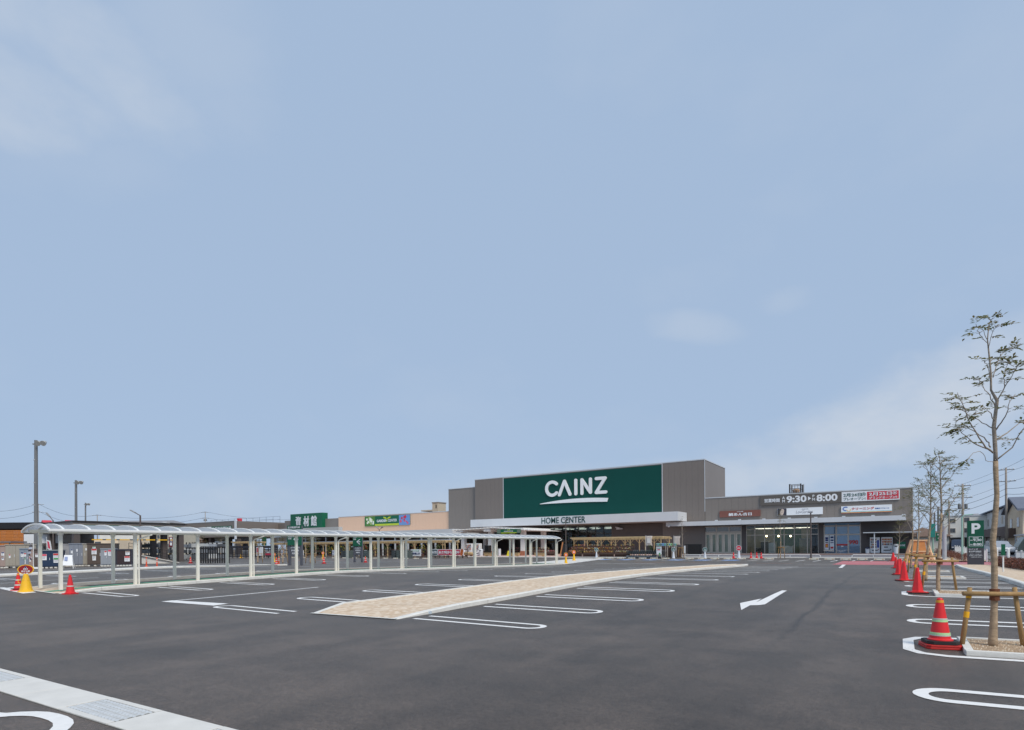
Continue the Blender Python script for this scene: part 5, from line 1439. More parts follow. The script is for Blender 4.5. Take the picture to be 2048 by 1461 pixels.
# ------------------------------------------------------------------ trolleys, notices, flags and fence by the entrance
m_chrome = mat('trolley wire', (140, 146, 150), .35, .05, 6, metal=.6)
m_tdark = mat('dark trolley plastic', (56, 64, 66), .5, .1, 6)
tr = thing('shopping_trolley', 'dark shopping trolley nested in the row beside the flower benches', 'trolley', (0, 0, 0), 0, 'nested row of trolleys beside the flower benches', world=False)
fr = MB()
for s in (-1, 1):
    fr.tube([(-.45, s * .25, .12), (.35, s * .25, .16), (.40, s * .25, .55), (.5, s * .26, 1.0)], .018, 6)
fr.tube([(.5, -.27, 1.0), (.5, .27, 1.0)], .022, 6)
fr.build('frame', m_chrome, tr)
bk = MB()
for z, k in ((.52, .85), (.68, .93), (.85, 1.0)):
    c = [(-.5 * k, -.22 * k), (.4, -.26 * k), (.4, .26 * k), (-.5 * k, .22 * k)]
    for a, b in zip(c, c[1:] + c[:1]): bk.bar((*a, z), (*b, z), .025, .035)
for i in range(8):
    x = -.45 + i * .11
    for s in (-1, 1): bk.bar((x * .9, s * .2, .52), (x, s * .25, .85), .014, .014)
bk.box(-.42, .38, -.2, .2, .50, .515)
bk.build('basket', m_tdark, tr)
ty = MB()
for i in range(7): ty.bar((-.44 + i * .13, -.24, .2), (-.44 + i * .13, .24, .2), .03, .14)
ty.box(-.46, .38, -.25, -.22, .12, .34); ty.box(-.46, .38, .22, .25, .12, .34)
ty.build('lower_tray', m_chrome, tr)
for x, y in ((-.42, -.22), (-.42, .22), (.33, -.25), (.33, .25)): MB().tube([(x, y - .02, .06), (x, y + .02, .06)], .06, 10).build('wheel', m_rub, tr)
Vt = 67.6
ux = AV(1258, 1110, Vt).x; u2 = AV(1318, 1110, Vt).x
n = 16
for i in range(n):
    L = Vector((ux + (u2 - ux) * i / (n - 1), Vt + .5, hgt(-28, Vt)))
    if i == 0: tr.location = L
    else: dup(tr, L)
for i in range(9): dup(tr, Vector((ux - .3 + .5 * i, Vt + 1.4, hgt(-28, Vt))))
def board(name, label, x0, x1, y0, y1, V, m, legs=True, foot=None, cat='notice'):
    a, b = AV(x0, y0, V), AV(x1, y1, V); z = hgt(a.x, V) + .1
    o = thing(name, label, cat, ((a.x + b.x) / 2, V, z))
    MB().box(a.x, b.x, V - .03, V + .03, b.z, a.z).build('board', m, o)
    if legs:
        for x in (a.x + .05, b.x - .05): MB().box(x - .03, x + .03, V + .035, V + .08, z, a.z - .05).build('leg', m_frame, o)
    return o, a, b
o, a, b = board('trolley_notice', 'white trolley notice with red and green print beside the trolleys', 1313, 1323, 1094, 1109.5, 67.3, m_white)
m_gprint = mat('green print', (70, 160, 84), .5)
MB().box(a.x + .1, b.x - .15, 67.255, 67.268, a.z - .42, a.z - .3).build('print', m_redp, o); MB().box(a.x + .08, b.x - .1, 67.255, 67.268, a.z - .2, a.z - .12).build('print', m_sgreen, o)
MB().prism([(a.x + .25, a.z - .9), (a.x + .4, a.z - .7), (a.x + .55, a.z - .9)], 67.25, 67.268, 'y').build('arrow_mark', m_gprint, o); MB().box(a.x + .35, a.x + .45, 67.252, 67.268, a.z - 1.12, a.z - .905).build('arrow_mark', m_gprint, o)
for i, (x0, x1) in enumerate(((1312, 1319.5), (1320.5, 1332), (1334, 1344.5), (1347, 1353))):
    c = (mat('mint panel', (176, 206, 190), .5), mat('blue panel', (150, 190, 214), .5), mat('lime panel', (190, 214, 170), .5), mat('mint panel', (176, 206, 190), .5))[i]
    o, a, b = board('fence_banner', 'small %s picture board above the dark slatted fence' % ('pale mint, the first after the palm,', 'sky blue', 'lime green', 'narrow mint, beside the flag,')[i], x0, x1, 1087, 1092, 69.5, c)
    for k in range(3): MB().box(a.x + .06 + k * (b.x - a.x) / 3, a.x + .06 + (k + .55) * (b.x - a.x) / 3, 69.455, 69.468, b.z + .06, a.z - .06).build('print', (FL[0], mat('blue print', (70, 110, 180), .5), m_gprint)[k], o)
# dark slatted fence
df = thing('slatted_fence', 'dark brown fence of upright slats behind the wheelchair sign cone', 'fence', (AV(1340, 1105, 70.4).x, 70.4, .1))
a, b = AV(1324, 1095, 70.4), AV(1361, 1095, 70.4); n = 22; zf = a.z
for i in range(n):
    x = a.x + (b.x - a.x) * i / (n - 1); MB().box(x - .05, x + .05, 70.36, 70.42, .12, zf - .02 * (i % 3)).build('slat', m_bench, df)
for z in (.5, zf - .25): MB().box(a.x, b.x, 70.425, 70.48, z - .05, z + .05).build('rail', m_dframe, df)
bx = thing('bike_shelter', 'low black mesh bicycle enclosure before the dark wall', 'enclosure', (AV(1384, 1100, 78).x, 78, .2))
a, b = AV(1369, 1089, 78), AV(1397, 1109, 78)
MB().box(a.x, b.x, 79.5, 79.6, .3, a.z).build('back_panel', m_black, bx)
for i in range(15):
    x = a.x + (b.x - a.x) * i / 14; MB().box(x - .02, x + .02, 77.97, 78.03, .3, a.z - .05).build('bar', m_black, bx)
for z in (.4, a.z - .03): MB().box(a.x, b.x, 77.96, 78.04, z - .03, z + .03).build('rail', m_black, bx)
o, a, b = board('narrow_sign', 'narrow upright white sign by the black bicycle enclosure', 1367.8, 1371, 1092, 1107, 71.5, m_white)
o, a, b = board('narrow_sign', 'narrow upright white sign in the dark slatted fence', 1347.5, 1350.5, 1093, 1103, 70.2, m_white)
# linen banners on poles
m_linen = mat('linen banner', (206, 194, 184), .85, .1, 6)
def banner(label, x, y0, y1, V, w, m, prints, tilt=.05):
    a, b = AV(x, y0, V), AV(x, y1, V); z = hgt(a.x, V) + .08
    o = thing('banner_flag', label, 'flag', (a.x, V, z))
    MB().tube([(a.x - w / 2, V, z + .05), (a.x - w / 2, V, a.z + .12)], .02, 6).build('pole', m_wpaint2, o)
    MB().lathe([(.2, 0), (.2, .05), (.05, .1)], 12, (a.x - w / 2, V, z)).build('foot', m_rub, o)
    MB().bar((a.x - w / 2, V, a.z + .03), (a.x + w / 2, V, a.z + .06), .02, .02).build('arm', m_wpaint2, o)
    f = MB(); nx, nz = 5, 8; vv = []
    for j in range(nz + 1):
        for i in range(nx + 1):
            s = i / nx; t = j / nz
            vv.append((a.x - w / 2 + .02 + w * s * (1 - .12 * math.sin(t * 3)), V + .06 * math.sin(s * 4 + t * 5) * t, a.z - (a.z - b.z) * t + .04 * math.sin(s * 3.1) * t))
    f.add(vv, [(j * (nx + 1) + i, j * (nx + 1) + i + 1, (j + 1) * (nx + 1) + i + 1, (j + 1) * (nx + 1) + i) for j in range(nz) for i in range(nx)])
    c = f.build('cloth', m, o, smooth=True); sd = c.modifiers.new('thick', 'SOLIDIFY'); sd.thickness = .008
    for (t0, t1, mm) in prints:
        zt, zb2 = a.z - (a.z - b.z) * t0, a.z - (a.z - b.z) * t1
        MB().box(a.x - w * .25, a.x + w * .25, V - .085, V - .08, zb2, zt).build('print', mm, o)
    return o
banner('linen banner with white print beside the flower pergola', 1298, 1073, 1093, 69.0, .85, m_linen, [(.2, .7, mat('pale print 2', (226, 222, 216), .7))])
banner('plain linen banner at the end of the dark slatted fence', 1354, 1073.5, 1091.5, 69.6, .8, m_linen, [])
# small palm and dark lamp head beside the trolleys
o = thing('potted_palm', 'small green palm in a pot beside the trolley notice', 'plant', (AV(1308, 1100, 68.6).x, 68.6, .1)); L = ORG[o.name]
MB().lathe([(.18, 0), (.25, .4)], 10, tuple(L)).build('pot', m_rub, o)
m = MB(); random.seed(3)
for i in range(26):
    t = random.uniform(0, 6.28); e = random.uniform(.4, 1.2)
    d = Vector((math.cos(t) * .7, math.sin(t) * .7, e)); s = Vector((-math.sin(t), math.cos(t), 0)) * .05
    p0 = L + Vector((0, 0, .4)); p1 = p0 + d; p2 = p1 + Vector((d.x * .5, d.y * .5, -.1))
    m.add([p0 - s, p0 + s, p1 + s, p1 - s], [(0, 1, 2, 3)], i % 3); m.add([p1 - s, p1 + s, p2], [(0, 1, 2)], i % 3)
m.build('fronds', FL, o)
# easel board by the lamp, yellow floor stand, white A-board by the porch
o = thing('display_board', 'tall dark display board with an orange wooden edge by the lamp post', 'board', (AV(1124, 1110, 70.2).x, 70.2, .2)); L = ORG[o.name]
MB().add([(L.x - .1, 70.1, .22), (L.x + .75, 70.3, .22), (L.x + .75, 70.5, 1.7), (L.x + .15, 70.3, 1.95), (L.x - .1, 70.2, .22), (L.x + .75, 70.4, .22), (L.x + .75, 70.6, 1.7), (L.x + .15, 70.4, 1.95)], [(0, 1, 2, 3), (7, 6, 5, 4), (0, 4, 5, 1), (1, 5, 6, 2), (2, 6, 7, 3), (3, 7, 4, 0)]).build('panel', m_black, o)
MB().bar((L.x - .22, 70.05, .2), (L.x + .12, 70.25, 2.2), .14, .08).build('edge', mat('orange wood', (206, 140, 92), .6), o)
o = thing('floor_stand', 'yellow folding wet floor stand before the flower benches', 'floor sign', (AV(1018, 1112, 72).x, 72, .22)); L = ORG[o.name]
for s in (-1, 1): MB().add([(L.x - .28, 72 + s * .25, .22), (L.x + .28, 72 + s * .25, .22), (L.x + .17, 72 + s * .02, 1.0), (L.x - .17, 72 + s * .02, 1.0)] + [(L.x - .28, 72 + s * .28, .22), (L.x + .28, 72 + s * .28, .22), (L.x + .17, 72 + s * .05, 1.0), (L.x - .17, 72 + s * .05, 1.0)], [(0, 1, 2, 3), (7, 6, 5, 4), (0, 4, 5, 1), (1, 5, 6, 2), (2, 6, 7, 3), (3, 7, 4, 0)]).build('leaf', mat('floor stand yellow', (222, 206, 40), .45), o)
o, a, b = board('white_cutout', 'white cut-out board leaning by the dark green stand at the porch', 997, 1001.5, 1098, 1113, 72.2, m_white); o2, a, b = board('green_stand', 'dark green upright stand at the porch column', 994, 996.5, 1100, 1114, 72.4, mat('dark stand green', (40, 76, 62), .5))
# red morning-hours banner and white notice on the yard fence
o, (a, b, z0, z1, vf) = sign_board('yard_banner', 'long red banner あさ7時から営業中 on the garden yard fence', 857, 1099.8, 1111.3, 927.5, 1098.3, 1110.8, m_white, .06, 64.6); del o['b']
hz = z1 - z0; fx = lambda px: AV(px, 1105, vf).x
MB().box(fx(858.5), fx(875), vf - .01, vf, z0 + .06, z1 - .06).build('dark_panel', mat('slate print', (58, 76, 84), .5), o); MB().box(fx(876.5), fx(920), vf - .01, vf, z0 + .06, z1 - .06).build('red_panel', mat('deep red print', (190, 44, 70), .5), o)
letters('資材館', o, (fx(866.7), vf - .012, (z0 + z1) / 2), (1, 0, 0), hz * .45, m_white, w=fx(874) - fx(859.5), bold=.02)
letters('あさ7時から営業中', o, (fx(898), vf - .012, (z0 + z1) / 2), (1, 0, 0), hz * .52, m_white, w=fx(918) - fx(877.5), bold=.03)
MB().prism(outline([(fx(923), z0 + .2), (fx(924), z0 + hz * .75)], .5), vf - .02, vf, 'y').build('photo_mark', mat('orange photo', (186, 96, 50), .6, .5, 8), o)
for k in (fx(860), fx(893), fx(925)): MB().box(k - .04, k + .04, 64.6, 64.7, 0, z1).build('post', m_bench, o)
o, (a, b, z0, z1, vf) = sign_board('yard_notice', 'white notice with black lettering on the garden yard fence', 822, 1099.5, 1113, 842, 1099, 1112.5, m_white, .06, 64.2); del o['b']
hz = z1 - z0; fx = lambda px: AV(px, 1105, vf).x
letters('ペットの入店', o, ((a + b) / 2, vf, z1 - hz * .22), (1, 0, 0), hz * .17, m_gprint, w=(b - a) * .7); letters('お断り致します', o, ((a + b) / 2, vf, z1 - hz * .62), (1, 0, 0), hz * .32, m_navy, w=(b - a) * .85, bold=.03)
for k in (a + .1, b - .1): MB().box(k - .04, k + .04, 64.21, 64.3, 0, z1).build('post', m_bench, o)
yf = thing('yard_fence', 'low dark fence with bars along the garden yard', 'fence', (-62, 65, 0))
a, b = AV(742, 1105, 65).x, AV(935, 1105, 65).x
for z in (.25, .75, 1.25): MB().box(a, b, 64.98, 65.04, z - .05, z + .05).build('rail', m_bench, yf)
for i in range(24):
    x = a + (b - a) * i / 23; MB().box(x - .04, x + .04, 64.9, 64.978, -.05, 1.35).build('post', m_bench, yf)
for i, x in enumerate((565, 604.5, 667, 731, 802)):
    o, a, b = board('price_card', 'small white price card standing among the stacked goods', x - 2.5, x + 2.5, 1101, 1111, 61.8, m_white); o['group'] = 'price cards along the garden yard'
    for k in range(3): MB().box(a.x + .05, b.x - .08 - .03 * k, 61.755, 61.768, a.z - .2 - k * .25, a.z - .1 - k * .25).build('print', m_navy, o)
o, a, b = board('red_white_board', 'white notice board with pink and grey print standing beyond the walkway', 513, 525.5, 1094.5, 1112, 52, m_white); MB().box(a.x + .1, a.x + .5, 51.955, 51.968, b.z + .5, a.z - .1).build('print', mat('soft red print', (196, 96, 100), .5), o)
o, a, b = board('pink_board', 'low grey board with a pink notice before the stacked bags', 530, 543.5, 1103, 1111.5, 56, m_slate); MB().box(a.x + .15, b.x - .1, 55.95, 55.968, b.z + .06, a.z - .35).build('print', mat('deep red print', (190, 44, 70), .5), o); letters('資材館', o, ((a.x + b.x) / 2, 55.967, a.z - .18), (1, 0, 0), .2, m_white, w=.8, bold=.02)

# ------------------------------------------------------------------ direction signs on posts
m_post = mat('slate grey post', (92, 94, 102), .5, .05, 4)
def dir_sign(label, x0, x1, ytop, ymid, ybot, V, lines, arrow):
    a, b = AV(x0, ytop, V), AV(x1, ybot, V); zm = AV((x0 + x1) / 2, ymid, V).z; g = hgt(a.x, V)
    zt, w = a.z, b.x - a.x
    o = thing('direction_sign', label, 'sign', ((a.x + b.x) / 2, V, g))
    for x in (a.x + .12, b.x - .12): MB().box(x - .12, x + .12, V - .08, V + .08, g - .05, zt - .05).build('post', m_post, o)
    MB().box(a.x - .02, b.x + .02, V - .14, V - .085, zm, zt).build('panel', m_sgreen, o)
    MB().box(a.x + .26, b.x - .26, V - .03, V + .03, zm - 1.0, zm - .02).build('lower_panel', m_post, o)
    for (t, fz, fh, fw, fx_) in lines: letters(t, o, (a.x + w * fx_, V - .143, zt - (zt - zm) * fz), (1, 0, 0), (zt - zm) * fh, m_white, w=w * fw, bold=.02)
    for k in range(3): letters('お客様駐車場', o, ((a.x + b.x) / 2, V - .033, zm - .2 - .26 * k), (1, 0, 0), .16, m_white, w=w * (.66 - .1 * k)) 
    zc = zt - (zt - zm) * .70; xc = a.x + w * .62; s = (zt - zm) * .16
    if arrow:
        for pts in ([(xc + s * .9, zc + s), (xc - s * .9, zc), (xc + s * .9, zc - s)], ): MB().prism(outline(pts, s * .3), V - .16, V - .142, 'y').build('arrow_mark', m_white, o)
        MB().prism(outline([(xc - s * .7, zc), (xc + s * 1.3, zc)], s * .3), V - .18, V - .162, 'y').build('arrow_mark', m_white, o)
    return o
dir_sign('tall green direction sign with a white arrow on grey posts beyond the walkway', 577.5, 605, 1052, 1091, 1131, 31.5, [('長兵衛通方面', .1, .1, .88, .5), ('北出口', .55, .09, .45, .26), ('方面', .66, .08, .26, .18)], True)
dir_sign('smaller green direction sign with a curved arrow before the garden yard crates', 707.5, 725.5, 1064, 1093, 1125.5, 45.0, [('東海通', .35, .12, .4, .26), ('方面', .52, .1, .3, .22)], True)

# ------------------------------------------------------------------ lamp posts
m_lpost = mat('brown lamp post', (98, 88, 84), .5, .05, 4)
m_lgrey = mat('grey galvanised pole', (118, 120, 122), .5, .1, 2, stretch=(3, 3, .3))
def lamp(label, g, h, arms, r=.07, m=None, world=True):
    o = thing('lamp_post', label, 'lamp post', tuple(g))
    MB().tube([g, g + Vector((0, 0, h))], [r, r * .8], 10).build('pole', m or m_lpost, o)
    MB().box(g.x - r * 1.6, g.x + r * 1.6, g.y - r * 1.6, g.y + r * 1.6, g.z, g.z + .06).build('foot', m or m_lpost, o)
    for d in arms:
        d = Vector(d); p = g + Vector((0, 0, h - .03))
        a = MB().tube([p, p + d], r * .45, 6).build('arm', m or m_lpost, o)
        MB().bar(p + d * .95, p + d * 1.9, .22, .07).build('lamp_head', mat('lamp head', (150, 150, 150), .4, .05, 4), a)
    return o
g = G(1132, 1117.5); lamp('brown lamp post with two small heads before the store entrance', g, 78 / F * (g.xy.length * .97) + 0, [(.3, -.1, .18), (-.3, .1, .18)])
g = G(1622, 1116.5); lamp('brown lamp post before the long glass shop front', g, 5.0, [(.1, -.05, .05), (-.1, .05, .05)], .085)
g = AV(759, 1117, 60.2); g.z = hgt(g.x, 60.2); lamp('slim lamp post with a V of two heads before the peach wall', g, AV(759, 1060, 60.2).z - g.z, [(.4, 0, .25), (-.35, 0, .3)], .07)
g = AT(106.5, 1094, 62); g.z = .15; lamp('slim brown lamp post with a tilted head behind the sheds', g, AT(106.5, 1041, 62).z - .15, [(-.35, -.2, .45)], .08)
g = AT(281, 1094, 54); g.z = .15; lamp('brown lamp post with one long raised arm before the drive-in gate', g, AT(281, 1031, 54).z - .15, [(-.45, -.25, .28)], .09)
def floodmast(label, x, yt, t, r, n):
    g = AT(x, 1094, t); g.z = .2; top = AT(x, yt, t)
    o = thing('floodlight_mast', label, 'floodlight mast', tuple(g))
    MB().tube([g, (g + top) / 2, top], [r, r * .9, r * .78], 14).build('mast', m_lgrey, o)
    for k in range(4):
        z = g.z + (top.z - g.z) * (.3 + .18 * k); MB().lathe([(r * .97, z), (r * .97, z + .05)], 14, (g.x, g.y, 0)).build('strap', m_trim, o)
    rt = Vector((math.cos(YAW), math.sin(YAW), 0))
    ab = MB().bar(Vector((top.x, top.y, top.z - .35)) - rt * .3, Vector((top.x, top.y, top.z - .35)) + rt * .9, .1, .1).build('cross_arm', m_lgrey, o)
    for k in range(n):
        c = Vector((top.x, top.y, top.z - .25)) + rt * (.5 + .5 * k) + Vector((.05, -.12, .05))
        d = Vector((.4, -.5, -.35)).normalized()
        MB().tube([c, c + d * .25, c + d * .38], [.12, .22, .25], 14).build('floodlight', mat('floodlight housing', (176, 176, 172), .4), ab)
    return o
floodmast('tall grey floodlight mast rising behind the storage sheds', 72, 881, 53, .17, 2)
floodmast('grey floodlight mast behind the drive-in gate roof', 152, 961, 76, .17, 2)
floodmast('distant thin floodlight mast with two heads between the other masts', 171, 1006, 118, .16, 2)

# ------------------------------------------------------------------ sheds for sale
def shed(label, x0, x1, ytop, ybot, t, dep, m, doors, rz, posters=(), roof=None, mdoor=None):
    """steel garden shed: front face centred on the ray at depth t"""
    fw = Vector((-math.sin(YAW), math.cos(YAW), 0)); c = G((x0 + x1) / 2, ybot); t = fw.dot(Vector((c.x, c.y, 0))) + (t - 50.5) * .35
    c = AT((x0 + x1) / 2, 1094, t); z = hgt(c.x, c.y); sc = t / F
    w = (x1 - x0) * sc; top = AT((x0 + x1) / 2, ytop, t).z; h = top - z
    o = thing('storage_shed', label, 'shed', (c.x, c.y, z), rz, world=False)
    MB().box(-w / 2, w / 2, 0, dep, .12, h - .06).build('body', m, o)
    MB().box(-w / 2 - .03, w / 2 + .03, -.05, dep + .03, h - .06, h + .02).build('roof', roof or m, o)
    for i in range(5):
        x = -w / 2 + .1 + (w - .2) * i / 4; MB().box(x - .09, x + .09, .02, .2, 0, .12).build('block', m_conc, o)
    for i in range(doors):
        a = -w / 2 + .05 + (w - .1) * i / doors; b = -w / 2 + .05 + (w - .1) * (i + 1) / doors
        d = MB().box(a + .012, b - .012, -.035, -.001, .18, h - .12).build('door', mdoor or m, o)
        for k in range(1, 3): MB().box(a + (b - a) * k / 3 - .008, a + (b - a) * k / 3 + .008, -.045, -.036, .2, h - .14).build('rib', mdoor or m, d)
        MB().box(b - .1, b - .06, -.06, -.036, h * .45, h * .58).build('handle', m_trim, d)
    for (fx_, fz, pw, ph, c_) in posters:
        px = -w / 2 + w * fx_; pz = .1 + (h - .2) * fz
        p = MB().box(px - pw / 2, px + pw / 2, -.062, -.05, pz - ph / 2, pz + ph / 2).build('price_poster', m_white, o)
        MB().box(px - pw / 2 + .01, px + pw / 2 - .01, -.067, -.0625, pz + ph * .2, pz + ph / 2 - .01).build('poster_heading', c_, p)
        for k in range(3): MB().box(px - pw / 2 + .04, px + pw / 2 - .05 - .03 * k, -.066, -.0625, pz + ph * (.08 - .17 * k), pz + ph * (.13 - .17 * k)).build('poster_text', mat('poster grey text', (120, 124, 140), .5), p)
    return o
RS = R(58)
pk = mat('poster pink', (214, 70, 96), .5)
cs = {k: mat('shed ' + k, c, .42, .05, 2, spec=.5) for k, c in dict(rose=(166, 146, 138), beige=(164, 158, 146), blue=(136, 148, 162), brown=(98, 86, 82), navy=(38, 58, 86), silver=(156, 156, 158), slate=(134, 140, 152), dark=(62, 62, 74), grey=(150, 156, 164), dkbrown=(92, 80, 72), maroon=(56, 42, 44), chrome=(140, 130, 122)).items()}
shed('rosy beige steel shed with white price sheets at the end of the shed row', -16, 9, 1091.5, 1138, 53, 1.8, cs['rose'], 1, RS, [(.8, .65, .2, .3, m_navy), (.8, .4, .15, .2, m_navy)])
shed('wide beige steel shed with a red tag on its door', 17, 66, 1089.5, 1137, 54, 1.8, cs['beige'], 3, RS, [(.15, .5, .12, .32, m_redp)])
shed('narrow bronze shed between the rosy and the beige sheds', 9.3, 17, 1091, 1137.5, 53.5, 1.6, cs['chrome'], 1, RS, [])
shed('small blue grey shed standing before the wide beige shed', 41, 57, 1097.5, 1137, 51.5, .8, cs['blue'], 2, RS, [(.58, .7, .14, .3, m_redp), (.3, .72, .2, .4, m_navy), (.58, .35, .07, .5, m_gprint)])
shed('small rosy shed beside the folded banner', 58.5, 67, 1098, 1137, 51.5, .8, cs['rose'], 1, RS, [(.3, .45, .1, .4, m_redp)])
shed('narrow dark brown shed beside the navy shed', 68.5, 80, 1099, 1136.5, 51, .9, cs['brown'], 1, RS, [(.45, .7, .18, .3, mat('dull print', (150, 120, 120), .5))])
shed('low navy steel shed with two price sheets beside the covered walkway', 85, 119, 1100.5, 1137, 50.5, 1.0, cs['navy'], 2, RS, [(.15, .63, .42, .48, pk), (.77, .66, .42, .5, m_redp), (.77, .42, .38, .38, m_gprint)], roof=mat('grey shed roof', (140, 148, 152), .4))
shed('silver steel shed behind the white easel board', 120, 140.5, 1088.5, 1134.5, 54, 1.6, cs['silver'], 3, RS, [])
shed('slate blue steel shed with panelled doors', 140.7, 165, 1087.5, 1134, 54, 1.6, cs['slate'], 3, RS, [(.2, .68, .14, .36, m_navy), (.55, .72, .1, .22, m_white)])
shed('slim beige shed side by side with the dark brown wide shed', 166, 179, 1088, 1133.5, 54, 1.6, cs['beige'], 2, RS, [(.5, .78, .12, .2, m_white)])
shed('wide dark brown shed with a white price sheet and green stickers', 179.3, 226, 1087.5, 1133.5, 54.5, 1.6, cs['dkbrown'], 2, RS, [(.25, .66, .36, .48, m_redp), (.25, .86, .22, .16, m_gprint), (.25, .38, .25, .55, mat('brown label', (120, 110, 100), .6))])
shed('narrow grey shed with a dark door before the wide brown shed', 203.5, 228, 1097.5, 1133.5, 51.5, .8, cs['grey'], 2, RS, [(.72, .8, .4, .5, pk), (.35, .78, .16, .4, m_redp)])
shed('dark two-tone shed with a white price sheet by the white ramp', 235, 260.5, 1099, 1133, 52, .9, cs['dark'], 1, RS, [(.72, .42, .38, .44, m_redp), (.75, .82, .3, .34, mat('tan sheet', (150, 130, 120), .6))], mdoor=cs['maroon'])
# easel, folded banner, pennants by the sheds
c = G(137, 1137.5); o = thing('easel_board', 'white A-frame board with blue print before the slate shed', 'easel', (c.x, c.y, hgt(c.x, c.y)), R(62), world=False)
for s in (-1, 1):
    MB().add([(-.33, s * .28, .25), (.33, s * .28, .25), (.25, s * .03, 1.05), (-.25, s * .03, 1.05), (-.33, s * .31, .25), (.33, s * .31, .25), (.25, s * .06, 1.05), (-.25, s * .06, 1.05)], [(0, 1, 2, 3), (7, 6, 5, 4), (0, 4, 5, 1), (1, 5, 6, 2), (2, 6, 7, 3), (3, 7, 4, 0)]).build('panel', m_white, o)
    for x in (-.36, .36): MB().bar((x, s * .36, 0), (x * .9, s * .3, .3), .035, .03).build('leg', m_wpaint2, o)
MB().add([(-.22, -.245, .62), (-.02, -.245, .62), (-.02, -.155, .92), (-.2, -.155, .92)], [(0, 1, 2, 3)]).build('print', mat('faded blue print', (140, 156, 196), .5), o)
c = G(67, 1139)
o = thing('catalogue_stand', 'thin white stand with a curling strip of photos on a white base block', 'stand', (c.x, c.y, hgt(c.x, c.y)), R(60), world=False)
MB().tube([(0, 0, .1), (0, 0, 2.0)], .025, 8).build('pole', m_wpaint2, o)
MB().box(-.22, .32, -.16, .16, 0, .14).build('base', m_white, o, bevel=.04)
m = MB()
for k in range(8): m.bar((-.22 + .05 * math.sin(k), .02 * k % .05, 2.05 - .17 * k), (-.2 + .06 * math.sin(k + 1), .03, 1.9 - .17 * k), .22, .02, k % 2)
m.build('photo_strip', [mat('pale photo', (176, 184, 200), .6, .2, 9), mat('dark photo strip', (92, 90, 96), .6, .3, 9)], o)
for x, lb, col_ in ((75, 'white pennant', m_white), (93, 'red and white pennant', pk)):
    c = AT(x, 1094, 56); o = thing('pennant', '%s on a pole showing above the sheds' % lb, 'flag', (c.x, c.y, .15), R(60), world=False)
    zt = AT(x, 1080 if x > 80 else 1077, 56).z - .15
    MB().tube([(0, 0, 0), (0, 0, zt + .3)], .02, 6).build('pole', m_wpaint2, o)
    MB().add([(0, 0, zt), (.3, .02, zt - .1), (.42, .05, zt - 1.1), (.08, 0, zt - .9)], [(0, 1, 2, 3)]).build('cloth', m_white, o, smooth=False)
    MB().add([(.06, -.012, zt - .12), (.2, -.002, zt - .2), (.3, .018, zt - .9), (.12, -.01, zt - .8)], [(0, 1, 2, 3)]).build('print', col_, o)

# ------------------------------------------------------------------ drive-in gate and left buildings
m_gate = siding('taupe gate cladding', (132, 124, 118), .4, axis='Z', depth=.2)
gt = thing('drive_in_gate', 'wide taupe drive-in roof with a dark green band on thick columns', 'gate roof', (-82, 33, .1))
gv0, gv1 = AU(145.4, 1044, -78).y, AU(371, 1050, -78).y; gz = 4.85
MB().box(-94, -78, gv0, gv1, gz - 1.15, gz).build('roof_slab', m_gate, gt)
MB().box(-78.0, -77.9, gv0 + .9, gv1 - .35, gz - 1.05, gz - .35).build('green_band', m_sgreen, gt)
MB().box(-94.1, -77.85, gv0 - .1, gv1 + .1, gz + .001, gz + .12).build('roof_cap', m_dframe, gt)
gb = [c for c in gt.children if c.name.startswith('green_band')][0]
letters('資材館 ドライブイン', gb, (-77.898, (gv0 + gv1) / 2, gz - .72), (0, 1, 0), .5, m_white, w=6.5, bold=.02, depth=.02)
for (u, v) in ((-78.6, gv1 - .4), (-78.6, gv0 + .5), (-86, gv0 + .5), (-86, gv1 - .4), (-79.5, gv1 - 2.0)):
    MB().box(u - .35, u + .35, v - .3, v + .3, 0, gz - 1.15).build('column', m_dwall, gt)
for v in (gv0 + 5, gv1 - 3): MB().box(-77.95, -77.7, v, v + .5, gz + .12, gz + .28).build('spot_lamp', m_trim, gt)
hb = thing('height_bar', 'yellow and black height limit bar hung under the drive-in roof', 'height bar', (-77.4, 33, 0))
x0, x1 = AU(176, 1079, -77.4), AU(346, 1080.5, -77.4); n = 26
for i in range(n):
    y0 = x0.y + (x1.y - x0.y) * i / n; y1 = x0.y + (x1.y - x0.y) * (i + 1) / n
    MB().box(-77.45, -77.35, y0, y1, x1.z - .06, x1.z + .06).build('segment', m_cyel if i % 4 else m_black, hb)
for y in (x0.y + .5, x1.y - .5): MB().tube([(-77.4, y, x1.z + .06), (-77.6, y, gz - 1.1)], .02, 6).build('hanger', m_black, hb)
c_ = AT(343, 1094, 74)
ns = thing('gate_notice', 'narrow red and navy notice strip hung on the gate column', 'notice', (-78, AU(341, 1080, -78.2).y, 0))
yv = AU(341, 1080, -78.2).y
MB().box(-78.22, -78.16, yv - .2, yv + .25, 1.9, 3.2).build('strip', mat('maroon strip', (120, 40, 48), .5), ns); MB().box(-78.155, -78.14, yv - .1, yv + .15, 2.1, 3.1).build('print', m_white, ns)
letters('入口', ns, (-78.138, yv + .02, 2.7), (0, 1, 0), .5, m_navy, w=.2, bold=.02, depth=.01)
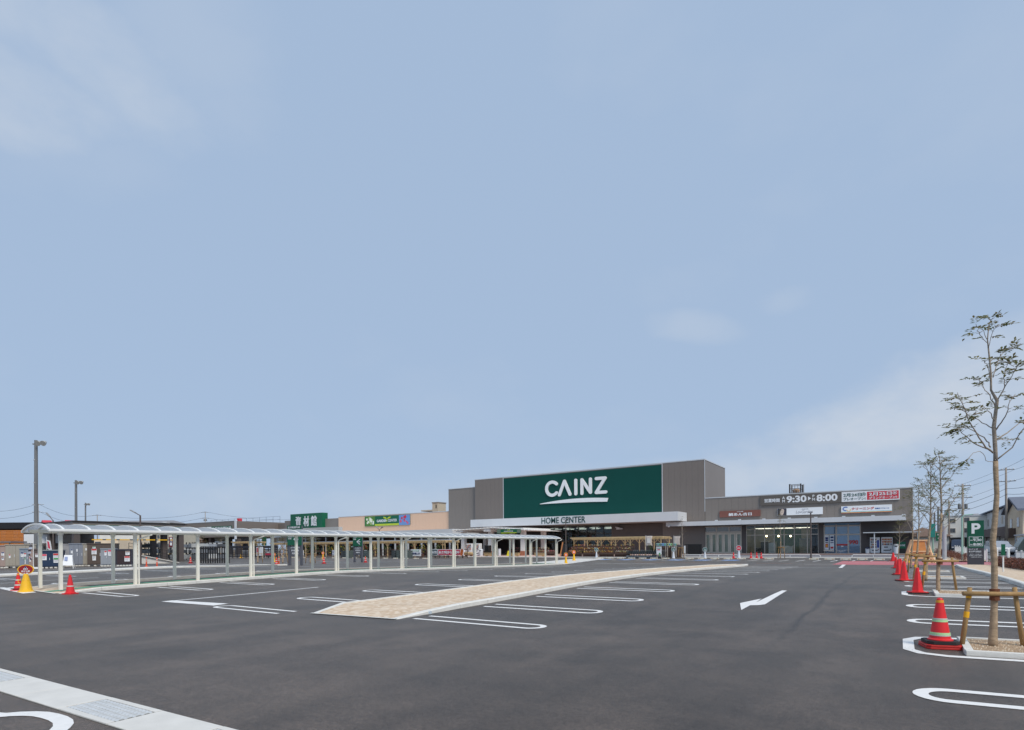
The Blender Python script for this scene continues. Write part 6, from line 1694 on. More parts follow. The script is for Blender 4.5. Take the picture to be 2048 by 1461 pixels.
# ramp wall with black railing
rw = thing('ramp_wall', 'white sloping ramp wall with thin black railing beside the dark shed', 'ramp', (-62, 24, 0))
A, B = AT(258, 1133, 58), AT(357, 1128.5, 62); zA_ = AT(258, 1107.5, 58).z; zB_ = AT(357, 1126.5, 62).z
gA = hgt(A.x, A.y); gB = hgt(B.x, B.y); d = (B - A); d.z = 0; nrm = Vector((-d.y, d.x, 0)).normalized() * .25
vs2 = []
for (p, z, g_) in ((A, zA_, gA), (B, zB_, gB)): vs2 += [(p.x, p.y, g_ - .1), (p.x, p.y, z), (p.x + nrm.x, p.y + nrm.y, z), (p.x + nrm.x, p.y + nrm.y, g_ - .1)]
MB().add(vs2, [(0, 1, 2, 3), (7, 6, 5, 4), (0, 4, 5, 1), (1, 5, 6, 2), (2, 6, 7, 3), (3, 7, 4, 0)]).build('wall', m_conc2, rw)
MB().bar(Vector((A.x, A.y, zA_ + .04)), Vector((B.x, B.y, zB_ + .04)), .34, .08).build('coping', m_conc2, rw)
for i in range(9):
    p = A.lerp(B, i / 8); z = zA_ + (zB_ - zA_) * i / 8 + .08; MB().tube([(p.x, p.y, z), (p.x, p.y, z + 1.0)], .025, 6).build('rail_post', m_black, rw)
for h_ in (.35, .65, 1.0): MB().tube([(A.x, A.y, zA_ + .08 + h_), (B.x, B.y, zB_ + .08 + h_)], .018, 6).build('rail', m_black, rw)
# black bar fence beyond the walkway
bf = thing('black_fence', 'row of black upright bars fencing the drive-in lane', 'fence', (-62, 36, 0))
A, B = G(402, 1127), G(458, 1126.5); hb_ = 1.15 * 1.55
n = 13
for i in range(n):
    p = A.lerp(B, i / (n - 1)); MB().box(p.x - .05, p.x + .05, p.y - .05, p.y + .05, p.z, p.z + hb_).build('bar', m_black, bf)
MB().bar(A + Vector((0, 0, hb_)), B + Vector((0, 0, hb_)), .06, .06).build('rail', m_black, bf)
nf = thing('net_fence', 'dark netting fence on posts in front of the material yard', 'fence', (-80, 50, 0))
A, B = AV(372, 1110, 52), AV(555, 1110, 58); A.z = B.z = 0
for i in range(22):
    p = A.lerp(B, i / 21); MB().box(p.x - .05, p.x + .05, p.y - .05, p.y + .05, 0, 2.0).build('post', m_black, nf)
for z in (.35, .7, 1.05, 1.4, 1.75, 1.98): MB().bar(A + Vector((0, 0, z)), B + Vector((0, 0, z)), .05, .22).build('net_band', mat('dark netting', (44, 46, 56), .8, .3, 10), nf)
# stacks of metal goods in the yard
random.seed(14)
for i in range(16):
    x = 300 + i * 8.2 if i < 9 else 380 + (i - 9) * 10; t = 84 + random.uniform(-3, 3); c = AT(x, 1094, t)
    o = thing('material_rack', 'rack of silver building materials in the material yard', 'rack', (c.x, c.y, .1), R(random.uniform(-5, 60)), 'racks of building materials in the yard', world=False)
    f = MB(); 
    for xx in (-.9, .9):
        for yy in (-.4, .4): f.box(xx - .04, xx + .04, yy - .04, yy + .04, 0, 2.5)
    f.build('frame', m_dframe, o)
    for k in range(3):
        MB().box(-.95, .95, -.5, .5, .15 + k * .8, .15 + k * .8 + random.uniform(.4, .68)).build('load', (mat('silver stock', (160, 166, 174), .4, .2, 3, metal=.3), mat('pale stock', (196, 200, 202), .5, .1, 3), mat('dark stock', (90, 94, 100), .5, .2, 3))[(i + k) % 3], o)
# left block of the material hall
Vh = 80.0
hl = thing('material_hall', 'taupe material hall with a white corner pipe and dark drive-in columns', 'building', (AV(430, 1090, Vh).x, Vh, 0))
ux0, ux1 = AV(330, 1060, Vh).x, AV(470, 1060, Vh).x; zh_ = AV(468, 1042.5, Vh).z
MB().box(ux0 - 40, ux1, Vh, Vh + 22, 4.6, zh_).build('upper_wall', m_wall, hl)
MB().box(ux1 + .02, ux1 + 18, Vh + 12, Vh + 22, 3.4, zh_ - .35).build('rear_wall', m_hwall, hl)
MB().box(ux1 - .1, ux1 + .75, Vh - .1, Vh - .005, 4.0, zh_ + .1).build('corner_pipe', m_white, hl)
MB().box(ux0 - 40, ux1, Vh - .08, Vh + .1, zh_, zh_ + .12).build('parapet_cap', m_trim, hl)
for x in (406, 421, 457, 474, 505, 545): 
    u = AV(x, 1090, Vh + 1).x; MB().box(u - .5, u + .5, Vh + .8, Vh + 1.8, 0, 4.6).build('column', m_dwall, hl)
m_trans = mat('pale translucent sheet', (196, 202, 212), .4, .06, 1)
for x0_, x1_ in ((424, 438), (438.5, 453), (474, 489), (489.5, 504)):
    p, q = AV(x0_, 1073, Vh + 8), AV(x1_, 1084, Vh + 8); MB().box(p.x, q.x, Vh + 8, Vh + 8.1, q.z, p.z + .3).build('sheet_panel', m_trans, hl)
    p, q = AV(x0_, 1085, Vh + 8), AV(x1_, 1100, Vh + 8); MB().box(p.x, q.x, Vh + 8.02, Vh + 8.12, q.z, p.z).build('sheet_panel', m_slate, hl)
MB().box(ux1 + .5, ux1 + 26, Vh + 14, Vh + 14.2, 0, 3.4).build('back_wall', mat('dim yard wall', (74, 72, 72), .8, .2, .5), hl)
gb_ = AV(528, 1080, Vh + 6); MB().box(gb_.x - .9, gb_.x + .9, Vh + 6, Vh + 6.1, 2.4, 4.5).build('green_strip', m_sgreen, hl)
o, (a, b, z0, z1, vf) = sign_board('loading_sign', 'white and dark green loading sign 大型商品積込場 on the material hall', 413, 1053.2, 1062, 463.5, 1053, 1062, m_sgreen, .12, Vh); del o['b']
fx = lambda px: AV(px, 1056, vf).x
MB().box(fx(414), fx(422.5), vf - .015, vf, z0 + .05, z1 - .05).build('white_field', m_white, o); MB().box(fx(415.5), fx(421), vf - .02, vf - .016, z1 - .5, z1 - .3).build('truck_mark', m_dgreen, o)
letters('大型商品積込場', o, (fx(443), vf, z1 - .55), (1, 0, 0), .75, m_white, w=fx(462) - fx(424), bold=.03)
p = AV(476.5, 1037, Vh + 5); q = AV(480, 1049, Vh + 5)
o = thing('red_roof_box', 'small bright red box fixed at the corner of the material hall roof', 'roof box', (p.x, Vh + 5, q.z)); MB().box(p.x - .4, p.x + .45, Vh + 5, Vh + 5.8, q.z, p.z).build('box', m_sred, o); MB().box(p.x - .42, p.x - .1, Vh + 4.9, Vh + 4.999, p.z - .5, p.z).build('flap', m_redp, o)
rr = thing('roof_railing', 'thin grey railing along the roof of the material hall', 'railing', (ux1, Vh + 15, zh_))
A, B = AV(422, 1040, Vh + 16), AV(560, 1037, Vh + 16); zt = AV(500, 1036.5, Vh + 16).z
m_thin = mat('thin grey steel', (120, 132, 146), .5)
for i in range(12):
    x = A.x + (B.x - A.x) * i / 11; MB().tube([(x, Vh + 16, zh_ - .6), (x, Vh + 16, zt)], .05, 5).build('post', m_thin, rr)
for z in (zt, zt - .9): MB().tube([(A.x, Vh + 16, z), (B.x, Vh + 16, z)], .035, 5).build('rail', m_thin, rr)
# black-roofed cafe with an orange slat screen
cf = thing('timber_screen_shop', 'low shop with a black flat fascia and white wall behind an orange slat screen', 'building', (-80, 14, 0))
t = 72
def bx_t(mb, x0, x1, y0, y1, t0, dep):
    """box facing the camera's left quarter: given by pixels at depth t0, in a frame turned by 60 degrees"""
    a, b = AT(x0, y0, t0), AT(x1, y1, t0); d = Vector((b.x - a.x, b.y - a.y, 0)); n_ = Vector((-d.y, d.x, 0)).normalized() * dep
    vs = [(p.x + k.x, p.y + k.y, z) for k in (Vector((0, 0, 0)), n_) for p, z in ((a, b.z), (b, b.z), (b, a.z), (a, a.z))]
    return mb.add(vs, [(0, 1, 2, 3), (7, 6, 5, 4), (0, 4, 5, 1), (1, 5, 6, 2), (2, 6, 7, 3), (3, 7, 4, 0)])
bx_t(MB(), -120, 82, 1046.5, 1057.5, 72, 8).build('black_fascia', m_black, cf)
bx_t(MB(), -120, 146, 1057.6, 1140, 78, 4).build('wall', m_gate, cf)
bx_t(MB(), 47.5, 120, 1069, 1087, 71.5, 2).build('white_wall', m_white, cf)
bx_t(MB(), 47.5, 132, 1087.2, 1092, 71.3, 1).build('brown_band', m_dwall, cf)
m_or2 = mat('orange stained slat', (204, 128, 66), .6, .12, 3, stretch=(1, 1, 5))
sl = thing('slat_screen', 'orange stained timber slat screen above the beige sheds', 'screen', tuple(AT(20, 1094, 68)))
bx_t(MB(), -40, 46.5, 1061.5, 1091, 68.16, .05).build('backing', m_white, sl)
for i in range(10):
    y = 1061.5 + i * 3.0; bx_t(MB(), -40, 46.5, y, y + 1.7, 68, .08).build('slat', m_or2, sl)
for x0_, x1_ in ((-40, 2), (11.5, 26), (36.5, 39)): bx_t(MB(), x0_, x1_, 1062, 1090.5, 68.1, .03).build('backing_board', m_or2, sl)
rt_ = thing('tin_canopy', 'grey sloping tin canopy edge above the end sheds', 'canopy', tuple(AT(5, 1094, 60)))
bx_t(MB(), -60, 22, 1083.5, 1086, 60, 2.0).build('roof_sheet', m_slate, rt_)
for x in (-5, 18): bx_t(MB(), x, x + 1.5, 1086.1, 1139, 60.5, .1).build('post', m_frame, rt_)
# ------------------------------------------------------------------ young trees with timber supports
m_wrap = mat('hemp wrapped trunk', (172, 150, 124), .9, .3, 7, .8, 30, stretch=(1, 1, 3))
m_bark = mat('smooth grey bark', (160, 148, 134), .85, .18, 8, .4, 40)
m_hemp = mat('brown palm fibre', (120, 74, 52), .95, .2, 20, .8, 60)
m_log = mat('peeled pine pole', (164, 132, 88), .75, .2, 5, .35, 40, stretch=(2, 2, .35))
m_ytape = mat('yellow marker tape', (240, 178, 32), .5, .04, 8)
LEAF = [thin_mat('tree leaf ' + str(i), c, .15, .5) for i, c in enumerate(((118, 122, 78), (100, 108, 70), (146, 138, 90), (126, 114, 76)))]
VR = Vector((math.cos(YAW), math.sin(YAW), 0)); VF = Vector((-math.sin(YAW), math.cos(YAW), 0))
def pinnate(mb, p, d, L, n=4, ll=.06):
    """one compound leaf: leaflets in pairs along a drooping stalk"""
    d = d.normalized(); side = d.cross(Vector((0, 0, 1)))
    if side.length < .1: side = Vector((1, 0, 0))
    side.normalize()
    for i in range(n + 1):
        s = (i + .6) / (n + .6); q = p + d * L * s + Vector((0, 0, -.35 * L * s * s)); mi = random.randrange(4)
        for sg in ((-1, 1) if i < n else (0,)):
            a = (side * sg * 1.0 + d * (.45 if sg else 1.0) + Vector((0, 0, random.uniform(-.5, .1)))).normalized()
            b = a.cross(Vector((random.uniform(-.3, .3), random.uniform(-.3, .3), 1))).normalized() * ll * .24
            e = q + a * ll * random.uniform(.8, 1.25); c = (q + e) / 2 + Vector((0, 0, .008))
            mb.add([q, c - b, e, c + b], [(0, 1, 2, 3)], mi)
def tree(label, loc, trunk, branches, leaf_n, L=.2, ll=.065, wrap=1.0, name='young_tree'):
    """trunk: list of (offset vector, radius); branches: polylines of offsets with their leaf count"""
    o = thing(name, label, 'tree', tuple(loc), 0, world=False)
    k = next((i for i, (p, r) in enumerate(trunk) if p.z > wrap), len(trunk) - 1)
    pts = [p for p, r in trunk]; rs = [r for p, r in trunk]
    fine, fr = [], []
    for i in range(len(pts) - 1):
        n = max(1, int((pts[i + 1] - pts[i]).length / .12))
        for j in range(n):
            fine.append(pts[i].lerp(pts[i + 1], j / n)); fr.append((rs[i] + (rs[i + 1] - rs[i]) * j / n) * (1 + random.uniform(-.04, .05)))
    fine.append(pts[-1]); fr.append(rs[-1])
    ki = next((i for i, p in enumerate(fine) if p.z > wrap), len(fine) - 1)
    MB().tube(fine[:ki + 1], [r * 1.06 for r in fr[:ki + 1]], 12).build('trunk', m_wrap, o, smooth=True)
    if ki < len(fine) - 1: MB().tube(fine[ki:], fr[ki:], 9).build('stem', m_bark, o, smooth=True)
    bm_ = MB(); lm = MB()
    for pl, r, n in branches:
        pl = [Vector(p) for p in pl]; fp = []
        for a, b in zip(pl, pl[1:]):
            for j in range(3): fp.append(a.lerp(b, j / 3) + Vector((random.uniform(-.01, .01),) * 3))
        fp.append(pl[-1])
        bm_.tube(fp, [max(.004, r * (1 - .75 * i / (len(fp) - 1))) for i in range(len(fp))], 6)
        tot = len(fp) - 1
        for i in range(max(1, int(n * .7))):
            s = random.uniform(.3, 1.0) * tot if random.random() < .6 else random.uniform(.75, 1.0) * tot
            i0 = min(int(s), tot - 1); p = fp[i0].lerp(fp[i0 + 1], s - i0)
            dd = (fp[i0 + 1] - fp[i0]).normalized()
            d = (dd * .5 + Vector((random.uniform(-1, 1), random.uniform(-1, 1), random.uniform(-.35, .5)))).normalized()
            bm_.tube([p, p + d * .05], [.004, .003], 4)
            pinnate(lm, p + d * .05, d, L * random.uniform(.6, 1.15), random.choice((3, 4, 4, 5)), ll)
    bm_.build('branches', m_bark, o, smooth=True)
    lm.build('leaves', LEAF, o)['kind'] = 'stuff'
    return o
random.seed(5)
TL = G(1985, 1298.5); sc = (TL.xy.length)   # distance to the near tree
tdepth = VF.dot(Vector((TL.x, TL.y, 0))); px = tdepth / F
def toff(cx, cy, dep=0.0):          # picture offsets from the trunk foot, in metres on the tree's own plane
    x, y = 1748 + cx / 3.843, 620 + cy / 3.843
    return VR * ((x - 1992) * px * .92 + 7 * px) + Vector((TL.x, TL.y, 0)).normalized() * dep + Vector((0, 0, (1298.5 - y) * px))
tz = lambda x, y: VR * ((x - 1985) * px) + Vector((0, 0, (1298.5 - y) * px))
trunk = [(tz(1985, 1299), .058), (tz(1988, 1240), .042), (tz(1990, 1180), .038), (tz(1990, 1120), .036), (tz(1987, 1085), .037), (tz(1992, 1040), .033), (tz(1996, 990), .031), (tz(1994, 940), .03), (tz(1994, 906), .027), (tz(1991, 854), .026), (tz(1998, 802), .022), (tz(1986, 781), .015), (tz(1986, 750), .013), (tz(1983.5, 719), .011), (tz(1979.6, 680), .008), (tz(1983, 645), .005)]
br = []
def B(pts, r, n): br.append(([toff(a, b, d) for a, b, d in pts], r, n))
B([(925, 1100, 0), (840, 1040, -.1), (740, 900, -.2), (690, 760, -.3), (640, 670, -.35)], .013, 12)
B([(925, 1095, 0), (790, 1020, .15), (690, 950, .3), (600, 850, .4)], .012, 13)
B([(900, 1060, 0), (880, 1000, .1), (780, 920, .2), (700, 880, .2), (580, 900, .3)], .010, 13)
B([(960, 1150, 0), (1080, 1070, -.1), (1150, 960, -.2), (1230, 880, -.3)], .012, 8)
B([(950, 1000, 0), (1050, 930, .2), (1150, 850, .3), (1260, 800, .4)], .011, 9)
B([(945, 930, 0), (990, 880, -.1), (1040, 820, -.2), (1060, 740, -.3), (1110, 680, -.3)], .010, 10)
B([(945, 745, 0), (900, 650, .1), (850, 570, .2), (790, 490, .3)], .009, 14)
B([(960, 705, 0), (1030, 600, -.1), (1080, 540, -.2), (1150, 440, -.3)], .010, 12)
B([(1030, 600, -.1), (1020, 520, 0), (1035, 440, .1), (1060, 380, .15)], .007, 9)
B([(930, 520, 0), (990, 350, .1), (1040, 280, .2), (1100, 250, .3)], .007, 13)
B([(915, 560, 0), (880, 440, -.1), (860, 420, -.2)], .006, 5)
B([(930, 910, 0), (840, 850, .2), (720, 780, .3), (650, 730, .4)], .008, 14)
B([(930, 1180, 0), (870, 1160, -.1), (820, 1100, -.2), (760, 1120, -.3), (700, 1190, -.3)], .004, 6)
B([(905, 400, 0), (950, 350, .1), (1010, 370, .2), (1110, 400, .3)], .006, 9)
B([(893, 240, 0), (850, 150, .1), (800, 100, .2), (760, 100, .2)], .005, 7)
B([(893, 300, 0), (930, 180, -.1), (960, 150, -.15)], .005, 7)
B([(893, 260, 0), (840, 220, -.1), (800, 190, -.2)], .005, 7)
B([(900, 160, 0), (905, 110, 0), (915, 75, 0)], .004, 8)
B([(960, 1000, 0), (1020, 990, .15), (1080, 980, .25)], .005, 7)
B([(940, 860, 0), (890, 790, -.2), (830, 830, -.3), (770, 830, -.4)], .007, 10)
tree('tallest young tree with a hemp wrapped trunk and sparse dark leaves, beside the banded cone', TL, trunk, br, 0, .155, .07, tz(1994, 925).z)
def auto_tree(label, loc, h, spread, nb, nl, lean=(0, 0), wrap=.6, L=.26, ll=.08, r=.05, lo=.42):
    top = Vector((lean[0], lean[1], h)); tk = []
    for i in range(9):
        s = i / 8; tk.append((Vector((lean[0] * s + .03 * math.sin(s * 7 + h), lean[1] * s + .03 * math.cos(s * 5 + h), h * s)), r * (1 - .85 * s)))
    bs = []
    for i in range(nb):
        s = lo + (1 - lo) * (i + random.random()) / nb; s = min(s, .97); p = Vector((lean[0] * s + .03 * math.sin(s * 7 + h), lean[1] * s + .03 * math.cos(s * 5 + h), h * s))
        t = i * 2.4 + random.uniform(-.5, .5); Lb = spread * (1.2 - s) * 1.2 * random.uniform(.5, 1.1)
        d = Vector((math.cos(t), math.sin(t), random.uniform(.6, 1.5)))
        bs.append(([p, p + d * Lb * .4 + Vector((0, 0, .05)), p + d * Lb * .75 + Vector((0, 0, .12 * Lb)), p + d * Lb + Vector((0, 0, .1))], r * .25, nl))
    return tree(label, loc, tk, bs, 0, L, ll, h * wrap)
def htop(x, yb, yt):
    g = G(x, yb); d = VF.dot(Vector((g.x, g.y, 0))); return g, (yb - yt) * d / F
for (x, yb, yt, sp, nb, nl, lb) in ((1878, 1186, 912, .75, 15, 9, 'second young tree in the staked row, leaning over the bays'), (1853, 1162.5, 930, .9, 17, 10, 'third young tree in the staked row, with a leafier crown'), (1834, 1146, 975, 1.0, 16, 9, 'fourth young tree in the staked row, before the wooden crate'), (1823, 1137, 990, 1.1, 14, 8, 'fifth young tree in the staked row, before the vending awning')):
    g, h = htop(x, yb, yt); auto_tree(lb, g, h, sp, nb, nl, (random.uniform(.05, .3), random.uniform(-.1, .2)), .55)
g, h = htop(1797.5, 1117.5, 1045); auto_tree('thin bare tree with a few leaves by the green wall notice', g, h, .9, 16, 9, (.1, 0), .5)
g = Vector((AV(1363.5, 1115, 69.5).x, 69.5, .1)); auto_tree('bare young tree bound to a post at the end of the dark slatted fence', g, 4.9, .8, 15, 1, (.1, 0), .25, r=.06)
g = Vector((AV(1561, 1115, 69.5).x, 69.5, .1)); auto_tree('young tree with pale leaves before the long glass shop front', g, 5.3, .6, 14, 9, (0, 0), .35, r=.06)
for x, yb, yt, lb in ((566, 1127, 1074, 'beside the pink board'), (621, 1127, 1075, 'under the hall sign'), (288, 1112, 1066, 'before the drive-in gate column'), (402, 1119, 1066, 'behind the black bar fence'), (441, 1118, 1068, 'before the pale translucent sheets'), (516, 1126, 1072, 'before the white notice board')):
    g, h = htop(x, yb, yt); auto_tree('young staked tree with olive leaves ' + lb, g, h, 1.1, 16, 9, (.1, .1), .5, L=.4, ll=.13, r=.07)

# supports: two leaning posts, a crossbar and the fibre binding
def support(label, loc, rz, w=.86, h=.92, z0=0.0, tape=True):
    o = thing('tree_support', label, 'tree support', tuple(loc), rz, world=False)
    for s in (-1, 1):
        p = MB().tube([(s * w / 2, -.02 * s, -.02), (s * (w / 2 - .055), 0, h * .5), (s * (w / 2 - .115), 0, h)], [.034, .032, .03], 12).build('post', m_log, o, smooth=True)
        if tape and s < 0:
            for z in (.47, .76):
                x = lambda zz: s * (w / 2 - .115 * zz / h)
                MB().tube([(x(z), 0, z * h / .92), (x(z + .09), 0, (z + .09) * h / .92)], .0355, 14).build('tape_band', m_ytape, p)
    MB().tube([(-w / 2 - .03, -.075, h - .085), (w / 2 - .0, -.075, h - .095)], .033, 12).build('crossbar', m_log, o, smooth=True)
    MB().tube([(.02, -.02, h - .19), (.02, -.02, h - .02)], .062, 12).build('binding', m_hemp, o, smooth=False)
    for s in (-1, 1): MB().tube([(s * (w / 2 - .1), -.035, h - .11), (s * (w / 2 - .105), -.035, h - .06)], .055, 10).build('wire_tie', m_lgrey, o)
    return o
SP = [(1985, 1298.5, 'tallest tree beside the banded cone'), (1878, 1186, 'second tree of the row'), (1853, 1162.5, 'third tree of the row'), (1834, 1146, 'fourth tree of the row'), (1823, 1137, 'fifth tree of the row')]
for i, (x, y, lb) in enumerate(SP):
    g = G(x, y); g2 = g + VR * (.0 if i else .0)
    support('timber H support with yellow tape round the ' + lb, (g.x, g.y, g.z), YAW + R(-4 + 3 * i), .86 if i == 0 else .95, .92 if i == 0 else .98)
for x, y, lb in ((1360.5, 0, 'bare tree at the dark slatted fence'), (1561, 0, 'tree before the long glass shop')):
    u = AV(x + 2, 1115, 69.5).x; support('short timber support round the ' + lb, (u, 69.4, .1), 0, .7, 1.3, tape=False)
for x, y, lb in ((566, 1127, 'beside the pink board'), (621, 1127, 'under the hall sign'), (516, 1126, 'before the white notice board')):
    support('pale timber support of the staked tree ' + lb, tuple(G(x, y)), YAW, 1.1, 1.1, tape=False)
# tree pits: kerb frame with gravel
for v in PITS:
    u0, u1, a, b = .86, 1.95, v - .58, v + .58
    sk = lambda u, w: (u, w + .12 * (u - .1))
    po_ = struct(patch([sk(u0, a), sk(u1, a), sk(u1, b), sk(u0, b)], .05, 4).build('tree_pit', m_gravel))
    for (p, q) in (((u0, a), (u1, a)), ((u1, a), (u1, b)), ((u1, b), (u0, b)), ((u0, b), (u0, a))):
        P, Q = Vector(sk(*p)), Vector(sk(*q)); d = (Q - P).normalized() * .004; n_ = Vector((-d.y, d.x)).normalized() * -.05
        e_ = (Q - P).normalized() * (.1 if abs(Q.x - P.x) > .5 else -.004)
        P2, Q2 = P + n_ - e_, Q + n_ + e_
        MB().bar((P2.x, P2.y, hgt(P2.x, P2.y) + .02), (Q2.x, Q2.y, hgt(Q2.x, Q2.y) + .02), .1, .1).build('pit_kerb', m_conc, po_)
    # scattered gravel grains
    m = MB()
    for i in range(420):
        p = sk(random.uniform(u0 + .02, u1 - .02), 0); w = random.uniform(a + .02, b - .02) + .12 * (p[0] - .1); r = random.uniform(.006, .017); z = hgt(p[0], w) + .055
        m.add([(p[0] - r, w - r, z - r), (p[0] + r, w - r * .5, z - r), (p[0], w + r, z - r), (p[0] + r * .2, w, z + r)], [(0, 1, 3), (1, 2, 3), (2, 0, 3)], random.randrange(3))
    m.build('gravel', [mat('grit ' + str(i), c, .9, .1, 9) for i, c in enumerate(((196, 176, 150), (160, 138, 116), (214, 202, 182)))], po_)['kind'] = 'stuff'

# ------------------------------------------------------------------ parking sign, hedge, white fences
Vps = 51.0
a, b = AV(1934.5, 1042, Vps), AV(1968.5, 1127, Vps); g0 = hgt(a.x, Vps) + .1
o = thing('parking_sign', 'tall dark green P parking sign with white opening hours on a dark base', 'sign', ((a.x + b.x) / 2, Vps, g0))
zt = a.z; zm = AV(1950, 1096, Vps).z; w = b.x - a.x; cx_ = (a.x + b.x) / 2
MB().box(a.x, b.x, Vps, Vps + .32, zm, zt).build('green_panel', mat('parking sign green', (20, 88, 66), .4, .03, 2), o)
MB().box(a.x + .005, b.x - .005, Vps + .005, Vps + .315, g0 - .12, zm - .003).build('dark_panel', mat('parking sign slate', (74, 72, 78), .45, .05, 2), o)
hz = zt - zm
letters('P', o, (cx_ + .02, Vps - .001, zt - hz * .29), (1, 0, 0), hz * .38, m_white, w=w * .54, bold=.035, depth=.012)
bx0, bx1, bz0, bz1 = cx_ - w * .41, cx_ + w * .43, zm + hz * .06, zm + hz * .41
fr = MB(); t_ = .022
for (x0, x1, z0, z1) in ((bx0, bx1, bz1 - t_, bz1), (bx0, bx1, bz0, bz0 + t_), (bx0, bx0 + t_, bz0 + t_, bz1 - t_), (bx1 - t_, bx1, bz0 + t_, bz1 - t_)): fr.box(x0, x1, Vps - .012, Vps - .001, z0, z1)
fr.build('hours_frame', m_white, o)
letters('営業時間', o, (cx_, Vps - .001, bz1 - hz * .05), (1, 0, 0), hz * .045, m_white, w=w * .34, bold=.02, depth=.01)
letters('AM', o, (cx_ - w * .27, Vps - .001, bz1 - hz * .135), (1, 0, 0), hz * .04, m_white, depth=.01); letters('9:30', o, (cx_ + w * .1, Vps - .001, bz1 - hz * .125), (1, 0, 0), hz * .085, m_white, w=w * .5, bold=.03, depth=.01)
letters('▼', o, (cx_ + w * .04, Vps - .001, (bz0 + bz1) / 2 - .01), (1, 0, 0), hz * .025, m_white, depth=.01)
letters('PM', o, (cx_ - w * .27, Vps - .001, bz0 + hz * .06), (1, 0, 0), hz * .04, m_white, depth=.01); letters('8:00', o, (cx_ + w * .1, Vps - .001, bz0 + hz * .07), (1, 0, 0), hz * .085, m_white, w=w * .5, bold=.03, depth=.01)
letters('カインズ', o, (cx_ - w * .42, Vps - .0, zm - .1), (1, 0, 0), .1, m_white, w=w * .54, bold=.02, depth=.012, align='L'); letters('名古屋当知店', o, (cx_ - w * .42, Vps - .0, zm - .26), (1, 0, 0), .12, m_white, w=w * .75, bold=.02, depth=.012, align='L')
for k, (tx, ww) in enumerate((('場内徐行にご協力願います', .72), ('駐車場内での事故や盗難等は', .78), ('一切責任を負いません', .68))): letters(tx, o, (cx_, Vps - .0, zm - .45 - k * .1), (1, 0, 0), .06, m_white, w=w * ww, bold=.01, depth=.012)
# hedges of red-brown leaves
HL = [mat('hedge leaf ' + str(i), c, .55, .15, 30) for i, c in enumerate(((112, 66, 54), (92, 54, 48), (134, 82, 64), (80, 62, 46)))]
def hedge(label, pts, wd, h, n):
    p0 = Vector(pts[0]); o = thing('hedge', label, 'hedge', (p0.x, p0.y, hgt(p0.x, p0.y) + .1))
    lm, tw = MB(), MB()
    segs = list(zip(pts, pts[1:])); tot = sum((Vector(b) - Vector(a)).length for a, b in segs)
    for a, b in segs:
        a, b = Vector(a), Vector(b); L = (b - a).length; d = (b - a) / L; q = Vector((-d.y, d.x))
        for i in range(int(n * L / tot)):
            s = random.random() * L; t = random.gauss(0, .36); t = max(-1, min(1, t)); hh = h * (.86 + .14 * math.sin(s * 2.3) + random.uniform(-.06, .06))
            c = a + d * s + q * t * wd / 2; zz = hh * (random.random() ** .6) * (1 - .35 * t * t)
            z = hgt(c.x, c.y) + .1 + zz
            u = Vector((random.uniform(-1, 1), random.uniform(-1, 1), random.uniform(-.3, 1))).normalized() * random.uniform(.025, .05); v = u.cross(Vector((random.uniform(-1, 1), random.uniform(-1, 1), random.uniform(-1, 1)))).normalized() * random.uniform(.015, .03)
            P = Vector((c.x, c.y, z)); lm.add([P - u, P + v, P + u, P - v], [(0, 1, 2, 3)], random.randrange(4))
        for i in range(int(L * 9)):
            s = random.random() * L; c = a + d * s + q * random.uniform(-.3, .3) * wd; z = hgt(c.x, c.y) + .1
            tw.tube([(c.x, c.y, z), (c.x + random.uniform(-.1, .1), c.y + random.uniform(-.1, .1), z + h * .8)], [.008, .003], 4)
    lm.build('leaves', HL, o)['kind'] = 'stuff'; tw.build('twigs', m_hemp, o)['kind'] = 'stuff'
hedge('long low red-brown hedge running along the road from the parking sign', [(5.35, 50), (5.3, 38), (5.35, 24)], .95, .62, 15000)
hedge('red-brown hedge beyond the pink crossing by the road', [(4.6, 60), (4.2, 72), (3.6, 84)], 1.0, .7, 6000)
pl_ = struct(patch([(2.2, 62), (6.3, 62), (6.0, 90), (2.2, 90)], .09, 4, None, 28).build('planting_bed', m_sand))
def white_fence(label, pts, h, pitch=.16):
    p0 = Vector(pts[0]); o = thing('white_fence', label, 'fence', (p0.x, p0.y, hgt(p0.x, p0.y)))
    for a, b in zip(pts, pts[1:]):
        a, b = Vector(a), Vector(b); L = (b - a).length; n = int(L / 2.0)
        for i in range(n + 1):
            p = a.lerp(b, i / max(n, 1)); z = hgt(p.x, p.y); MB().tube([(p.x, p.y, z), (p.x, p.y, z + h + .06)], .05, 8).build('post', m_wpaint2, o)
        za, zb2 = hgt(*a) , hgt(*b)
        for hh in (.18, h - .05): MB().bar((a.x, a.y, za + hh), (b.x, b.y, zb2 + hh), .035, .05).build('rail', m_wpaint2, o)
        m = int(L / pitch)
        for i in range(m):
            p = a.lerp(b, (i + .5) / m); z = hgt(p.x, p.y); MB().bar((p.x, p.y, z + .2), (p.x, p.y, z + h - .08), .022, .022).build('bar', m_wpaint2, o)
white_fence('white bar fence behind the hedge beside the parking sign', [(6.35, 50), (6.3, 38)], 1.05, .15)
white_fence('white bar fence along the road beyond the pink crossing', [(6.0, 62), (5.3, 84)], 1.05, .17)
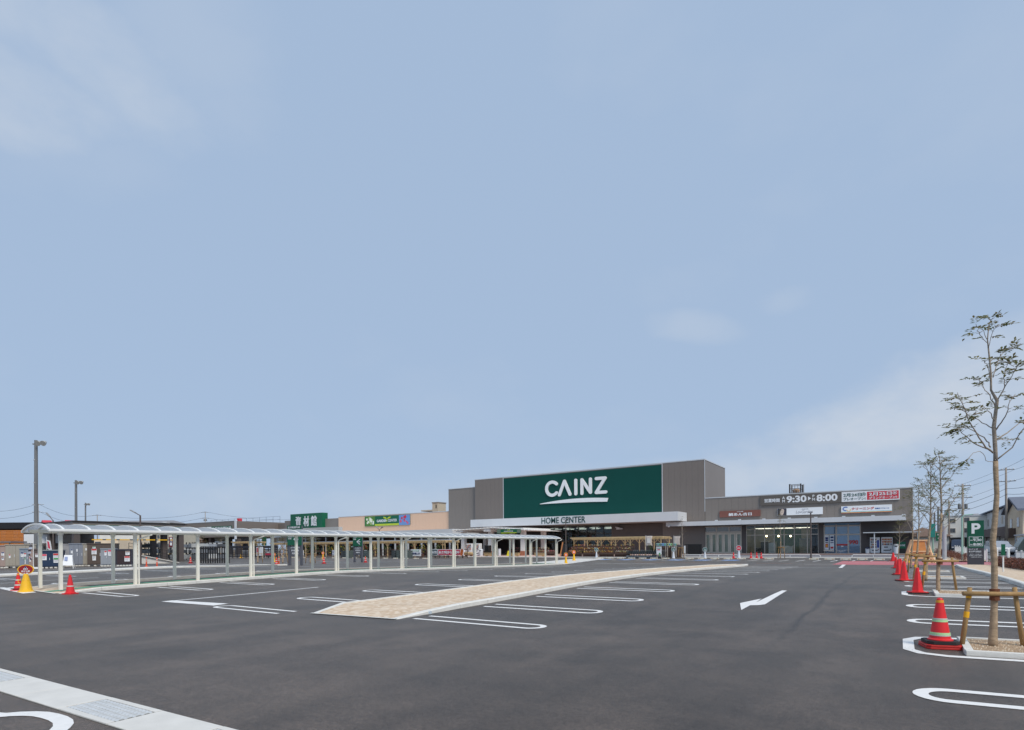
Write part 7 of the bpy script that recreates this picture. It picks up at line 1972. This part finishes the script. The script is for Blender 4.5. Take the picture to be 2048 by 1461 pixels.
for i, (u, v, lb) in enumerate(((4.55, 53.5, 'between the parking sign and the pink crossing'), (6.3, 53.0, 'behind the parking sign'), (6.6, 61.5, 'at the far side of the pink crossing'))):
    o = thing('white_bollard', 'white bollard by the road entrance, ' + lb, 'bollard', (u, v, hgt(u, v))); MB().tube([(u, v, hgt(u, v)), (u, v, hgt(u, v) + 1.15)], .085, 14).build('post', m_wpaint2, o); MB().lathe([(.09, 1.15), (.06, 1.2), (.01, 1.22)], 14, (u, v, hgt(u, v))).build('cap', m_wpaint2, o)
# green arrow sign, small kerb sign, teal sign
def post_sign(label, g, h, w, ph, m, mark, r=.035, mp=None):
    o = thing('post_sign', label, 'sign', tuple(g)); MB().tube([g, g + Vector((0, 0, h))], r, 8).build('post', mp or m_wpaint2, o)
    MB().box(g.x - w / 2, g.x + w / 2, g.y - r - .03, g.y - r - .002, g.z + h - ph, g.z + h).build('panel', m, o); y = g.y - r - .032
    if mark == 'arrow':
        c = Vector((g.x + .02, 0, g.z + h - ph * .68)); s = ph * .16
        MB().prism(outline([(c.x + s, c.z + s), (c.x - s, c.z), (c.x + s, c.z - s)], s * .5), y - .012, y, 'y').build('arrow_mark', m_white, o); MB().prism(outline([(c.x - s * .6, c.z), (c.x + s * 2, c.z)], s * .5), y - .024, y - .013, 'y').build('arrow_mark', m_white, o)
        letters('出口', o, (g.x, y, g.z + h - ph * .22), (1, 0, 0), ph * .2, m_white, w=w * .6, bold=.02, depth=.01)
    return o
g = AV(1879, 1115, 66); g.z = hgt(g.x, 66); post_sign('small green exit sign with a white arrow beside the road', g, AV(1879, 1066, 66).z - g.z, .52, .75, m_sgreen, 'arrow')
g = AV(2006.5, 1144, 33.5); g.z = hgt(g.x, 33.5) + .12; post_sign('thin white post with a small green plate standing in the verge', g, AV(2006.5, 1100, 33.5).z - g.z + .25, .14, .5, m_sgreen, None, .03)
g = AV(1866, 1110, 90); g.z = .3; post_sign('teal roadside sign board on a pale green pole', g, AV(1866, 1048, 90).z - .3, .5, 1.7, mat('teal sign', (52, 150, 140), .5), None, .08, mat('pale green pole', (150, 190, 176), .5))
g = AV(1924.5, 1110, 62); g.z = .2; o = thing('street_light', 'pale green street light pole with a short arm behind the parking sign', 'lamp post', tuple(g))
zt = AV(1924.5, 1031, 62).z; m_pg = mat('pale green pole', (150, 190, 176), .5)
MB().tube([g, Vector((g.x, g.y, zt - .2)), Vector((g.x + .15, g.y, zt)), Vector((g.x + .85, g.y, zt + .06))], [.08, .07, .06, .05], 10).build('pole', m_pg, o); MB().bar((g.x + .75, g.y, zt + .05), (g.x + 1.1, g.y, zt + .07), .16, .08).build('lamp_head', m_trim, o)
# grey cabinet post near fence
o = thing('grey_post', 'plain thick grey post beside the second staked tree', 'post', (AV(1889, 1112, 64).x, 64, .1)); L = ORG[o.name]; MB().tube([L, (L.x, L.y, AV(1889, 1053, 64).z)], .16, 12).build('post', mat('pale grey post', (176, 180, 186), .5), o); MB().lathe([(.2, 0), (.2, .08), (.16, .1)], 12, tuple(L)).build('collar', m_conc, o)
# wooden A-frame
c = Vector((AV(1838, 1120, 58).x, 58, hgt(0, 58)))
o = thing('timber_easel', 'raw timber A-frame board with an orange panel standing by the staked trees', 'timber frame', (c.x, c.y, c.z), R(10), world=False)
m_raw = mat('raw timber', (222, 186, 142), .7, .12, 4, .2, 30); m_ply = mat('orange plywood', (196, 132, 74), .65, .15, 3)
hT = AV(1838, 1080, 58).z - c.z
for s in (-1, 1):
    for y in (-.45, .45): MB().bar((s * 1.0, y, 0), (s * .52, y * .2, hT), .17, .07).build('leg', m_raw, o)
MB().add([(-.5, -.32, hT * .3), (.5, -.32, hT * .3), (.38, -.1, hT * .97), (-.38, -.1, hT * .97), (-.5, -.28, hT * .3), (.5, -.28, hT * .3), (.38, -.06, hT * .97), (-.38, -.06, hT * .97)], [(0, 1, 2, 3), (7, 6, 5, 4), (0, 4, 5, 1), (1, 5, 6, 2), (2, 6, 7, 3), (3, 7, 4, 0)]).build('panel', m_ply, o)
for z in (.22, .5, .97): MB().bar((-.95 + .4 * z, -.45 * (1 - z * .8) - .06, hT * z), (.95 - .4 * z, -.45 * (1 - z * .8) - .06, hT * z), .05, .12).build('crossbar', m_raw, o)
for s in (-1, 1): MB().box(s * .5 - .18, s * .5 + .18, -.7, -.2, .0, .1).build('crate_foot', m_raw, o)

# ------------------------------------------------------------------ vehicles on the road
m_tyre = mat('tyre', (36, 36, 38), .8, .1, 9); m_rim = mat('wheel rim', (160, 162, 166), .35, .05, 6, metal=.6)
m_cglass = mat('car glass', (70, 82, 92), .08, .05, 2, spec=.8)
def car(label, cat, loc, rz, L, W, H, hood, m, van=False):
    o = thing('parked_' + cat, label, cat, tuple(loc), rz, world=False); zb = .28
    if van: prof = [(-L / 2, zb), (L / 2, zb), (L / 2, zb + .55), (L / 2 - .12, H * .55), (L / 2 - .62, H - .08), (L / 2 - .8, H), (-L / 2 + .15, H), (-L / 2, H - .15)]
    else: prof = [(-L / 2, zb), (L / 2, zb), (L / 2, zb + .35), (L / 2 - .1, H * .56), (L / 2 - hood, H * .62), (L / 2 - hood - .75, H - .06), (L / 2 - hood - 1.1, H), (-L / 2 + .55, H), (-L / 2 + .1, H * .62), (-L / 2, H * .5)]
    # body: side profile with tumblehome
    n = len(prof); vv = []
    for s in (-1, 1):
        for (x, z) in prof: vv.append((x, s * W / 2 * (1 - .13 * max(0, (z - H * .55) / (H * .45))), z))
    MB().add(vv, [list(range(n)), list(range(n, 2 * n))[::-1]] + [(i, n + i, n + (i + 1) % n, (i + 1) % n) for i in range(n)]).build('body', m, o, bevel=.05)
    xf = L / 2 - (.34 if van else hood + .38); zg0, zg1 = H * .6, H - .13
    fz = L / 2 - (.2 if van else hood + .02)
    ft = L / 2 - (.72 if van else hood + .72)
    MB().add([(fz + .012, -W * .43, zg0), (fz + .012, W * .43, zg0), (ft + .02, W * .38, zg1), (ft + .02, -W * .38, zg1)], [(0, 1, 2, 3)]).build('windscreen', m_cglass, o)
    MB().add([(-L / 2 - .004 + (.0 if van else .16), -W * .4, H * .64), (-L / 2 - .004 + (.0 if van else .16), W * .4, H * .64), (-L / 2 + (.06 if van else .46), W * .37, H - .16), (-L / 2 + (.06 if van else .46), -W * .37, H - .16)], [(3, 2, 1, 0)]).build('rear_window', m_cglass, o)
    for s in (-1, 1):
        for (x0, x1) in (((-L * .44, -L * .1), (-L * .07, L * .2)) if not van else ((-L * .45, -L * .12), (-L * .09, L * .3))):
            y0, y1 = s * (W / 2 * (1 - .13 * .13 / .45) + .008), s * (W / 2 * (1 - .13 * .75) + .008)
            MB().add([(x0, y0, H * .61), (x1, y0, H * .61), (x1 - .12, y1, H - .16), (x0 + .08, y1, H - .16)], [(0, 1, 2, 3)]).build('side_window', m_cglass, o)
        MB().box(L / 2 - .06, L / 2 + .012, s * W * .36 - .14, s * W * .36 + .14, zb + .3, zb + .46).build('headlight', m_white, o)
        MB().box(-L / 2 - .012, -L / 2 + .05, s * W * .42 - .08, s * W * .42 + .08, zb + .35, zb + .65).build('tail_light', m_redp, o)
        MB().box(L / 2 - (.75 if van else hood + .5), L / 2 - (.6 if van else hood + .35), s * (W / 2 + .04) - .08, s * (W / 2 + .04) + .08, H * .6, H * .69).build('mirror', m, o)
        for x in (-L * .32, L * .32):
            w_ = MB().tube([(x, s * (W / 2 - .18), .3), (x, s * (W / 2 + .005), .3)], .3, 18).build('wheel', m_tyre, o); MB().tube([(x, s * (W / 2 + .0), .3), (x, s * (W / 2 + .02), .3)], .18, 14).build('rim', m_rim, w_)
    MB().box(L / 2 - .02, L / 2 + .014, -.22, .22, zb + .12, zb + .26).build('number_plate', m_white, o)
    MB().box(L / 2 - .03, L / 2 + .03, -W * .46, W * .46, zb - .05, zb + .1).build('bumper', m_black, o)
    return o
g = AV(1906, 1100, 118); car('dark blue kei van facing the shop on the road', 'van', (g.x + .5, 118, .32), R(-93), 3.4, 1.48, 1.9, .3, mat('dark blue car paint', (52, 66, 88), .25, .04, 2, coat=.5), True)
g = AV(1984, 1100, 84); car('silver hatchback parked across the road behind the parking sign', 'car', (g.x + .6, 84, .3), R(-78), 4.0, 1.69, 1.55, .95, mat('silver car paint', (176, 180, 186), .25, .03, 2, metal=.4, coat=.5))
g = AV(2040, 1100, 86); car('pale grey green van parked before the tan house', 'van', (g.x + 1.9, 86, .3), R(-172), 4.7, 1.75, 2.05, .4, mat('grey green van paint', (142, 148, 138), .35, .04, 2, coat=.3), True)

# ------------------------------------------------------------------ buildings across the road
m_rend = mat('pale render', (232, 230, 222), .8, .06, 1.2); m_dkroof = mat('slate roof', (112, 118, 132), .7, .1, 3, .2, 30); m_tan = mat('tan render', (240, 220, 192), .8, .06, 1.2); m_brd = mat('brown boards', (100, 84, 78), .7, .15, 2, stretch=(4, 4, .5))
m_win = mat('house window glass', (84, 90, 96), .12, .1, 2, spec=.7)
def window(parent, axis, c, w, h, d=.06):
    """window set on a wall; axis u: wall normal along -u, v: along -v"""
    x, y, z = c
    if axis == 'v':
        f = MB(); f.box(x - w / 2 - .06, x + w / 2 + .06, y - d, y - .002, z - h / 2 - .06, z + h / 2 + .06); fr_ = f.build('window', m_frame, parent)
        for s in (-1, 1): MB().box(x + (s - 1) * w / 4 + .02, x + (s + 1) * w / 4 - .02, y - d - .012, y - d - .001, z - h / 2, z + h / 2).build('pane', m_win, fr_)
    else:
        f = MB(); f.box(x - d, x - .002, y - w / 2 - .06, y + w / 2 + .06, z - h / 2 - .06, z + h / 2 + .06); fr_ = f.build('window', m_frame, parent)
        for s in (-1, 1): MB().box(x - d - .012, x - d - .001, y + (s - 1) * w / 4 + .02, y + (s + 1) * w / 4 - .02, z - h / 2, z + h / 2).build('pane', m_win, fr_)
Vwb = 150
a, b = AV(1887, 1033, Vwb), AV(1941, 1033, Vwb)
wb = thing('white_office', 'pale three-storey office block across the road', 'building', ((a.x + b.x) / 2, Vwb, 0)); zt = AV(1915, 1033.5, Vwb).z
MB().box(a.x, b.x + 3, Vwb, Vwb + 20, 0, zt).build('wall', m_rend, wb); MB().box(a.x - .1, b.x + 3.1, Vwb - .1, Vwb + 20.1, zt, zt + .25).build('parapet', m_trim, wb)
for x, y in ((1904, 1042), (1904, 1061.5), (1932, 1040), (1932, 1061)): window(wb, 'v', tuple(AV(x, y, Vwb)), 1.1, .85)
p = AV(1914, 1084, Vwb); MB().box(p.x - 1.6, p.x + 1.6, Vwb - .08, Vwb - .003, 0, p.z + .9).build('garage_opening', m_black, wb)
MB().box(a.x + .3, a.x + 1.0, Vwb + 2, Vwb + 3, zt + .25, zt + 1.5).build('roof_tank', mat('teal tank', (90, 130, 130), .6), wb)
uW = 14.6
wh = thing('grey_warehouse', 'long grey corrugated warehouse with a sloping roof edge along the road', 'building', (uW, 130, 0))
e0, e1 = AU(2075, 1000, uW), AU(1942, 1033, uW); zl = 7.6
MB().box(uW, uW + 18, 106, 195, 4.2, zl).build('upper_wall', siding('grey corrugated wall', (212, 212, 210), .6, axis='Y', depth=.3), wh)
MB().box(uW + .1, uW + 18, 106, 195, 0, 4.19).build('lower_wall', m_rend, wh)
MB().prism([(uW - .6, zl - .05), (uW + 9, zl + 2.4), (uW + 18.6, zl - .05), (uW + 9, zl + 2.65), (uW - .6, zl + .15)][:3] + [(uW + 18.6, zl + .15), (uW + 9, zl + 2.65), (uW - .6, zl + .15)], 105.5, 195.5, 'y').build('roof', m_dkroof, wh)
for i in range(13): window(wh, 'u', (uW, 110 + i * 6.3, 5.6), 1.7, 1.3)
MB().box(uW - 1.6, uW - .01, 107, 150, 2.7, 4.1).build('brown_deck', m_brd, wh)
for i in range(8): MB().box(uW - 1.5, uW - 1.35, 108 + i * 5.6, 108.15 + i * 5.6, .2, 2.7).build('deck_post', m_brd, wh)
uT = 12.3
th = thing('tan_house', 'tan rendered house with a dark blue-grey gable roof beyond the road', 'house', (uT, 98, 0))
MB().box(uT, uT + 9, 92, 104, 0, 5.6).build('wall', m_tan, th)
MB().prism([(91.2, 5.5), (98, 7.3), (104.8, 5.5), (104.8, 5.75), (98, 7.55), (91.2, 5.75)], uT - .6, uT + 9.6, 'x').build('roof', m_dkroof, th)
MB().prism([(92.2, 5.6), (98, 7.1), (103.8, 5.6)], uT + .02, uT + .3, 'x').build('gable', m_tan, th)
for v_, z_ in ((95, 4.2), (100.5, 4.2), (95, 1.7)): window(th, 'u', (uT, v_, z_), 1.5, 1.1)
MB().box(uT - .7, uT - .02, 97, 104, 2.3, 3.5).build('balcony', m_brd, th)
MB().box(uT - .9, uT + 4, 76, 91.5, 2.45, 2.6).build('carport_roof', mat('carport sheet', (200, 204, 214), .4), th)
for v_ in (77, 84, 91): MB().box(uT - .85, uT - .73, v_, v_ + .12, .1, 2.45).build('carport_post', m_trim, th)
lb_ = thing('low_pale_house', 'low house with a pinkish tiled roof seen past the wing corner', 'house', (2.8, 118, 0))
p = AV(1838, 1060, 118); MB().box(p.x - 3, p.x + 4, 118, 126, 0, 2.9).build('wall', m_rend, lb_); MB().prism([(p.x - 3.6, 2.8), (p.x + .5, 4.3), (p.x + 4.6, 2.8)], 117.5, 126.5, 'y').build('roof', mat('pinkish tiles', (176, 150, 136), .8, .12, 5), lb_)
# tall net posts behind the wing end
for i, x in enumerate((1862, 1869.5, 1877)):
    g = AV(x, 1100, 120 + 6 * i); g.z = 0; o = thing('net_post', 'slender grey net post behind the staked trees, %s' % ('beside the teal sign', 'with no crossarm', 'next to the far utility pole')[i], 'post', tuple(g)); zt = AV(x, (1023, 1026, 1014)[i], 120 + 6 * i).z
    MB().tube([g, Vector((g.x, g.y, zt))], .13, 8).build('pole', m_lgrey, o); MB().lathe([(.15, 0), (.08, .12)], 8, (g.x, g.y, zt)).build('cap', m_trim, o)

# ------------------------------------------------------------------ utility poles and wires
m_upole = mat('concrete utility pole', (150, 142, 134), .85, .1, 1.5); m_wire = mat('black cable', (48, 50, 56), .6)
tops = []
def upole(label, g, h, rz, arms, trans=False, r=.16):
    o = thing('utility_pole', label, 'utility pole', tuple(g), rz, world=False)
    MB().tube([(0, 0, 0), (0, 0, h)], [r, r * .62], 12).build('pole', m_upole, o, smooth=True)
    for z, w in arms:
        a_ = MB().bar((-w, 0, h - z), (w, 0, h - z), .09, .09).build('crossarm', m_lgrey, o)
        for s in (-.9, -.45, .45, .9): MB().lathe([(.05, 0), (.06, .08), (.03, .16)], 8, (s * w, 0, h - z + .045)).build('insulator', m_white, a_)
    if trans:
        for s in (-1, 1): MB().lathe([(.13, 0), (.17, .05), (.17, .5), (.1, .56)], 12, (s * .32, 0, h - 3.0)).build('transformer', m_lgrey, o)
        MB().bar((-.7, 0, h - 3.05), (.7, 0, h - 3.05), .1, .08).build('bracket', m_lgrey, o)
    for k in range(6): MB().bar((-.2, .0, 1.9 + k * .9), (.2, 0, 1.9 + k * .9), .02, .02).build('step', m_lgrey, o)
    return Vector((g.x, g.y, g.z + h))
poles = []
for (x, yt, t, lb, tr_, rz) in ((2013, 936, 72, 'concrete utility pole with two crossarms standing before the grey warehouse', False, 0), (1926, 968, 70, 'utility pole with transformers behind the parking sign', True, 5), (1898.5, 1001, 95, 'utility pole rising before the white office', False, 0), (1876, 1014, 115, 'distant utility pole beside the net posts', False, 0)):
    g = AT(x, 1090, t); g.z = .1; h = AT(x, yt, t).z - .1
    top = upole(lb, g, h, R(rz), [(.25, .8), (1.7, .95)], tr_); poles.append(top)
near = Vector((11.2, 40, 11.0)); 
chain = [near] + poles
wi = 0
for a, b in zip(chain, chain[1:]):
    for dz, off in ((-.3, -.8), (-.3, .8), (-1.7, .5), (-2.6, 0), (-3.3, .1)):
        A, B_ = a + Vector((off, 0, dz)), b + Vector((off, 0, dz)); pts = []
        for i in range(13):
            s = i / 12; p = A.lerp(B_, s); p.z -= (.9 if dz > -2 else 1.3) * 4 * s * (1 - s) * ((b - a).length / 60); pts.append(p)
        o = MB().tube(pts, .022 if dz < -2 else .014, 5).build('overhead_wire', m_wire); tag(o, 'thin overhead wire strung along the roadside utility poles', 'wire', 'overhead wires along the road')
# left-hand far poles, wires, houses
lp = []
for (x, yt, t, lb) in ((77, 1008, 150, 'distant pole behind the tall floodlight mast'), (195, 1030, 170, 'small distant pole above the drive-in gate'), (411, 1024, 190, 'distant pole with a transformer behind the material hall')):
    g = AT(x, 1094, t); g.z = 0; top = upole(lb, g, AT(x, yt, t).z, R(62), [(.2, 1.2), (2.2, 1.3)], x == 411); lp.append(top)
far0 = AT(-80, 1014, 150)
for a, b in zip([far0] + lp, lp + [AT(620, 1036, 240)]):
    for dz in (0, -1.9):
        pts = []
        for i in range(11):
            s = i / 10; p = (a + Vector((0, 0, dz))).lerp(b + Vector((0, 0, dz)), s); p.z -= 1.6 * 4 * s * (1 - s); pts.append(p)
        o = MB().tube(pts, .03, 4).build('overhead_wire', m_wire); tag(o, 'thin overhead wire crossing the sky above the sheds and the hall', 'wire', 'far overhead wires')
o = thing('grey_roof_house', 'far building with a long grey hipped roof behind the drive-in gate', 'house', tuple(AT(270, 1094, 150)))
a, b = AT(196, 1046, 150), AT(342, 1047, 150); c1, c2 = AT(208, 1038.5, 152), AT(330, 1041, 152)
d = (b - a); d.z = 0; n_ = Vector((-d.y, d.x, 0)).normalized() * 8
z0 = AT(270, 1046.5, 150).z; z1 = AT(270, 1039.5, 150).z
P = lambda v, z: (v.x, v.y, z)
MB().add([P(a, z0), P(b, z0), P(b + n_, z0), P(a + n_, z0), P(c1 + n_ * .5, z1), P(c2 + n_ * .5, z1)], [(0, 1, 5, 4), (1, 2, 5), (2, 3, 4, 5), (3, 0, 4), (3, 2, 1, 0)]).build('roof', mat('weathered grey roof', (138, 138, 140), .8, .12, .6), o)
MB().add([P(a + d * .02, 0), P(b - d * .02, 0), P(b - d * .02 + n_, 0), P(a + d * .02 + n_, 0), P(a + d * .02, z0 - .02), P(b - d * .02, z0 - .02), P(b - d * .02 + n_, z0 - .02), P(a + d * .02 + n_, z0 - .02)], [(0, 1, 5, 4), (1, 2, 6, 5), (2, 3, 7, 6), (3, 0, 4, 7)]).build('wall', m_rend, o)
def far_block(name, label, x0, x1, y0, t, m, roof=None, wins=()):
    a, b = AT(x0, y0, t), AT(x1, y0, t); d = (b - a); d.z = 0; n_ = Vector((-d.y, d.x, 0)).normalized() * 8; z = a.z
    o = thing(name, label, 'building', (a.x, a.y, 0))
    MB().add([P(a, 0), P(b, 0), P(b + n_, 0), P(a + n_, 0), P(a, z), P(b, z), P(b + n_, z), P(a + n_, z)], [(0, 1, 5, 4), (1, 2, 6, 5), (2, 3, 7, 6), (3, 0, 4, 7), (4, 5, 6, 7)]).build('wall', m, o)
    if roof: 
        c = (a + b + n_) / 2; zz = z + (b - a).length * .18
        MB().add([P(a - d * .04, z), P(b + d * .04, z), P(b + d * .04 + n_, z), P(a - d * .04 + n_, z), P(a.lerp(b, .5), zz), P(a.lerp(b, .5) + n_, zz)], [(0, 1, 4), (1, 2, 5, 4), (2, 3, 5), (3, 0, 4, 5)]).build('roof', roof, o)
    for (wx, wy, ww, wh_) in wins:
        p, q = AT(wx - ww / 2, wy - wh_ / 2, t), AT(wx + ww / 2, wy + wh_ / 2, t); k = -n_.normalized() * .04
        MB().add([P(p + k, q.z), P(q + k, q.z), P(q + k, p.z), P(p + k, p.z)], [(0, 1, 2, 3)]).build('window', m_win, o)
far_block('cream_house', 'cream two-storey house with small dark windows under the gate roof', 270, 352, 1066, 112, mat('cream render', (214, 206, 186), .8, .06, 1), None, [(304, 1075, 5, 6), (317, 1074, 5, 7)])
far_block('pinkish_house', 'small house with a pinkish gable roof beyond the material yard', 372, 398, 1080, 150, mat('brown house wall', (150, 116, 100), .8), mat('pinkish tiles', (176, 150, 136), .8, .12, 5))
far_block('tan_low_building', 'low tan building with grey eaves behind the dark brown shed', 168, 236, 1081, 95, mat('tan render', (206, 186, 160), .8, .06, 1.2), None, [(196, 1086, 12, 4)])
for x, lb in ((84, 'beside the mast'), (130, 'past the end of the gate roof')):
    c = AT(x, 1046, 120); o = thing('red_roof_lamp', 'small red roof shape %s behind the covered walkway' % lb, 'roof', (c.x, c.y, 0)); MB().prism([(c.x - 1.1, c.z - .3), (c.x, c.z + .55), (c.x + 1.1, c.z - .3)], c.y, c.y + 1.6, 'y').build('roof', m_sred, o); MB().box(c.x - 1, c.x + 1, c.y + .1, c.y + 1.5, 0, c.z - .3).build('wall', m_rend, o)
